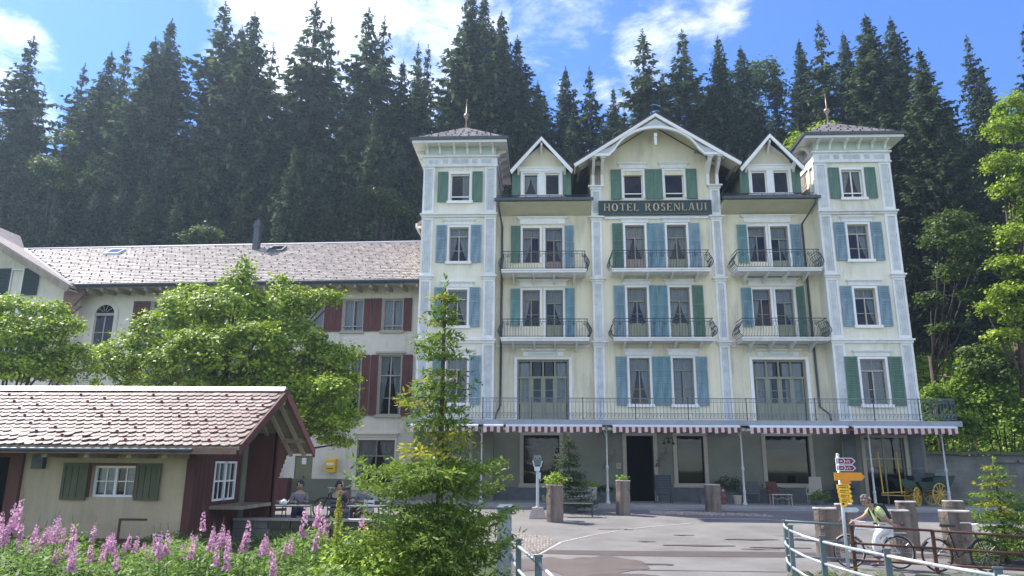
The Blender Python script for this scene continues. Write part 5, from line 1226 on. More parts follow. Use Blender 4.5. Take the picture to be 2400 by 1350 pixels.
def atY(px, py, Y):
    d = Fv*1700+Rv*(px-1200)+Uv*(675-py); return Vector((0, 0, 2))+d*(Y/d.y)
sky_trees = [ # px, py of tip, depth, variant, width, label
 (80, 85, 56, 1, 1.25, 'tall open spruce alone at the left edge of the skyline with sky on both sides'),
 (200, 150, 60, 1, 1.0, 'small thin spruce in the sky gap right of the leftmost tall spruce'),
 (262, 122, 58, 0, 1.05, 'spruce with a blunt top just left of a slim darker twin'),
 (302, 100, 61, 3, .9, 'slim spruce with bare lower branches beside a blunt-topped one'),
 (365, 88, 55, 2, .95, 'broad dense spruce under the shoulder of a taller pointed one, left part'),
 (404, 45, 58, 0, 1.0, 'pointed spruce standing clear in blue sky above the wing roof skylight'),
 (530, 5, 57, 1, 1.25, 'very tall spruce with tiered limbs at the left end of the big group'),
 (568, 60, 61, 4, 1.05, 'spruce filling the notch between two of the tallest on the left'),
 (598, 28, 55, 2, .95, 'tall full spruce against the edge of the big white cloud'),
 (642, 100, 60, 3, .85, 'see-through spruce on the right flank of the tallest left group'),
 (742, 4, 57, 3, 1.25, 'tall feathery spruce fully in front of the white cloud'),
 (777, 40, 60, 3, .9, 'narrow companion spruce just right of a feathery tall one'),
 (690, 190, 62, 3, .85, 'short spruce low in the cloud gap left of the feathery pair'),
 (866, 20, 56, 1, 1.2, 'dark tall spruce with wide tiers in the middle of the cloud'),
 (902, 36, 59, 3, .85, 'slender bare-sided spruce touching the dark wide-tiered one'),
 (945, 140, 58, 0, .9, 'low rounded spruce between the cloud group and a pair of thin tips'),
 (981, 101, 61, 3, .8, 'thin-tipped spruce, left of a close pair above the left tower'),
 (1004, 104, 60, 1, .75, 'thin-tipped spruce, right of a close pair above the left tower'),
 (1104, -25, 54, 2, .95, 'giant dense spruce running out of the top of the picture, left one of three'),
 (1135, -10, 58, 0, .95, 'giant dense spruce with its tip out of the picture, middle of three'),
 (1176, 28, 56, 2, .85, 'giant dense spruce, right one of three above the left tower'),
 (1213, 85, 57, 0, .95, 'full spruce on the right shoulder of the giant group'),
 (1260, 190, 60, 4, .9, 'low bluish spruce in the dip right of the giant group'),
 (1325, 158, 60, 4, .95, 'pointed spruce above the left dormer'),
 (1381, 157, 58, 1, .95, 'open dark spruce between the left dormer and the central gable'),
 (1437, 203, 63, 0, .8, 'small light green spruce in the sky gap left of the central gable'),
 (1505, 70, 58, 3, 1.25, 'tall see-through spruce in front of the small round cloud'),
 (1598, 70, 57, 1, 1.2, 'open spruce with wide bare tiers right of the small round cloud'),
 (1682, 84, 56, 2, .85, 'symmetrical dense spruce above the right slope of the central gable'),
 (1735, 107, 58, 4, .95, 'full bluish spruce above the right dormer'),
 (1811, 132, 62, 1, .8, 'thin spruce tip beside the yellow-green broadleaf crown'),
 (1872, 92, 59, 4, .9, 'slim pale spruce left of a tall one above the right tower'),
 (1917, 48, 56, 3, 1.0, 'tall spruce with a knobbly top above the right tower'),
 (1975, 75, 59, 4, .95, 'spruce half hidden between two tall ones above the right tower'),
 (2027, 33, 53, 2, 1.05, 'massive brownish-green spruce right of the right tower finial'),
 (2086, 40, 56, 5, .95, 'dark spruce touching the massive one on its right side'),
 (2153, 112, 49, 2, .95, 'large full spruce right of the right tower'),
 (2264, 80, 58, 1, .85, 'isolated pointed spruce in the blue sky at upper right'),
 (2296, 155, 57, 0, .8, 'shorter spruce leaning on the isolated pointed one at upper right'),
 (2400, 60, 45, 1, 1.0, 'spruce cut by the right edge of the picture'),
]
for px, py, Y, v, w, lab in sky_trees:
    p = atY(px, py, Y); spruce(p.x, Y, p.z, v, lab, 'spruces whose tips stand against the sky', hs=1.12*w)
# the wood behind and between them
fill = []
for row, (Y, y0, y1, stp) in enumerate(((68, 150, 250, 75), (62, 190, 300, 62), (57, 250, 350, 66), (52, 330, 430, 60), (49, 430, 500, 70))):
    x = -160+row*23
    while x < 2560:
        px = x+RNG.uniform(-18, 18); py = RNG.uniform(y0, y1)
        if px > 1950: py -= 20
        if 110 < px < 190 and row < 3: py = max(py, 330)
        if 1385 < px < 1480 and row < 2: py = max(py, 300)
        if 1225 < px < 1400: py = max(py, 215)
        if 2215 < px < 2330 and row < 4: py = max(py, 310)
        p = atY(px, py, Y+RNG.uniform(-1.5, 1.5))
        if not (row >= 3 and 930 < px < 2150 and py > 500): fill.append((p.x, p.y, p.z, int(RNG.integers(0, 6)), px, row))
        x += stp
zones = [(0, 'beyond the left edge of the picture'), (140, 'above the gable of the wing'), (300, 'above the wing roof skylight'), (450, 'above the middle of the wing roof'), (620, 'right above the wing chimney'), (780, 'above the right half of the wing roof'), (985, 'just left of the left tower'), (1190, 'behind the left tower roof'), (1345, 'behind the left dormer'), (1540, 'behind the left slope of the central gable'), (1730, 'behind the right slope of the central gable'), (1880, 'behind the right dormer'), (2110, 'behind the right tower roof'), (2250, 'just right of the right tower'), (9999, 'behind the right edge maple')]
rowsn = ['farthest back', 'far back', 'middle row', 'near the front', 'front row']
for x, y, z, v, px, row in fill:
    if z-hgt(x, y) < 6: z = hgt(x, y)+9
    zn = next(n for a, n in zones if px < a)
    nn_ = sum(1 for q in fill if q[5] == row and q[4] < px and next(n for a, n in zones if q[4] < a) == zn and q[3] == v)
    spruce(x, y, z, v, ('dark %s spruce, %s, %s' if not nn_ else 'further %s spruce, %s, %s') % (('full', 'gappy', 'broad', 'thin', 'bluish', 'shaggy')[v], rowsn[row], zn), 'spruces packed inside the hillside wood', hs=.95)
# light green young spruces picked out low in the wood on the left
for px, py, Y, lab in ((690, 340, 47.5, 'lighter green young spruce low in the wood above the chimney'), (880, 260, 48.5, 'pale green spruce with light catching its side, left of the left tower')):
    p = atY(px, py, Y); spruce(p.x, Y, p.z, 0, lab, None, hs=.8)

# ------------------------------------------------------------------ broadleaf trees
def leaf_cloud(seed, lobes, n, size, mats='maple', flat=.55, shell=.55):
    """lobes: (x,y,z,r,rz); leaves gathered in small clumps on the outside of each lobe"""
    g = np.random.default_rng(seed); lob = np.array(lobes, float); wgt = lob[:, 3]**2; wgt /= wgt.sum(); V = []
    ncl = max(8, n//26); li = g.choice(len(lob), ncl, p=wgt)
    d = nrm(g.normal(0, 1, (ncl, 3))); d[:, 2] = np.where(d[:, 2] < -.35, -d[:, 2]*.6, d[:, 2]); d = nrm(d)
    rad = g.uniform(shell, 1.0, ncl)**.6*(1+.10*np.sin(d[:, 0]*9+seed)*np.cos(d[:, 2]*7))
    c = lob[li, :3]+d*np.stack([lob[li, 3], lob[li, 3], lob[li, 4]], 1)*rad[:, None]
    keep = g.random(ncl) > .12
    c = c[keep]; d = d[keep]
    k = 26; cc = np.repeat(c, k, 0); od = np.repeat(d, k, 0); m = len(cc)
    cr = size*g.uniform(1.5, 3.2, (len(c), 1)); cr = np.repeat(cr, k, 0)
    off = g.normal(0, 1, (m, 3)); off[:, 2] *= flat; p = cc+off*cr*.55
    nn = nrm(np.array([0, 0, 1.])*.9+od*.8+g.normal(0, .55, (m, 3))); a = nrm(np.cross(nn, g.normal(0, 1, (m, 3)))); b = np.cross(nn, a)
    s = size*g.uniform(.35, 1.35, (m, 1))
    q = np.stack([p-a*s*.5, p+b*s*.42-nn*s*.08, p+a*s*.62-nn*s*.15, p-b*s*.42-nn*s*.08], 1)
    return quads_mesh('crown', q, mats)
def limb_mesh(seed, h, r0, lobes, m='bark', base=(0, 0, 0)):
    mb = MB(); g = random.Random(seed); top = Vector((0, 0, h*.45)); mb.tube([(0, 0, -.5), (0, 0, h*.2), top], [r0*1.2, r0, r0*.7], 8)
    for l in lobes:
        e = Vector(l[:3]); s = Vector((0, 0, h*g.uniform(.18, .45))); mid = s.lerp(e, .5)+Vector((0, 0, -.3)); mb.tube([s, mid, e], [r0*.42, r0*.25, .02], 5)
    return mb.mesh('trunk', m, True)
def broadleaf(name, label, x, y, lobes, n, size, seed, mats='maple', r0=.22, zb=None, group=None, h=None):
    zb = hgt(x, y) if zb is None else zb; o = thing(name, label, 'tree', (x, y, zb), 0, group)
    lb = [(a-x, b-y, c-zb, r, rz) for a, b, c, r, rz in lobes]; hh = h or max(l[2]+l[4] for l in lb)
    link('crown', leaf_cloud(seed, lb, n, size, mats), o); link('trunk', limb_mesh(seed, hh, r0, lb), o); return o
def lob(px, py, Y, r, rz=None): p = atY(px, py, Y); return (p.x, Y, p.z, r, rz or r)
broadleaf('maple_tree', 'big bright green maple in front of the long wing, between cottage and tower', -12.2, 27, [
 lob(575, 625, 27, .28, .5), lob(558, 665, 27, .6, .6), lob(660, 660, 27.3, .25, .4), lob(460, 690, 27, .5, .4), lob(540, 735, 26.6, 1.5, 1.1), lob(450, 740, 27, 1.2), lob(650, 740, 27, 1.15, 1.1), lob(380, 790, 27, 1.1), lob(700, 720, 27.2, .8), lob(760, 710, 27.2, .55, .5), lob(790, 700, 27.2, .3, .3), lob(330, 850, 26.5, 1.3), lob(260, 880, 26.5, 1.0),
 lob(560, 850, 26, 2.0, 1.4), lob(440, 870, 26, 1.5), lob(690, 830, 26.6, 1.3), lob(760, 850, 26.8, .95, .8), lob(810, 830, 26.8, .5, .45), lob(800, 900, 27, .7, .6), lob(740, 930, 26.5, 1.3, 1.1), lob(640, 940, 26, 1.6, 1.2), lob(500, 950, 26, 1.8, 1.1), lob(350, 950, 26, 1.6, .9), lob(770, 930, 25.0, .9, .8), lob(790, 980, 25.2, .7, .6), lob(700, 990, 25.2, .9, .7), lob(790, 990, 27, .8, .8), lob(730, 1020, 27, 1.0, .8), lob(800, 1040, 27.2, .45, .4), lob(660, 690, 27.3, .35, .5), lob(600, 800, 25.2, 1.0, .8), lob(470, 810, 25.3, .8, .7), lob(230, 830, 27, .5, .4)],
 98000, .118, 5, r0=.26)
broadleaf('maple_tree', 'smaller yellow-green maple at the left edge, before the shuttered gable', -19.8, 26, [
 lob(25, 730, 26, .7, .75), lob(85, 735, 26, .5, .5), lob(125, 740, 26, .45, .6), lob(160, 770, 26, .5, .4), lob(100, 790, 25.7, .8), lob(30, 800, 25.6, 1.1, .9), lob(-40, 760, 26, .9), lob(150, 840, 26, .75, .6), lob(60, 870, 25.6, 1.1, .8), lob(-30, 870, 25.6, 1.1, .8), lob(180, 830, 26, .35, .3), lob(130, 880, 25.8, .8, .6)],
 26000, .115, 9, r0=.16)
# right-hand trees on the bank
broadleaf('maple_tree', 'large sunlit maple filling the right edge above the bank', 23.4, 36.5, [
 lob(2375, 255, 36.5, .8, .7), lob(2350, 310, 36.5, .9, .8), lob(2420, 300, 36.5, 1.2, 1.1), lob(2345, 385, 36.3, .75, .6), lob(2410, 400, 36, 1.1, 1.0), lob(2375, 450, 36, .9, .8), lob(2440, 500, 36, 1.3), lob(2385, 560, 35.6, .9, .8), lob(2350, 620, 36, .6, .5), lob(2410, 630, 35.6, 1.0, .9), lob(2370, 690, 35.6, .9, .6), lob(2310, 725, 35.8, .6, .35), lob(2410, 740, 35.6, 1.1, .8), lob(2360, 790, 35.8, .8, .4), lob(2500, 400, 36, 2.0), lob(2500, 640, 36, 2.0)],
 46000, .145, 15, r0=.3)
broadleaf('maple_tree', 'slimmer dark-stemmed maple leaning beside the right tower', 20.6, 39.5, [
 lob(2225, 530, 38, 1.0, .9), lob(2200, 570, 38, .8, .6), lob(2265, 590, 38, .9, .7), lob(2240, 640, 38.2, .9, .5), lob(2300, 560, 38.5, .9, .7), lob(2290, 690, 38, .7, .4), lob(2180, 700, 39, .6, .25), lob(2215, 770, 39, .6, .25), lob(2320, 860, 37.5, 1.2, .6), lob(2290, 830, 37.8, .8, .5), lob(2360, 880, 37, 1.0, .5)],
 11000, .16, 17, 'woodleaf', r0=.14)
broadleaf('beech_tree', 'yellow-green broadleaf crown peeping between spruces on the skyline', atY(1790, 170, 62).x, 62, [lob(1790, 175, 62, 1.5, 1.3), lob(1770, 200, 62, 1.2, 1.2), lob(1800, 220, 62, 1.6, 1.4)], 2500, .28, 19, 'woodleaf')
broadleaf('beech_tree', 'bright leafy crown glowing behind the right tower eaves', atY(1890, 330, 47).x, 47, [lob(1885, 335, 47, 1.0, .8), lob(1865, 360, 47, .8, .7), lob(1930, 320, 47.5, .9, .8)], 3500, .2, 21, 'maple')
broadleaf('beech_tree', 'yellow-green leafy crown low in the wood at far left', atY(145, 340, 50).x, 50, [lob(150, 330, 50, .8, .8), lob(120, 400, 50, 1.3, .8), lob(135, 440, 50, .8, .5)], 2200, .22, 23, 'woodleaf')
broadleaf('hazel_tree', 'bright green bush at the edge of the wood left of the left tower', atY(905, 470, 48).x, 48, [lob(900, 465, 48, .9, .5), lob(930, 490, 48, .9, .5), lob(880, 450, 48, .5, .3)], 2600, .17, 25, 'woodleaf')
broadleaf('hazel_tree', 'small green bush above the wing roof left of the chimney', atY(475, 555, 46).x, 46, [lob(480, 550, 46, .9, .45), lob(450, 560, 46, .6, .3)], 2000, .17, 27, 'woodleaf')
# bank ground cover and bushes on the right
def cover(name, label, xr_, yr_, n, size, seed, mats, hmax, test=None, cat='plants'):
    g = np.random.default_rng(seed); x = g.uniform(*xr_, n); y = g.uniform(*yr_, n)
    keep = np.ones(n, bool) if test is None else np.array([test(a, b) for a, b in zip(x, y)]); x, y = x[keep], y[keep]; m = len(x)
    clump = .5+.5*np.sin(x*2.1+seed)*np.cos(y*1.7)+.3*np.sin(x*5.3+y*4.1)
    zg = np.array([hgt(a, b) for a, b in zip(x, y)]); z = zg+g.uniform(0, 1, m)**.8*hmax*np.clip(.4+.6*clump, .15, 1.3)
    p = np.stack([x, y, z], 1); nn = nrm(np.array([0, -.2, .8])+g.normal(0, .5, (m, 3))); a = nrm(np.cross(nn, g.normal(0, 1, (m, 3)))); b = np.cross(nn, a); s = size*g.uniform(.5, 1.2, (m, 1))
    o = link(name, quads_mesh(name, np.stack([p-a*s*.5, p+b*s*.3, p+a*s*.7-nn*s*.2, p-b*s*.3], 1), mats)); return tag(o, label, cat, kind='stuff')
cover('bank_undergrowth', 'dense leafy undergrowth covering the bank behind the stone wall', (17.2, 34), (37.2, 47), 52000, .2, 31, 'shrub', 1.3, None, 'undergrowth')
for i, (px, py, Y, r, n, lab) in enumerate(((2330, 850, 37.8, 1.3, 4200, 'tall leafy bush under the right edge maple, high on the bank'), (2205, 930, 38.2, .75, 2200, 'yellow-green bush touching the right end of the terrace railing'), (2260, 905, 38.5, .6, 1500, 'small leafy bush on the bank right of the railing bush'), (2330, 930, 38, 1.3, 4000, 'broad rounded bush in the middle of the bank'), (2250, 1000, 37.4, .9, 3200, 'leafy bush hanging over the stone wall by the veranda end'), (2390, 980, 37.3, 1.4, 4500, 'bright bush at the right edge above the stone wall'))):
    p = atY(px, py, Y); o = thing('bush', lab, 'bush', (p.x, Y, hgt(p.x, Y)), 0)
    lb = [(0, 0, p.z-hgt(p.x, Y), r, r*.8), (r*.7, .1, p.z-hgt(p.x, Y)-.3, r*.7, r*.6), (-r*.6, 0, p.z-hgt(p.x, Y)-.35, r*.7, r*.6)]
    link('foliage', leaf_cloud(40+i, lb, n, .17, 'shrub'), o); m = MB()
    for l in lb: m.tube([(0, 0, -.4), (l[0]*.5, 0, l[2]*.5), l[:3]], [.05, .03, .01], 5)
    link('stem', m.mesh('stem', 'bark'), o)
# rendered retaining wall below the bank
wl = thing('retaining_wall', 'old stained grey retaining wall under the bank right of the veranda', 'wall', (0, 0, 0))
m = MB()
for i in range(12):
    a = 17.3+i*1.3; m.hexa([(a,36.3,.2),(a+1.3,36.3,.2),(a+1.3,37.0,.2),(a,37.0,.2),(a,36.45,2.62+.06*sin(i*2)),(a+1.3,36.45,2.62+.06*sin(i*2+2)),(a+1.3,37.0,2.62),(a,37.0,2.62)])
m.build('wall_face', 'wallst', wl)
for i in range(14): a = 17.25+i*1.08; MB().box(a+.015, a+1.065, 36.25, 37.05, 2.66+.02*sin(i*3), 2.80+.02*sin(i*3)).build('coping_stone', 'rock', wl)
for i, a in enumerate((21.3, 22.4)): MB().box(a, a+1.0, 36.3, 36.42, 2.3, 2.42).build('ledge_stone', 'wallst', wl)

# ------------------------------------------------------------------ young spruces near by
def young_spruce(name, label, x, y, z, h, r, seed, dens=1., mats='young', cat='tree', **kw):
    o = thing(name, label, cat, (x, y, z), 0)
    link('crown', near_spruce(seed, h, r, dens, mats, **kw), o); link('trunk', trunk_mesh(h, .035+.008*h, limbs=0, sink=.5), o); return o
def near_spruce(seed, h, r, dens, mats, whorl=.18, size=.092, droop=.22, prof=None, gaps=0.):
    g = np.random.default_rng(seed); B = []; MI = []
    nw = int(h/whorl)
    for k in range(nw):
        t = (k+g.uniform(-.25, .25))/nw; z = h*max(.01, t); R_ = (prof(t) if prof else r*(1-t)**.85)+.05
        n = int(7+4*(1-t))
        for i in range(n):
            if g.random() < gaps: continue
            az = 2*pi*(i+g.uniform(-.35, .35))/n+k*2.1; L_ = R_*g.uniform(.45, 1.3); ca, sa = cos(az), sin(az)
            m = max(3, int(L_/.085)); s = np.linspace(.08, 1, m); zz = z-droop*L_*np.sin(s*pi*.7)+.16*L_*s**2
            P = np.stack([s*L_*ca, s*L_*sa, zz], 1); out = np.array([ca, sa, .0]); lat = np.array([-sa, ca, 0])
            hue = 1 if g.random() < .10 else 0
            for sg in (-1, 1):
                # side twigs
                tl = (.14+.55*L_*(1-s)*.9)*g.uniform(.7, 1.1, m)
                for P0, l0, s0 in zip(P, tl, s):
                    q = max(1, int(l0/.030*dens)); u = (np.arange(q)+.5)/q; dd = nrm(out*.65+lat*sg+np.array([0, 0, g.uniform(-.35, .1)])); 
                    pp = P0+dd*(u*l0)[:, None]
                    nd = nrm(dd*.8+g.normal(0, .55, (q, 3))); sd = nrm(np.cross(nd, np.array([0, 0, 1.])+g.normal(0, .6, (q, 3)))); ll = size*g.uniform(.7, 1.3, q)
                    B.append(quad_strips(pp, nd, sd, ll, ll*.34)); MI += [hue]*q
            nd = nrm(out+g.normal(0, .45, (m, 3))); sd = nrm(np.cross(nd, np.array([0, 0, 1.])+g.normal(0, .5, (m, 3)))); ll = size*g.uniform(.8, 1.4, m)
            B.append(quad_strips(P, nd, sd, ll, ll*.32)); MI += [hue]*m
    zt = np.linspace(h*.86, h*1.02, 24); a = g.uniform(0, 6.28, 24); p = np.stack([0*zt, 0*zt, zt], 1); nd = nrm(np.stack([np.cos(a), np.sin(a), np.full(24, .9)], 1)); sd = nrm(np.cross(nd, [0, 0, 1.])); ll = np.full(24, size*1.2)
    B.append(quad_strips(p, nd, sd, ll, ll*.4)); MI += [0]*24
    return quads_mesh('crown', np.concatenate(B), [mats, 'youngtip' if mats == 'young' else mats], MI)
M['youngtip'] = mat('yellowed_needles', (.34,.33,.03), .7, .2, 3, translucent=.42, island=.35)
def fprof(t): return ramp(t, [(0, 1.12), (.30, 1.15), (.5, 1.06), (.56, .72), (.62, .50), (.73, .52), (.80, .36), (.9, .20), (1, .02)])*(.90+.22*sin(t*37+1.))
young_spruce('young_spruce', 'bright young spruce in the foreground overlapping the left tower, tip level with its windows', -1.50, 10.6, -.7, 5.35, 1.5, 3, 1.0, prof=fprof, gaps=.12)
young_spruce('young_spruce', 'small yellow-green spruce in a pot at the right edge behind the rusty railing', 10.75, 18.4, .15, 2.05, .95, 5, 1.0)
young_spruce('young_spruce', 'dark bushy little spruce beside the telescope and log planter', .90, 28.3, .75, 2.35, .85, 8, .9, mats='spruce', whorl=.2, size=.12)
# ------------------------------------------------------------------ things on the forecourt
def gz(y): return ramp(y, [(-50, -.5), (4, -.4), (15, -.3), (28, .33), (42, .35)])
def log_planter(x, y, r, h, label, seed, top='logtop', plant=None, group='log planters on the forecourt', name='log_planter', flare=.0, leanx=0):
    o = thing(name, label, 'planter', (x, y, gz(y)+.012), 0, group); g = random.Random(seed); n = 18; k = 9; mb = MB()
    ph = [g.uniform(0, 6) for _ in range(5)]
    for j in range(k+1):
        t = j/k
        for i in range(n):
            a = 2*pi*i/n; rr = r*(1+.05*sin(3*a+ph[0]+t)+.035*sin(7*a+ph[1]-2*t)+.03*sin(5*t*3+ph[2])+flare*(1-t)**2+g.uniform(-.012, .012))
            mb.v.append((rr*cos(a)+leanx*t, rr*sin(a), h*t))
    mb.f = [(j*n+i, j*n+(i+1) % n, (j+1)*n+(i+1) % n, (j+1)*n+i) for j in range(k) for i in range(n)]+[tuple(range(k*n, (k+1)*n))]; mb.m = [0]*len(mb.f)
    mb.build('log', 'log', o, smooth=False)
    m = MB(); m.lathe([(r*1.02, 0), (r*1.04, .03), (r*.8, .035), (r*.78, .0)], (leanx, 0, h-.005), 18); m.build('rim', top, o)
    for q in range(2):
        a = g.uniform(-2.6, -.5); z = h*g.uniform(.3, .8); m = MB(); m.ball((r*.97*cos(a)+leanx*z/h, r*.97*sin(a), z), .05, 8, 5, (1, 1, 1.2)); m.build('knot', 'log', o)
    if plant:
        link('foliage', leaf_cloud(seed, [(leanx, 0, h+plant[0]*.5, plant[0], plant[0]*.75)], plant[1], .07, plant[2]), o)
    return o
log_planter(.32, 25.2, .28, 1.16, 'tall log planter with bright leafy plant beside the telescope', 1, plant=(.28, 900, 'maple'))
log_planter(2.82, 27.4, .255, 1.17, 'reddish log planter standing before the hotel door with few sprigs on top', 2, plant=(.10, 60, 'shrub'))
log_planter(6.42, 29.3, .31, .98, 'dark squat log planter in the veranda shade right of the door', 3)
log_planter(6.72, 18.55, .265, 1.16, 'log planter with a round knot left of the signpost', 4)
log_planter(7.62, 19.7, .21, 1.15, 'narrow dark log planter right behind the signpost', 5)
log_planter(9.46, 20.3, .245, 1.17, 'dark log planter farther back, behind a paler one right of the cyclist', 6)
log_planter(8.40, 18.4, .26, 1.14, 'pale weathered log planter directly right of the cyclist', 7, leanx=-.05)
log_planter(10.78, 20.5, .24, 1.18, 'smooth grey log planter rising behind a thick burred one', 8)
log_planter(9.62, 18.3, .32, 1.15, 'thick burred log planter tapering down, behind the old bicycle', 9, flare=-.3)
# telescope
o = thing('coin_telescope', 'grey coin-operated binocular telescope on a post with concrete foot', 'telescope', (-.26, 26.1, gz(26.1)+.01))
m = MB(); m.hexa([(-.30,-.26,0),(.30,-.26,0),(.30,.26,0),(-.30,.26,0),(-.19,-.16,.36),(.19,-.16,.36),(.19,.16,.36),(-.19,.16,.36)]); ft = m.build('foot', 'kerb', o)
m = MB()
for a, b in (((-.10, .24), (-.02, .26)), ((-.02, .26), (.02, .12)), ((.02, .25), (.08, .24)), ((.08, .24), (.12, .12)), ((-.10, .12), (-.03, .15))): m.tube([(a[0], -.235+.27*.0+ -.0+.10*(a[1]/.36)-.02, a[1]), (b[0], -.235+.10*(b[1]/.36)-.02, b[1])], .008, 4)
m.build('relief', 'log', ft)
m = MB(); m.lathe([(.085, .36), (.085, .39), (.055, .40), (.052, 1.55), (.07, 1.56), (.07, 1.60)], (0, 0, 0), 12); m.build('post', 'steel', o, smooth=False)
m = MB(); m.box(.02, .11, -.09, .02, 1.30, 1.52); m.build('coin_box', 'steel', o)
m = MB(); m.box(-.11, .09, -.08, .08, 1.58, 1.72); m.hexa([(-.13,-.06,1.72),(-.09,-.06,1.72),(-.09,.06,1.72),(-.13,.06,1.72),(-.18,-.06,1.92),(-.14,-.06,1.92),(-.14,.06,1.92),(-.18,.06,1.92)]); m.hexa([(.09,-.06,1.70),(.13,-.06,1.70),(.13,.06,1.70),(.09,.06,1.70),(.14,-.06,1.92),(.18,-.06,1.92),(.18,.06,1.92),(.14,.06,1.92)]); m.build('yoke', 'steel', o)
m = MB()
m.hexa([(-.09,-.10,1.76),(.09,-.10,1.76),(.12,.14,1.76),(-.12,.14,1.76),(-.14,-.12,1.98),(.14,-.12,1.98),(.14,.16,1.98),(-.14,.16,1.98)]); m.hexa([(-.14,-.12,1.98),(.14,-.12,1.98),(.14,.16,1.98),(-.14,.16,1.98),(-.11,-.10,2.11),(.11,-.10,2.11),(.10,.14,2.10),(-.10,.14,2.10)]); hd = m.build('head', 'postg', o)
for s_ in (-1, 1):
    m = MB(); m.tube([(s_*.075, -.125, 2.0), (s_*.075, -.17, 2.0)], .052, 12); e = m.build('eyepiece', 'steel', hd); m = MB(); m.tube([(s_*.075, -.172, 2.0), (s_*.075, -.174, 2.0)], .04, 12); m.build('lens', 'black', e)
# stone flower trough, potted tub
o = thing('stone_planter', 'pale square stone planter with low red and yellow flowers beside the iron bench', 'planter', (1.55, 29.6, gz(29.6)))
m = MB(); m.hexa([(-.40,-.35,0),(.40,-.35,0),(.40,.35,0),(-.40,.35,0),(-.45,-.38,.82),(.45,-.38,.82),(.45,.38,.82),(-.45,.38,.82)]); m.box(-.47, .47, -.40, .40, .82, .87); m.build('trough', 'kerb', o)
link('flowers', leaf_cloud(61, [(-.25, 0, .95, .22, .12), (.25, 0, .95, .22, .12), (0, 0, .97, .2, .13)], 700, .06, 'shrub'), o)
link('flowers', leaf_cloud(62, [(-.1, -.05, 1.0, .3, .1), (.3, 0, .98, .15, .1)], 160, .05, 'mull'), o)
o = thing('spruce_tub', 'low stone tub holding the dark bushy little spruce', 'planter', (.90, 28.3, gz(28.3)))
m = MB(); m.hexa([(-.30,-.30,0),(.30,-.30,0),(.30,.30,0),(-.30,.30,0),(-.38,-.38,.52),(.38,-.38,.52),(.38,.38,.52),(-.38,.38,.52)]); m.build('tub', 'plinth', o)
# iron bench
o = thing('park_bench', 'ornate dark cast-iron bench with grey slatted seat facing right of the log planter', 'bench', (1.02, 26.6, gz(26.6)+.01), 0)
for xx in (-.52, .62):
    m = MB()
    m.tube([(xx, -.22, 0), (xx+.02, -.20, .2), (xx, -.15, .42), (xx, -.16, .62)], .018, 6); m.tube([(xx, .25, 0), (xx, .18, .2), (xx, .17, .42), (xx, .26, .85)], .018, 6); m.tube([(xx, -.2, .62), (xx, .2, .64)], .02, 6); m.tube([(xx, -.16, .42), (xx, .18, .42)], .016, 6)
    m.tube([(xx, q[0], q[1]) for q in [(a+.02, c+.30) for a, c in scroll(0, 0, .10, 0, 1.4)]], .012, 5)
    m.build('end_frame', 'iron', o)
for i in range(4): ubox('seat_slat', 'plinth', o, -.56, .66, -.18+i*.095, -.10+i*.095, .44, .465)
m = MB()
for i in range(9):
    xx = -.46+i*.128; m.tube([(xx+a, .225, .64+c) for a, c in scroll(0, 0, .075, i, 1.2, 8)], .011, 4)
m.tube([(-.52, .25, .85), (.62, .25, .85)], .02, 6); m.tube([(-.52, .19, .5), (.62, .19, .5)], .014, 6); m.build('backrest', 'iron', o)
# chalkboard, pots, statue, furniture in the veranda shade
tz = .502
o = thing('chalkboard_sign', 'dark A-frame chalkboard with faded writing standing right of the hotel door', 'signboard', (5.05, 32.4, tz))
m = MB(); m.hexa([(-.32,-.14,.30),(.32,-.14,.30),(.32,-.11,.30),(-.32,-.11,.30),(-.32,.02,1.15),(.32,.02,1.15),(.32,.05,1.15),(-.32,.05,1.15)]); bd = m.build('board', 'board', o)
for s_ in (-1, 1):
    m = MB(); m.tube([(s_*.33, -.2, 0), (s_*.33, .04, 1.18)], .02, 5); m.build('leg', 'carr', o); m = MB(); m.tube([(s_*.33, .32, 0), (s_*.33, .05, 1.16)], .02, 5); m.build('leg', 'carr', o)
m = MB(); g_ = random.Random(5)
for i in range(7):
    z = 1.05-i*.105; y = .02-(1.15-z)*.188-.008; x = -.22+g_.uniform(0, .06)
    while x < .2: w_ = g_.uniform(.03, .09); m.hexa([(x,y,z),(x+w_,y,z),(x+w_,y+.003,z),(x,y+.003,z),(x,y+.004,z+.022),(x+w_,y+.004,z+.022),(x+w_,y+.007,z+.022),(x,y+.007,z+.022)]); x += w_+.025
m.build('chalk_writing', 'plinth', bd)
def pot(x, y, z, r, h, m_, label, leaf=None, n=300, mats='shrub'):
    o = thing('plant_pot', label, 'plant pot', (x, y, z)); m = MB(); m.lathe([(r*.72, 0), (r, h), (r*1.08, h), (r*1.08, h*.9), (r*.9, h*.9)], (0, 0, 0), 12); m.build('pot', m_, o)
    if leaf: link('foliage', leaf_cloud(int(x*10), [(0, 0, h+leaf*.6, leaf, leaf*.8)], n, .08, mats), o)
    return o
pot(6.75-.2, 31.9, tz, .17, .34, 'plinth', 'grey-blue bucket-shaped pot under the window right of the door')
pot(7.05, 31.9, tz, .13, .25, 'terracotta', 'small terracotta pot beside the grey bucket pot', .1, 90)
pot(8.55-.55, 31.8, tz, .19, .36, 'rattan', 'cream square-looking pot at the foot of the middle white post', .0)
pot(2.55, 32.3, tz, .18, .3, 'plinth', 'dark pot with spreading foliage behind the reddish log planter', .3, 500, 'spruce')
pot(11.3, 31.7, tz-.1, .2, .2, 'plinth', 'low pot with creeping green plant right of the pale cane table', .32, 600)
pot(8.0, 33.2, tz, .25, .4, 'plinth', 'large pot with dark bushy plant in the shade by the middle white post', .5, 900, 'spruce')
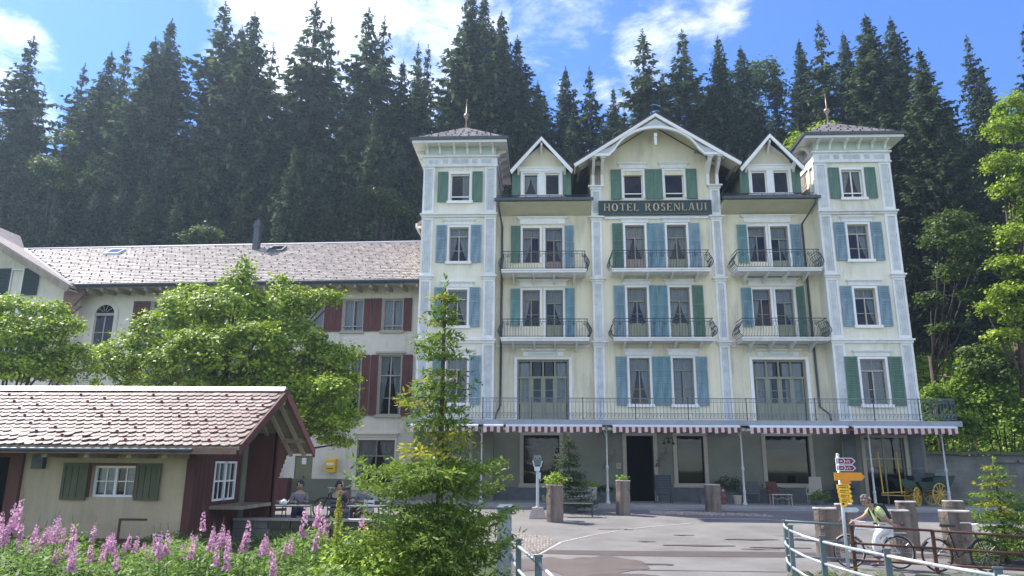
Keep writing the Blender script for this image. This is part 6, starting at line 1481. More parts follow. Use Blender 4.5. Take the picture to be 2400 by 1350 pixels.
pot(12.9, 33.0, tz, .2, .35, 'plinth', 'shaded pot with dark foliage at the foot of the right tower', .38, 600, 'spruce')
o = thing('garden_statue', 'small painted garden figure in a faded red coat on the step', 'statue', (7.42, 31.8, tz))
m = MB(); m.lathe([(.11, 0), (.12, .08), (.09, .16), (.12, .30), (.10, .42), (.05, .47)], (0, 0, 0), 10); m.build('body', 'redc', o, smooth=True)
m = MB(); m.ball((0, 0, .54), .065, 8, 6); m.build('head', 'rattan', o, smooth=True); m = MB(); m.tube([(-.1, -.02, .4), (-.12, -.09, .27), (-.02, -.12, .24)], .03, 5); m.tube([(.1, -.02, .4), (.12, -.09, .27), (.02, -.12, .24)], .03, 5); m.build('arms', 'redc', o)
def chair(x, y, rz, mat_, label, high=False, name='garden_chair'):
    o = thing(name, label, 'chair', (x, y, tz), rz); 
    for sx_ in (-1, 1):
        for sy_ in (-1, 1): m = MB(); m.tube([(sx_*.26, sy_*.24, 0), (sx_*.24, sy_*.22, .40)], .022, 5); m.build('leg', mat_, o)
        m = MB(); m.tube([(sx_*.27, -.24, .40), (sx_*.28, -.24, .62), (sx_*.28, .24, .66)], .022, 5); m.build('armrest', mat_, o)
    m = MB(); m.box(-.28, .28, -.27, .26, .38, .44); m.build('seat', mat_, o)
    H_ = 1.12 if high else .9
    m = MB(); m.hexa([(-.27,.22,.42),(.27,.22,.42),(.27,.27,.42),(-.27,.27,.42),(-.24,.40,H_),(.24,.40,H_),(.24,.45,H_),(-.24,.45,H_)]); m.build('backrest', mat_, o); return o
chair(9.85, 32.6, .2, 'brown', 'dark brown wooden armchair before the large right window')
chair(11.35, 32.3, -.5, 'rattan', 'pale high-backed cane chair right of the large window', True)
chair(8.95, 32.9, -.3, 'plinth', 'dark garden chair left of the brown armchair')
o = thing('side_table', 'low pale cane side table in front of the brown armchair', 'table', (9.72, 31.6, tz))
m = MB(); m.box(-.42, .42, -.25, .25, .40, .43); m.build('tabletop', 'rattan', o)
for sx_ in (-1, 1):
    for sy_ in (-1, 1): m = MB(); m.tube([(sx_*.38, sy_*.2, 0), (sx_*.38, sy_*.2, .40)], .018, 5); m.build('leg', 'rattan', o)
m = MB(); m.tube([(-.38, -.2, .3), (-.2, -.2, .22), (0, -.2, .3), (.2, -.2, .22), (.38, -.2, .3)], .012, 4); m.build('apron', 'rattan', o)
# wall lamp, plaque, old ski bundles
o = thing('wall_lamp', 'black curled-arm wall lamp under the awning right of the door', 'lamp', (5.55, 33.92, 3.0))
m = MB(); m.tube([(0, .08, .25), (0, -.25, .30), (0, -.35, .2)], .015, 5)
for s_ in (-1, 1): m.tube([(s_*a, -.35, .14+c) for a, c in ((0, .05), (.08, .12), (.17, .10), (.2, 0), (.2, -.06))], .018, 5)
m.build('arm', 'black', o)
for s_ in (-1, 1): m = MB(); m.lathe([(.03, .05), (.08, -.02), (.07, -.05)], (s_*.2, -.35, .02), 8); m.build('lamp_shade', 'black', o)
m = MB(); m.lathe([(.03, .08), (.08, 0), (.07, -.05)], (0, -.35, .08), 8); m.build('lamp_shade', 'black', o)
o = thing('wall_plaque', 'small cream notice plate on the wall left of the hotel door', 'plaque', (3.33, 33.96, 2.02)); MB().box(-.11, .11, 0, .03, -.13, .13).build('plate', 'rattan', o); MB().box(-.05, .04, -.004, -.001, -.07, .07).build('print', 'wood', o)
for i, (x, z, s_, lab) in enumerate(((2.98, 2.35, 1, 'dark branching antler trophy on the wall left of the hotel door'), (5.28, 2.45, 1, 'dark branching antler trophy on the wall between door and window'))):
    o = thing('antler_trophy', lab, 'trophy', (x, 33.93, z)); m = MB()
    m.tube([(-.30, -.02, -.45), (-.1, -.06, -.2), (.08, -.1, .05), (.22, -.08, .38)], [.05, .045, .035, .015], 6); m.build('stem', 'log', o)
    m = MB()
    for a, b in (((-.1, -.2), (-.32, -.16)), ((-.18, -.3), (-.35, -.42)), ((-.2, -.32), (-.08, -.5)), ((0, -.06), (.14, -.16)), ((.08, .05), (-.06, .16)), ((.16, .2), (.28, .14)), ((-.05, -.12), (-.22, -.02)), ((.2, .3), (.12, .44))): m.tube([(a[0], -.08, a[1]), (b[0], -.16, b[1])], [.028, .008], 5)
    m.build('tines', 'log', o)
# carriage
cz = tz+.002
o = thing('horse_carriage', 'old dark green horse carriage with yellow spoked wheels parked under the right end', 'carriage', (15.6, 32.1, cz), 0)
def wagon_wheel(x, y, r, rz):
    w = link('wheel', None, o, (x, y, r), (0, 0, rz)); m = MB(); n = 28
    m.tube([(r*.96*cos(2*pi*i/n), 0, r*.96*sin(2*pi*i/n)) for i in range(n+1)], .028, 6, cap=False); m.build('rim', 'yel', w)
    m = MB(); m.tube([(0, -.09, 0), (0, .09, 0)], .06, 10); m.build('hub', 'yel', w)
    for i in range(12): m = MB(); m.tube([(0, 0, 0), (r*.95*cos(2*pi*i/12), 0, r*.95*sin(2*pi*i/12))], [.026, .016], 5, cap=False); m.build('spoke', 'yel', w)
    return w
wagon_wheel(-.38, -.55, .37, .75); wagon_wheel(.55, -.55, .46, .45)
wagon_wheel(-.2, .62, .37, .75).location.y = .62; wagon_wheel(.75, .62, .46, .45)
m = MB(); m.hexa([(-.05,-.42,.62),(.95,-.42,.62),(.95,.45,.62),(-.05,.45,.62),(-.25,-.46,.95),(1.15,-.46,.95),(1.15,.48,.95),(-.25,.48,.95)]); m.hexa([(.35,-.46,.95),(1.15,-.46,.95),(1.15,.48,.95),(.35,.48,.95),(.40,-.48,1.15),(1.28,-.48,1.22),(1.28,.5,1.22),(.40,.5,1.15)]); m.hexa([(-.75,-.35,.70),(-.2,-.35,.70),(-.2,.4,.70),(-.75,.4,.70),(-.95,-.35,1.10),(-.3,-.35,.98),(-.3,.4,.98),(-.95,.4,1.10)]); m.build('body', 'carr', o)
m = MB(); m.box(-.35, .15, -.35, .4, 1.12, 1.2); m.box(-.30, -.24, -.3, .35, .95, 1.12); m.build('front_seat', 'carr', o); m = MB(); m.box(.5, 1.1, -.4, .42, 1.2, 1.32); m.tube([(.35, -.45, 1.42), (1.25, -.45, 1.45)], .02, 5); m.tube([(-.5, -.38, 1.5), (.1, -.38, 1.5)], .02, 5); m.build('rear_seat', 'greyc', o)
m = MB(); m.tube([(-1.75, -.4, .50), (-.75, -.4, .56)], .022, 6); m.tube([(-1.75, -.4, .42), (-.5, -.4, .40)], .022, 6); m.tube([(-1.75, -.4, .50), (-1.0, .1, .50)], .02, 5); m.build('drawbar', 'yel', o)
for xx in (-1.68, -.93): m = MB(); m.tube([(xx, -.42, .48), (xx-.03, -.40, 2.15)], [.03, .018], 6); m.build('shaft', 'yel', o)
m = MB()
for s_ in (-1, 1): m.tube([(-.38, s_*.5, .37), (-.1, s_*.4, .55), (.3, s_*.4, .58), (.55, s_*.5, .46)], .025, 5)
m.tube([(-.38, -.55, .37), (-.2, .62, .37)], .03, 6); m.tube([(.55, -.55, .46), (.75, .62, .46)], .03, 6); m.build('undercarriage', 'rust', o)

# ------------------------------------------------------------------ railings
def rpost(parent, x, y, zt, zb, a, w=.085, t=.045, mat_='postg'):
    m = MB(); m.box(-w/2, w/2, -t/2, t/2, zb, zt); m.box(-w/2-.012, w/2+.012, -t/2-.012, t/2+.012, zt, zt+.02); return m.build('post', mat_, parent, (x, y, 0), (0, 0, a))
def railing(label, pts, posts, zt, drops, mats, ext=None):
    o = thing('pipe_railing', label, 'railing'); 
    for k, d in enumerate(drops):
        for i, (p, q) in enumerate(zip(pts, pts[1:])):
            m = MB(); m.tube([(p[0], p[1], zt(p[1])-d), (q[0], q[1], zt(q[1])-d)], .024, 8); m.build('rail', mats[0] if (i+k) % 3 or k else mats[1], o, smooth=True)
    for (x, y, a) in posts: rpost(o, x, y, zt(y)+.05, zt(y)-1.15, a)
    return o
zt = lambda y: .82+.0*y
R1 = [(5.22, 16.9), (5.02, 16.2), (4.84, 15.3), (4.70, 14.2), (4.66, 13.17), (4.72, 12.2), (4.84, 11.22), (5.02, 10.2), (5.25, 9.3), (5.6, 8.3), (6.2, 7.2)]
railing('grey-green curved pipe railing sweeping along the lower right', R1, [(5.28, 17.0, .3), (4.86, 15.35, .1), (4.66, 13.1, .0), (4.86, 11.15, -.1), (5.28, 9.25, -.3)], zt, (0.03, .38, .72), ('steel', 'chip'))
R2 = [(-.74, 15.6), (-.55, 13.2), (-.42, 12.0), (-.09, 10.0), (.10, 8.7), (.35, 7.0)]
railing('short grey-green pipe railing at the concrete pillar in the lower centre', R2, [(-.42, 12.0, .2), (-.09, 10.0, .2), (.16, 8.2, .2)], lambda y: .80, (0.03, .38, .72), ('steel', 'chip'))
o = thing('concrete_pillar', 'weathered concrete bridge pillar left of the short pipe railing', 'pillar', (-.72, 13.5, -.9))
m = MB(); m.hexa([(-.11,-.5,0),(.12,-.5,0),(.12,.5,0),(-.11,.5,0),(-.10,-.48,2.16),(.10,-.48,2.16),(.10,.48,2.16),(-.10,.48,2.16)]); m.build('shaft', 'pillar', o); m = MB(); m.box(-.12, .13, -.52, .52, 2.16, 2.20); m.build('cap', 'postg', o)
o = thing('rusty_railing', 'rust-brown iron railing running level behind the signpost to the right edge', 'railing')
xsR = [5.25, 6.6, 8.2, 10.2, 12.4]
for za, zb_ in ((.86, .60), (.49, .26), (.14, -.05)):
    for a, b in zip(xsR, xsR[1:]):
        f = lambda x: za+(zb_-za)*(x-5.25)/5.5; y = lambda x: 16.9-.12*(x-5.25); m = MB(); m.tube([(a, y(a), f(a)), (b, y(b), f(b))], .026, 7); m.build('rail', 'rust' if a > 6 else 'postg', o, smooth=True)
for x in xsR[1:]: m = MB(); yy = 16.9-.12*(x-5.25); m.box(x-.035, x+.035, yy-.02, yy+.02, -.75, .84-.047*(x-5.25)); m.build('post', 'rust', o)
# bank wall of mossy stones below the railing, single stones
o = thing('dry_stone_wall', 'mossy rough stone wall below the rusty railing in the bottom right corner', 'wall')
g_ = random.Random(12)
def rough_stone(x, y, z, sx_, sy_, sz_, m_='rock'):
    b = MB(); b.ball((0, 0, 0), .5, 7, 5); b.v = [(v[0]*sx_*g_.uniform(.85, 1.1), v[1]*sy_*g_.uniform(.9, 1.1), max(-.42, min(.42, v[2]))*sz_*1.15) for v in b.v]; return b.build('stone', m_, o, (x, y, z), (0, 0, g_.uniform(-.2, .2)))
x = 5.2
for row in range(3):
    x = 5.0+row*.2
    while x < 12:
        w_ = g_.uniform(.35, .8); y_ = 16.25-.12*(x-5.25)-.06*row
        rough_stone(x+w_/2, y_, -.22-row*.24, w_*1.05, .5, .30); x += w_*.92
MB().box(4.75, 5.25, 15.0, 17.6, -.6, -.22).build('kerb_block', 'kerb', kind='structure', label='pale sandstone kerb block at the foot of the curved railing')

# ------------------------------------------------------------------ signpost
o = thing('signpost', 'steel signpost with maroon, orange and yellow direction arrows beside the cyclist', 'signpost', (6.40, 16.6, 0))
m = MB(); m.tube([(0, 0, -.5), (0, 0, 2.26)], .034, 10); m.build('pole', 'steel', o, smooth=True); m = MB(); m.lathe([(.036, 0), (.036, .03), (.015, .05)], (0, 0, 2.26), 10); m.build('pole_cap', 'steel', o)
def arrow(x0, x1, z0, z1, mat_, y, tipw=.07, name='direction_sign'):
    m = MB(); m.prism_y([(x0, z0), (x1-tipw, z0), (x1, (z0+z1)/2), (x1-tipw, z1), (x0, z1)], y, y+.012); return m.build(name, mat_, o)
def glyphs(parent, txt, size, x, z, y, m_, w=None):
    me = text(txt, size, m_, None, None, None, ex=.001, font_w=w); ob = link('lettering', me, parent, (x, y, z), (pi/2, 0, 0)); return ob
for z0, z1 in ((2.075, 2.215), (1.935, 2.065)):
    a = arrow(-.07, .35, z0, z1, 'signw', -.05); m = MB(); m.prism_y([(-.055, z0+.014), (.27, z0+.014), (.325, (z0+z1)/2), (.27, z1-.014), (-.055, z1-.014)], -.056, -.051); m.build('face', 'maroon', a)
    b = arrow(-.075, .125, z0+.002, z1-.002, 'signw', -.075, .045); m = MB(); m.prism_y([(-.02, z0+.018), (.075, z0+.018), (.105, (z0+z1)/2), (.075, z1-.018), (-.02, z1-.018)], -.081, -.076); m.build('face', 'maroon', b)
    m = MB(); m.box(-.065, -.045, -.081, -.076, z0+.02, z1-.02); m.build('blue_stripe', 'blue', b)
    zc_ = (z0+z1)/2
    # bicycle pictogram
    for (px_, par, sc_, yy) in ((.035, b, .6, -.083), (.19, a, 1.0, -.058)):
        m = MB()
        for cx_ in (-.028, .028): m.tube([(px_+sc_*(cx_+.017*cos(q)), yy, zc_-.012*sc_+sc_*.017*sin(q)) for q in np.linspace(0, 2*pi, 9)], .0035, 4, cap=False)
        m.tube([(px_-.028*sc_, yy, zc_-.012*sc_), (px_-.01*sc_, yy, zc_+.02*sc_), (px_+.02*sc_, yy, zc_+.02*sc_), (px_+.028*sc_, yy, zc_-.012*sc_)], .0035, 4, cap=False); m.build('pictogram', 'signw', par)
a = arrow(-.13, .52, 1.735, 1.905, 'orange', -.05, .08); b = arrow(-.02, .23, 1.66, 1.735, 'orange', -.03, .04)
zz = 1.60; L3 = (('Grosse Scheidegg', .30), ('Schwarzwaldalp', .30), ('Meiringen', .33), ('Grindelwald', .31))
for i, (tx, w_) in enumerate(L3):
    z1 = 1.655-i*.098; a = arrow(-.10+.012*i, .20+.008*i, z1-.093, z1, 'orange2', -.055-.001*i, .045)
    for q in range(2):
        g_ = random.Random(i*7+q); m = MB(); x = -.055+.012*i; zc_ = z1-.030-q*.036
        while x < (.075 if q else .095): ww = g_.uniform(.008, .016); m.box(x, x+ww, -.060-.001*i, -.0565-.001*i, zc_-.008, zc_+.008); x += ww+.006
        m.box(.115, .135, -.060-.001*i, -.0565-.001*i, zc_-.008, zc_+.008); m.build('lettering', 'black', a)
m = MB(); m.prism_y([(-.04, 1.19), (.06, 1.19), (.11, 1.25), (.06, 1.31), (-.04, 1.31)], -.05, -.04); d = m.build('diamond_plate', 'orange2', o); m = MB(); m.box(.0, .02, -.054, -.051, 1.22, 1.28); m.hexa([(-.03,-.054,1.235),(.03,-.054,1.235),(.03,-.051,1.235),(-.03,-.051,1.235),(.0,-.054,1.28),(.02,-.054,1.28),(.02,-.051,1.28),(.0,-.051,1.28)]); m.build('symbol', 'black', d)
a = arrow(-.02, .34, 1.075, 1.175, 'steel', -.02, .06)

# ------------------------------------------------------------------ bicycles
def bicycle(label, loc, rz, frame_m, mudguard='chrome', flip=1, bars='flat', fm=None):
    o = thing('bicycle', label, 'bicycle', loc, rz); r = .335; wb = 1.05
    for k, xx in enumerate((-wb/2, wb/2)):
        w = link('wheel', None, o, (xx, 0, r)); n = 28
        m = MB(); m.tube([(r*cos(2*pi*i/n), 0, r*sin(2*pi*i/n)) for i in range(n+1)], .017, 6, cap=False); m.build('tyre', 'rubber', w)
        m = MB(); m.tube([((r-.025)*cos(2*pi*i/n), 0, (r-.025)*sin(2*pi*i/n)) for i in range(n+1)], .008, 4, cap=False); m.build('rim', 'chrome' if frame_m != 'bikes' else 'rust', w)
        m = MB(); m.tube([(0, -.04, 0), (0, .04, 0)], .025, 8); m.build('hub', 'rust' if frame_m == 'bikes' else 'chrome', w)
        m = MB()
        for i in range(18): m.tube([(0, .02*(-1)**i, 0), ((r-.03)*cos(2*pi*i/18), 0, (r-.03)*sin(2*pi*i/18))], .0022, 3, cap=False)
        m.build('spokes', 'chrome', w)
        m = MB(); a0, a1 = (.1*pi, .85*pi) if k else (.05*pi, .75*pi)
        P_ = [((r+.035)*cos(a0+(a1-a0)*i/12), (r+.035)*sin(a0+(a1-a0)*i/12)) for i in range(13)]
        for p, q in zip(P_, P_[1:]): m.hexa([(p[0],-.03,p[1]),(q[0],-.03,q[1]),(q[0],.03,q[1]),(p[0],.03,p[1]),(p[0]*1.01,-.025,p[1]*1.015),(q[0]*1.01,-.025,q[1]*1.015),(q[0]*1.01,.025,q[1]*1.015),(p[0]*1.01,.025,p[1]*1.015)])
        m.build('mudguard', mudguard, w)
    bb = (.08, 0, .29); st_ = (.20, 0, .80); hd_ = (-.34, 0, .82); hb = (-.38, 0, .68); rw = (wb/2, 0, r); fw_ = (-wb/2, 0, r)
    m = MB()
    for p, q in ((bb, st_), (st_, hd_), (bb, hb), (hd_, hb)): m.tube([p, q], .017, 6)
    for s_ in (-1, 1):
        m.tube([bb, (rw[0], s_*.05, rw[2])], .009, 5); m.tube([st_, (rw[0], s_*.05, rw[2])], .009, 5)
    m.build('frame', frame_m, o)
    m = MB()
    for s_ in (-1, 1): m.tube([(hb[0], s_*.02, hb[2]), (hb[0]-.05, s_*.05, .6), (fw_[0], s_*.05, fw_[2])], .011, 5)
    m.build('fork', frame_m, o)
    m = MB(); m.tube([hd_, (hd_[0]+.02, 0, .98)], .013, 6)
    for s_ in (-1, 1): m.tube([(hd_[0]+.02, 0, .98), (hd_[0]-.03, s_*.16, 1.0), (hd_[0]+.12, s_*.28, .99)], .012, 5)
    m.build('handlebar', 'chrome', o)
    m = MB(); m.tube([st_, (st_[0]+.02, 0, .92)], .013, 6); m.build('seat_post', 'chrome', o)
    m = MB(); m.hexa([(.06,-.03,.92),(.36,-.08,.92),(.36,.08,.92),(.06,.03,.92),(.06,-.02,.96),(.36,-.07,.98),(.36,.07,.98),(.06,.02,.96)]); m.build('saddle', 'bikes', o)
    m = MB(); n = 16; m.tube([(bb[0]+.09*cos(2*pi*i/n), -.04, bb[2]+.09*sin(2*pi*i/n)) for i in range(n+1)], .006, 4, cap=False); m.tube([(bb[0], -.07, bb[2]), (bb[0]+.12, -.08, bb[2]-.12)], .011, 5); m.tube([(bb[0], .07, bb[2]), (bb[0]-.12, .08, bb[2]+.12)], .011, 5); m.build('crank', 'rust' if frame_m == 'bikes' else 'chrome', o)
    for s_, dx, dz in ((-1, .12, -.12), (1, -.12, .12)): m = MB(); m.box(bb[0]+dx-.04, bb[0]+dx+.04, s_*.08-(.08 if s_ < 0 else 0), s_*.08+(.08 if s_ > 0 else 0), bb[2]+dz-.012, bb[2]+dz+.012); m.build('pedal', 'rubber', o)
    return o
b1 = bicycle('grey bicycle under the bent-over rider behind the signpost', (7.32, 17.45, gz(17.45)+.03), -.05, 'steel')
m = MB(); m.box(.38, .72, -.06, .06, .74, .76); m.build('rack', 'chrome', b1)
b2 = bicycle('old black bicycle with rusty chain tied to the rusty railing', (9.06, 17.15, gz(17.15)+.03), pi+.04, 'bikes', 'bikes')
m = MB(); m.hexa([(.56,-.035,.66),(.70,-.035,.60),(.70,.035,.60),(.56,.035,.66),(.58,-.035,.71),(.74,-.035,.63),(.74,.035,.63),(.58,.035,.71)]); m.build('reflector_patch', 'signw', b2)
b3 = bicycle('dark bicycle leaning by the terrace tables, wheel against the pale wall', (-6.95, 25.2, gz(25)+.05), .5, 'bikes', 'bikes')

# ------------------------------------------------------------------ people
def skin_body(name, joints, edges, parent, m_, sub=2, root=0):
    import bmesh
    bm = bmesh.new(); ly = bm.verts.layers.skin.verify(); vs = []
    for i, j in enumerate(joints):
        v = bm.verts.new(j[:3]); v[ly].radius = (j[3], j[4] if len(j) > 4 else j[3]); v[ly].use_root = (i == root); vs.append(v)
    for a_, b_ in edges: bm.edges.new((vs[a_], vs[b_]))
    me = bpy.data.meshes.new(name); bm.to_mesh(me); bm.free(); me.materials.append(M[m_])
    o = link(name, me, parent); s_ = o.modifiers.new('s', 'SKIN'); s_.use_smooth_shade = True; q = o.modifiers.new('d', 'SUBSURF'); q.levels = q.render_levels = sub; return o
def hand_chain(J, E, wrist, dr, side, k=1.):
    """palm and five short curled fingers growing from the wrist joint index"""
    w = Vector(J[wrist][:3]); d = Vector(dr).normalized(); u = Vector(side).normalized(); n = d.cross(u).normalized()
    pi_ = len(J); p = w+d*.075*k; J.append((*p, .024*k, .036*k)); E.append((wrist, pi_))
    for f, (o_, l_) in enumerate(((-.030, .055), (-.010, .065), (.010, .062), (.028, .048))):
        a = p+u*o_*k+d*.02*k; b = a+d*l_*.6*k+n*.015*k; c = b+d*l_*.25*k+n*.035*k; i = len(J)
        J += [(*a, .0095*k), (*b, .0085*k), (*c, .007*k)]; E += [(pi_, i), (i, i+1), (i+1, i+2)]
    t = w+d*.03*k-u*.035*k; t2 = t+d*.035*k-u*.02*k+n*.02*k; i = len(J); J += [(*t, .011*k), (*t2, .009*k)]; E += [(wrist, i), (i, i+1)]
def head(parent, c, face, hair_m='hair', r=.105, cap=False, bald=False, tilt=0):
    """face: unit direction the person looks"""
    c = Vector(c); f = Vector(face).normalized(); rt = f.cross(Vector((0, 0, 1))).normalized(); up = rt.cross(f)
    def W_(a, b, z): return c+rt*a+f*b+up*z
    m = MB(); m.ball((0, 0, 0), r, 14, 10, (.80, .95, 1.15)); m.v = [tuple(W_(v[0], v[1], v[2]-.012*(v[1] > 0)*(v[2] < 0))) for v in m.v]
    m.ball((0, 0, 0), 1, 5, 4); 
    n0 = len(m.v)-len(m.v[-22:]); k = len(MB().ball((0, 0, 0), 1, 5, 4).v); m.v[-k:] = [tuple(W_(v[0]*.012, r*.95+v[1]*.022, -.015+v[2]*.022)) for v in m.v[-k:]]
    for s_ in (-1, 1):
        m.ball((0, 0, 0), 1, 5, 4); m.v[-k:] = [tuple(W_(s_*r*.80+v[0]*.012, v[1]*.022, -.005+v[2]*.032)) for v in m.v[-k:]]
    hd = m.build('head', 'skin', parent, smooth=True)
    e = MB()
    for s_ in (-1, 1): e.ball(W_(s_*.034, r*.86, .012), .011, 6, 4)
    e.build('eyes', 'black', hd, smooth=True); e = MB(); e.tube([W_(-.022, r*.86, -.058), W_(0, r*.90, -.06), W_(.022, r*.86, -.058)], .006, 4); e.build('mouth', 'redc', hd)
    if not bald:
        m = MB(); g = random.Random(3)
        for i in range(26 if not cap else 8):
            a = g.uniform(0, 2*pi); t = g.uniform(.0, .75 if not cap else .3); x_, y_, z_ = sin(t*pi/1.25)*cos(a), sin(t*pi/1.25)*sin(a), cos(t*pi/1.25)
            if y_ > .35 and z_ < .45: continue
            p = W_(x_*r*.82, y_*r*.95-.012, z_*r*1.12+.01); m.ball(p, r*.34, 6, 4)
        m.build('hair', hair_m, hd, smooth=True)
    return hd
# cyclist bent over the bicycle
P0 = thing('person', 'grey-haired cyclist bending forward over a bicycle in yellow-green shirt and white trousers', 'person', (7.32, 17.45, gz(17.45)+.03), 0)
J = [(.30, 0, .92, .12, .14), (.25, 0, 1.10, .12, .15), (.15, 0, 1.28, .125, .17), (.07, 0, 1.37, .07), (.01, -.0, 1.42, .055), (-.03, 0, 1.45, .07)]
E = [(0, 1), (1, 2), (2, 3), (3, 4), (4, 5)]
def limb(J, E, root, pts):
    p = root
    for q in pts: J.append(q); E.append((p, len(J)-1)); p = len(J)-1
    return p
wl_ = limb(J, E, 2, [(.13, -.19, 1.31, .06), (.26, -.27, 1.10, .045), (.44, -.16, .97, .036)]); hand_chain(J, E, wl_, (.9, .3, -.2), (0, 0, 1))
wr_ = limb(J, E, 2, [(.13, .19, 1.31, .06), (-.06, .25, 1.12, .045), (-.27, .26, 1.03, .036)]); hand_chain(J, E, wr_, (-.9, 0, -.3), (0, 1, 0))
lf = limb(J, E, 0, [(.28, -.10, .90, .09), (.02, -.13, .72, .065), (.10, -.12, .34, .04), (.12, -.12, .28, .04), (.0, -.13, .24, .03)])
rf_ = limb(J, E, 0, [(.28, .10, .90, .09), (.10, .14, .55, .065), (.16, .16, .14, .042), (.16, .16, .07, .04), (.02, .16, .03, .03)])
skin_body('body', J, E, P0, 'skin')
head(P0, (-.07, -.0, 1.50), (-.72, -.30, -.62), 'hair', .112)
skin_body('shirt', [(.31, 0, .92, .14, .16), (.25, 0, 1.10, .14, .175), (.15, 0, 1.28, .145, .19), (.09, 0, 1.36, .09), (.13, -.20, 1.31, .08), (.22, -.26, 1.16, .065), (.13, .20, 1.31, .08), (.0, .24, 1.18, .065)], [(0, 1), (1, 2), (2, 3), (2, 4), (4, 5), (2, 6), (6, 7)], P0, 'shirt')
skin_body('trousers', [(.30, 0, .90, .15, .17), (.28, -.10, .88, .11), (.02, -.13, .72, .085), (.10, -.12, .38, .06), (.28, .10, .88, .11), (.10, .14, .55, .085), (.16, .16, .18, .06)], [(0, 1), (1, 2), (2, 3), (0, 4), (4, 5), (5, 6)], P0, 'shirtw')
for (x_, y_, z_) in ((.04, -.13, .24), (.07, .16, .03)): m = MB(); m.ball((x_, y_, z_+.02), .07, 8, 6, (1.7, .6, .6)); m.build('shoe', 'violet', P0, smooth=True)
m = MB(); m.hexa([(.19,-.12,1.42),(.34,-.12,1.08),(.34,.12,1.08),(.19,.12,1.42),(.31,-.11,1.44),(.46,-.11,1.12),(.46,.11,1.12),(.31,.11,1.44)]); m.build('backpack', 'navy', P0)
m = MB()
for s_ in (-1, 1): m.tube([(.22, s_*.10, 1.43), (.08, s_*.12, 1.42), (.02, s_*.13, 1.26), (.16, s_*.15, 1.05)], .022, 5)
m.build('shoulder_straps', 'navy', P0); P0.scale = (.95,)*3
# seated guests on the side terrace
tz2 = gz(23)+.01
def seated(x, y, rz, label, top, legs, hairm='hair', bald=False, lean=0, name='person'):
    o = thing(name, label, 'person', (x, y, tz2), rz)
    J = [(0, 0, .52, .13, .15), (0, .03+lean*.5, .75, .12, .15), (0, .02+lean, .97, .11, .17), (0, 0+lean, 1.08, .06), (0, -.02+lean, 1.14, .05)]
    E = [(0, 1), (1, 2), (2, 3), (3, 4)]
    for s_ in (-1, 1):
        w = limb(J, E, 2, [(s_*.19, .0+lean, .98, .055), (s_*.25, -.10+lean, .75, .045), (s_*.14, -.32+lean, .78, .035)]); hand_chain(J, E, w, (-s_*.3, -1, 0), (s_, 0, 0))
        limb(J, E, 0, [(s_*.10, -.05, .50, .085), (s_*.12, -.45, .52, .065), (s_*.12, -.45, .10, .045), (s_*.12, -.58, .05, .035)])
    skin_body('body', J, E, o, 'skin', 1)
    head(o, (0, -.04+lean, 1.26), (0, -1, -.1), hairm, .108, bald=bald)
    skin_body('shirt', [(0, 0, .50, .15, .17), (0, .03+lean*.5, .75, .145, .18), (0, .02+lean, .97, .13, .20), (-.2, lean, .98, .075), (-.26, -.10+lean, .76, .065), (.2, lean, .98, .075), (.26, -.10+lean, .76, .065)], [(0, 1), (1, 2), (2, 3), (3, 4), (2, 5), (5, 6)], o, top, 1)
    skin_body('trousers', [(0, 0, .48, .15, .17)]+[(s_*a, b, c, r) for s_ in (-1, 1) for a, b, c, r in ((.10, -.05, .50, .10), (.12, -.45, .52, .08), (.12, -.45, .12, .06))], [(0, 1), (1, 2), (2, 3), (0, 4), (4, 5), (5, 6)], o, legs, 1)
    ch_ = thing('bistro_chair', 'dark slatted garden chair under the '+' '.join(label.split()[:6]), 'chair', (x, y, tz2), rz)
    for sx_ in (-1, 1):
        for sy_ in (-1, 1): m = MB(); m.tube([(sx_*.2, .02+sy_*.2, 0), (sx_*.19, .02+sy_*.19, .38 if sy_ < 0 else .88)], .015, 5); m.build('leg', 'iron', ch_)
    for i in range(4): ubox('seat_slat', 'plinth', ch_, -.21, .21, -.18+i*.1, -.10+i*.1, .37, .39)
    for i in range(3): ubox('back_slat', 'plinth', ch_, -.19, .19, .235, .25, .55+i*.12, .63+i*.12)
    return o
seated(-7.65, 23.2, .35, 'dark-haired guest in dark jacket seated before the olive door', 'greyc', 'navy', 'bikes')
seated(-6.28, 22.6, pi-.3, 'guest in navy jacket seen from behind on the side terrace', 'navy', 'greyc', 'bikes')
seated(-6.62, 24.1, .6, 'bald guest in faded red shirt beside the yellow post box', 'redc', 'redc', bald=True)
seated(-5.75, 23.7, -.4, 'brown-haired guest in grey shirt, rightmost at the terrace tables', 'greyc', 'redc', 'hair')
def table(x, y, label, r=.45):
    o = thing('bistro_table', label, 'table', (x, y, tz2)); m = MB(); m.box(-r*1.3, r*1.3, -r, r, .70, .735); m.build('tabletop', 'plinth', o)
    for sx_ in (-1, 1):
        for sy_ in (-1, 1): m = MB(); m.tube([(sx_*r*1.1, sy_*r*.8, 0), (sx_*r*1.0, sy_*r*.75, .70)], .018, 5); m.build('leg', 'iron', o)
    return o
table(-7.35, 21.8, 'dark terrace table with white teapot near the cottage', .42); table(-6.1, 23.35, 'dark terrace table between the seated guests', .35); table(-5.2, 21.9, 'dark terrace table behind the low wall, right of the guests', .4)
o = thing('teapot', 'round white teapot on the table near the cottage', 'teapot', (-7.62, 21.75, tz2+.737)); m = MB(); m.lathe([(.05, 0), (.09, .04), (.095, .09), (.06, .14), (.02, .155), (.02, .17)], (0, 0, 0), 12); m.build('pot', 'signw', o, smooth=True); m = MB(); m.tube([(.08, 0, .06), (.13, 0, .10), (.15, 0, .14)], .014, 5); m.tube([(-.085, 0, .11), (-.14, 0, .10), (-.13, 0, .05), (-.09, 0, .04)], .01, 5); m.build('spout', 'signw', o)
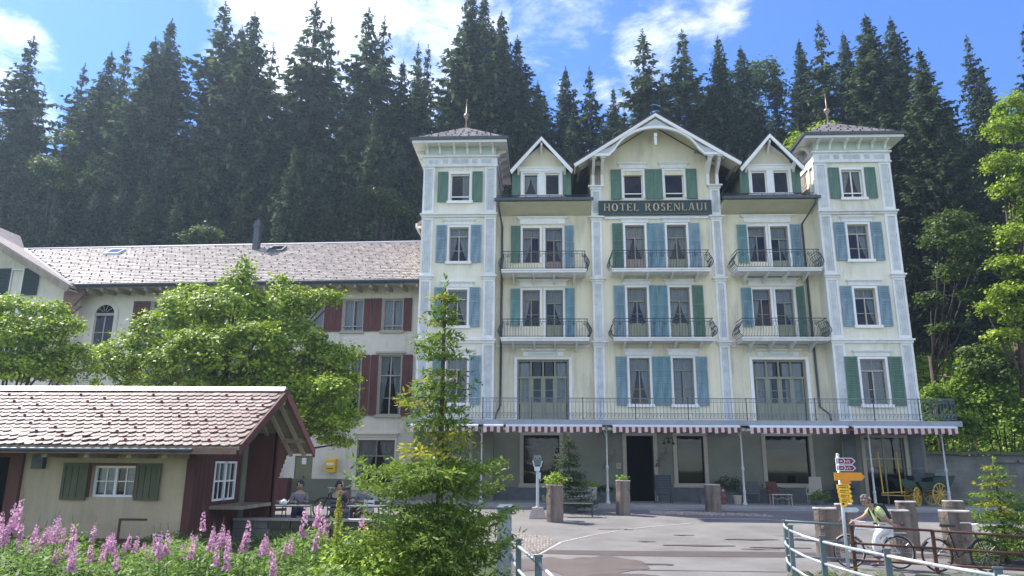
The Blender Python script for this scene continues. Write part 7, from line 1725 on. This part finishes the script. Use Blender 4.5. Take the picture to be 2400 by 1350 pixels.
o = thing('water_glass', 'clear drinking glass on the table near the cottage', 'glass', (-7.2, 21.7, tz2+.737)); m = MB(); m.lathe([(.03, 0), (.035, .13), (.032, .13), (.027, .01)], (0, 0, 0), 10); m.build('tumbler', 'glass', o)
for i, (x, y, rz, lab) in enumerate(((-5.15, 22.6, 2.6, 'empty pale-topped terrace chair at the right-hand table'), (-4.7, 21.7, -1.2, 'empty dark terrace chair close to the young spruce'), (-6.9, 24.9, .3, 'empty black chair with a coat over it beside the wall bicycle'), (-8.0, 22.2, -2.2, 'empty dark chair tucked at the teapot table'))):
    o = thing('bistro_chair', lab, 'chair', (x, y, tz2), rz)
    for sx_ in (-1, 1):
        for sy_ in (-1, 1): m = MB(); m.tube([(sx_*.2, .02+sy_*.2, 0), (sx_*.19, .02+sy_*.19, .38 if sy_ < 0 else .88)], .016, 5); m.build('leg', 'steel' if i == 0 else 'iron', o)
    for k in range(4): ubox('seat_slat', 'plinth', o, -.21, .21, -.18+k*.1, -.10+k*.1, .40, .42)
    for k in range(3): ubox('back_slat', 'signw' if i == 0 else 'plinth', o, -.19, .19, .235, .25, .55+k*.12, .63+k*.12)
    if i == 2: m = MB(); m.hexa([(-.24,.20,.45),(.24,.20,.45),(.24,.34,.45),(-.24,.34,.45),(-.22,.22,.92),(.22,.22,.92),(.22,.30,.92),(-.22,.30,.92)]); m.build('coat', 'bikes', o)
# low terrace wall with pale coping
o = thing('terrace_wall', 'low dark stone wall with pale coping before the terrace guests', 'wall')
for i in range(9):
    a = -8.0+i*.5; MB().box(a+.006, a+.494, 19.12, 19.5, .585, .635).build('coping_stone', 'kerb', o)
g_ = random.Random(2)
for r in range(3):
    a = -8.0
    while a < -3.6: w_ = g_.uniform(.3, .6); b = min(a+w_, -3.5); MB().box(a+.012, b-.012, 19.17+g_.uniform(-.02, .02), 19.46, .0+r*.195, .185+r*.195).build('stone', 'wallst' if g_.random() < .6 else 'rock', o); a += w_
MB().box(-8.0, -3.5, 19.22, 19.45, -.3, .58).build('core', 'soil', o)

# ------------------------------------------------------------------ meadow in the left foreground
def weed_mesh(seed, h=1.25, pink=True, n=46):
    g = np.random.default_rng(seed); V = []; MI = []
    z = g.uniform(.10, .72 if pink else .95, n)*h; a = g.uniform(0, 6.28, n); d = nrm(np.stack([np.cos(a), np.sin(a), g.uniform(-.2, .45, n)], 1)); sd = nrm(np.cross(d, [0, 0, 1.])); L_ = g.uniform(.09, .17, n)*(1.1-.5*z/h)
    V.append(quad_strips(np.stack([0*z, 0*z, z], 1), d, sd, L_, L_*.26)); MI += [0]*n
    if pink:
        m = 56; z = (.70+.27*g.uniform(0, 1, m)**1.25)*h; a = g.uniform(0, 6.28, m); t = (z/h-.70)/.28; rr = .012+.036*np.sqrt(1-np.minimum(t, .98))
        p = np.stack([rr*np.cos(a), rr*np.sin(a), z], 1); nn = nrm(np.stack([np.cos(a), np.sin(a), g.uniform(-.3, .6, m)], 1)+g.normal(0, .4, (m, 3))); e = nrm(np.cross(nn, g.normal(0, 1, (m, 3)))); f = np.cross(nn, e); s_ = (.030*(1.15-.75*t))[:, None]
        V.append(np.stack([p-e*s_, p-f*s_, p+e*s_, p+f*s_], 1)); MI += [1]*m
        z = np.linspace(.95, 1.05, 8)*h; a = g.uniform(0, 6, 8); d = nrm(np.stack([np.cos(a)*.4, np.sin(a)*.4, np.full(8, 1.)], 1)); sd = nrm(np.cross(d, [1., 0, 0])); V.append(quad_strips(np.stack([0*z, 0*z, z], 1), d, sd, np.full(8, .03), np.full(8, .008))); MI += [2]*8
    return np.concatenate(V), np.array(MI)
FW = []
for s in range(5):
    V, MI = weed_mesh(70+s); lv = quads_mesh('leaves', V[MI != 1], ['weed', 'pink', 'dead'], MI[MI != 1]); fl = quads_mesh('flower_spike', V[MI == 1], 'pink'); mb = MB(); mb.tube([(0, 0, -.1), (.01, 0, .6), (0, .01, 1.28)], [.008, .006, .002], 5, cap=False); FW.append((lv, fl, mb.mesh('stem', 'weed')))
def fireweed(px, py, Y, label, k=None):
    p = atY(px, py, Y); zb = hgt(p.x, Y)-.03; s_ = max(.35, (p.z-zb)/1.25); v = random.randrange(5)
    o = thing('fireweed_plant', label, 'flower', (p.x, Y, zb), random.uniform(0, 6), 'pink fireweed plants in the left foreground'); o.scale = (max(.85, s_**.5), max(.85, s_**.5), s_); o.rotation_euler.x = random.gauss(0, .07); o.rotation_euler.y = random.gauss(0, .07)
    for nme, me in zip(('leaves', 'flower_spike', 'stem'), FW[v]): link(nme, me, o)
spec = [(62, 1190), (32, 1183), (10, 1215), (140, 1225), (165, 1250), (190, 1262), (205, 1235), (40, 1245), (75, 1240), (100, 1262), (118, 1248), (130, 1275), (260, 1272), (245, 1290), (220, 1290), (388, 1262), (455, 1262), (484, 1215), (486, 1255), (505, 1250), (523, 1245), (540, 1255), (575, 1235), (582, 1262), (595, 1270), (628, 1262), (612, 1285), (530, 1300), (330, 1290), (300, 1268), (728, 1190), (722, 1205), (738, 1222), (760, 1232), (752, 1262), (860, 1215), (690, 1275), (660, 1290), (15, 1265), (55, 1275), (85, 1290), (0, 1240), (150, 1290), (178, 1285), (270, 1300), (560, 1290), (640, 1300)]
for i, (px, py) in enumerate(spec):
    near = 'tall pink fireweed spike rising beside the yellow flower stalk' if 700 < px < 780 else ('pink fireweed spike in the thick patch at the left edge under the cottage recess' if px < 110 else ('pink fireweed spike in front of the cream cottage wall' if px < 440 else 'pink fireweed spike before the oxblood '+('corner of the cottage' if px < 500 else 'gable, under the side window' if px < 560 else 'gable, below the side shelf' if px < 610 else 'gable end, near the low terrace wall')))
    fireweed(px, py-22, RNG.uniform(10.8, 13.2) if px < 700 else RNG.uniform(10.5, 12), near)
for i in range(34):
    px = RNG.uniform(-20, 660); fireweed(px, RNG.uniform(1235, 1300) if px > 230 else RNG.uniform(1205, 1290), RNG.uniform(9.5, 13.5), 'pale pink fireweed spike low among the green stems '+('at the left edge' if px < 100 else 'below the cottage meter box' if px < 200 else 'below the cottage window' if px < 400 else 'below the cottage corner' if px < 520 else 'before the low terrace wall'))
# yellow stalk
p = atY(797, 1150, 11.2); zb = hgt(p.x, 11.2); o = thing('mullein_plant', 'single yellow flower stalk standing tall between fireweed and young spruce', 'flower', (p.x, 11.2, zb)); Hm = p.z-zb
g = np.random.default_rng(8); n = 420; z = Hm-g.uniform(0, 1, n)**1.1*.78; a = g.uniform(0, 6.28, n); t = (Hm-z)/.78; rr = .012+.055*np.minimum(1, t*2.2); pp = np.stack([rr*np.cos(a)*g.uniform(.5, 1, n), rr*np.sin(a)*g.uniform(.5, 1, n), z], 1); nn = nrm(np.stack([np.cos(a), np.sin(a), np.full(n, .4)], 1)+g.normal(0, .4, (n, 3))); e = nrm(np.cross(nn, g.normal(0, 1, (n, 3)))); f = np.cross(nn, e); s_ = np.full((n, 1), .018)
link('flower_spike', quads_mesh('flower_spike', np.stack([pp-e*s_, pp-f*s_, pp+e*s_, pp+f*s_], 1), 'mull'), o); m = MB(); m.tube([(0, 0, 0), (0, 0, Hm*.95)], [.014, .006], 6); m.build('stem', 'weed', o)
n = 60; z = g.uniform(.05, Hm*.45, n); a = g.uniform(0, 6.28, n); d = nrm(np.stack([np.cos(a), np.sin(a), g.uniform(0, .6, n)], 1)); sd = nrm(np.cross(d, [0, 0, 1.])); link('leaves', quads_mesh('leaves', quad_strips(np.stack([0*z, 0*z, z], 1), d, sd, np.full(n, .2), np.full(n, .07)), 'weed'), o)
# undergrowth
def mtest(x, y): return x < -.9-.0*y and y < 16.6 and (y > 6)
def meadow(name, label, n, hmax, seed, xr_, yr_, size, mats='weed', profile=None):
    g = np.random.default_rng(seed); x = g.uniform(*xr_, n); y = g.uniform(*yr_, n); f = (.62+.38*np.sin(x*1.9+seed)*np.cos(y*1.3+x)); zg = np.array([hgt(a, b) for a, b in zip(x, y)])
    z = zg+g.uniform(0, 1, n)**.7*hmax*np.clip(f, .3, 1); p = np.stack([x, y, z], 1); a = g.uniform(0, 6.28, n); d = nrm(np.stack([np.cos(a), np.sin(a), g.uniform(-.3, .9, n)], 1)); sd = nrm(np.cross(d, [0, 0, 1.])+g.normal(0, .3, (n, 3))); L_ = size*g.uniform(.6, 1.4, n)
    o = link(name, quads_mesh(name, quad_strips(p, d, sd, L_, L_*.32), mats)); return tag(o, label, 'plants', kind='stuff')
meadow('meadow_plants', 'dense green stems and leaves of the wild meadow in the left foreground', 60000, .80, 3, (-11.5, -1.0), (6.5, 13.8), .11)
meadow('meadow_plants', 'lower green plants at the foot of the cottage wall', 16000, .45, 4, (-15, -3.0), (13.2, 16.6), .10)
meadow('bank_weeds', 'straggly weeds on the bank below the rusty railing', 5000, .35, 6, (5.6, 12), (13.0, 16.2), .09)
meadow('garden_grass', 'long grass at the foot of the retaining wall', 12000, .28, 7, (16.8, 26), (31.5, 36.3), .12)
for i, (px, py, Y, r, n) in enumerate(((800, 1330, 10.4, .35, 1500), (850, 1290, 10.8, .3, 1200), (900, 1345, 10, .4, 1600))):
    p = atY(px, py, Y); o = thing('leafy_shrub', ('bright leafy shrub at the left foot of the young spruce', 'fresh green shrub between the yellow stalk and the young spruce', 'low leafy shrub in the bottom edge before the young spruce')[i], 'shrub', (p.x, Y, hgt(p.x, Y)))
    hh = p.z-hgt(p.x, Y); link('foliage', leaf_cloud(80+i, [(0, 0, hh, r, r*.8), (.2, 0, hh-.15, r*.8, r*.6), (-.2, .1, hh-.2, r*.8, r*.7)], n, .07, 'maple'), o); m = MB(); m.tube([(0, 0, -.1), (0, 0, hh)], .012, 5); link('stem', m.mesh('stem', 'bark'), o)

# ------------------------------------------------------------------ air
hz = MB(); hz.box(-130, 150, -12, 130, -3.5, 130)
hm = bpy.data.materials.new('air'); hm.use_nodes = True; t = hm.node_tree; t.nodes.clear(); ho = t.nodes.new('ShaderNodeOutputMaterial'); hv = t.nodes.new('ShaderNodeVolumePrincipled')
hv.inputs['Color'].default_value = (.62, .80, 1, 1); hv.inputs['Density'].default_value = .0007; hv.inputs['Anisotropy'].default_value = .45; t.links.new(hv.outputs[0], ho.inputs['Volume'])
M['air'] = hm; tag(hz.build('haze', 'air'), 'thin pale summer haze in the valley air', kind='stuff')
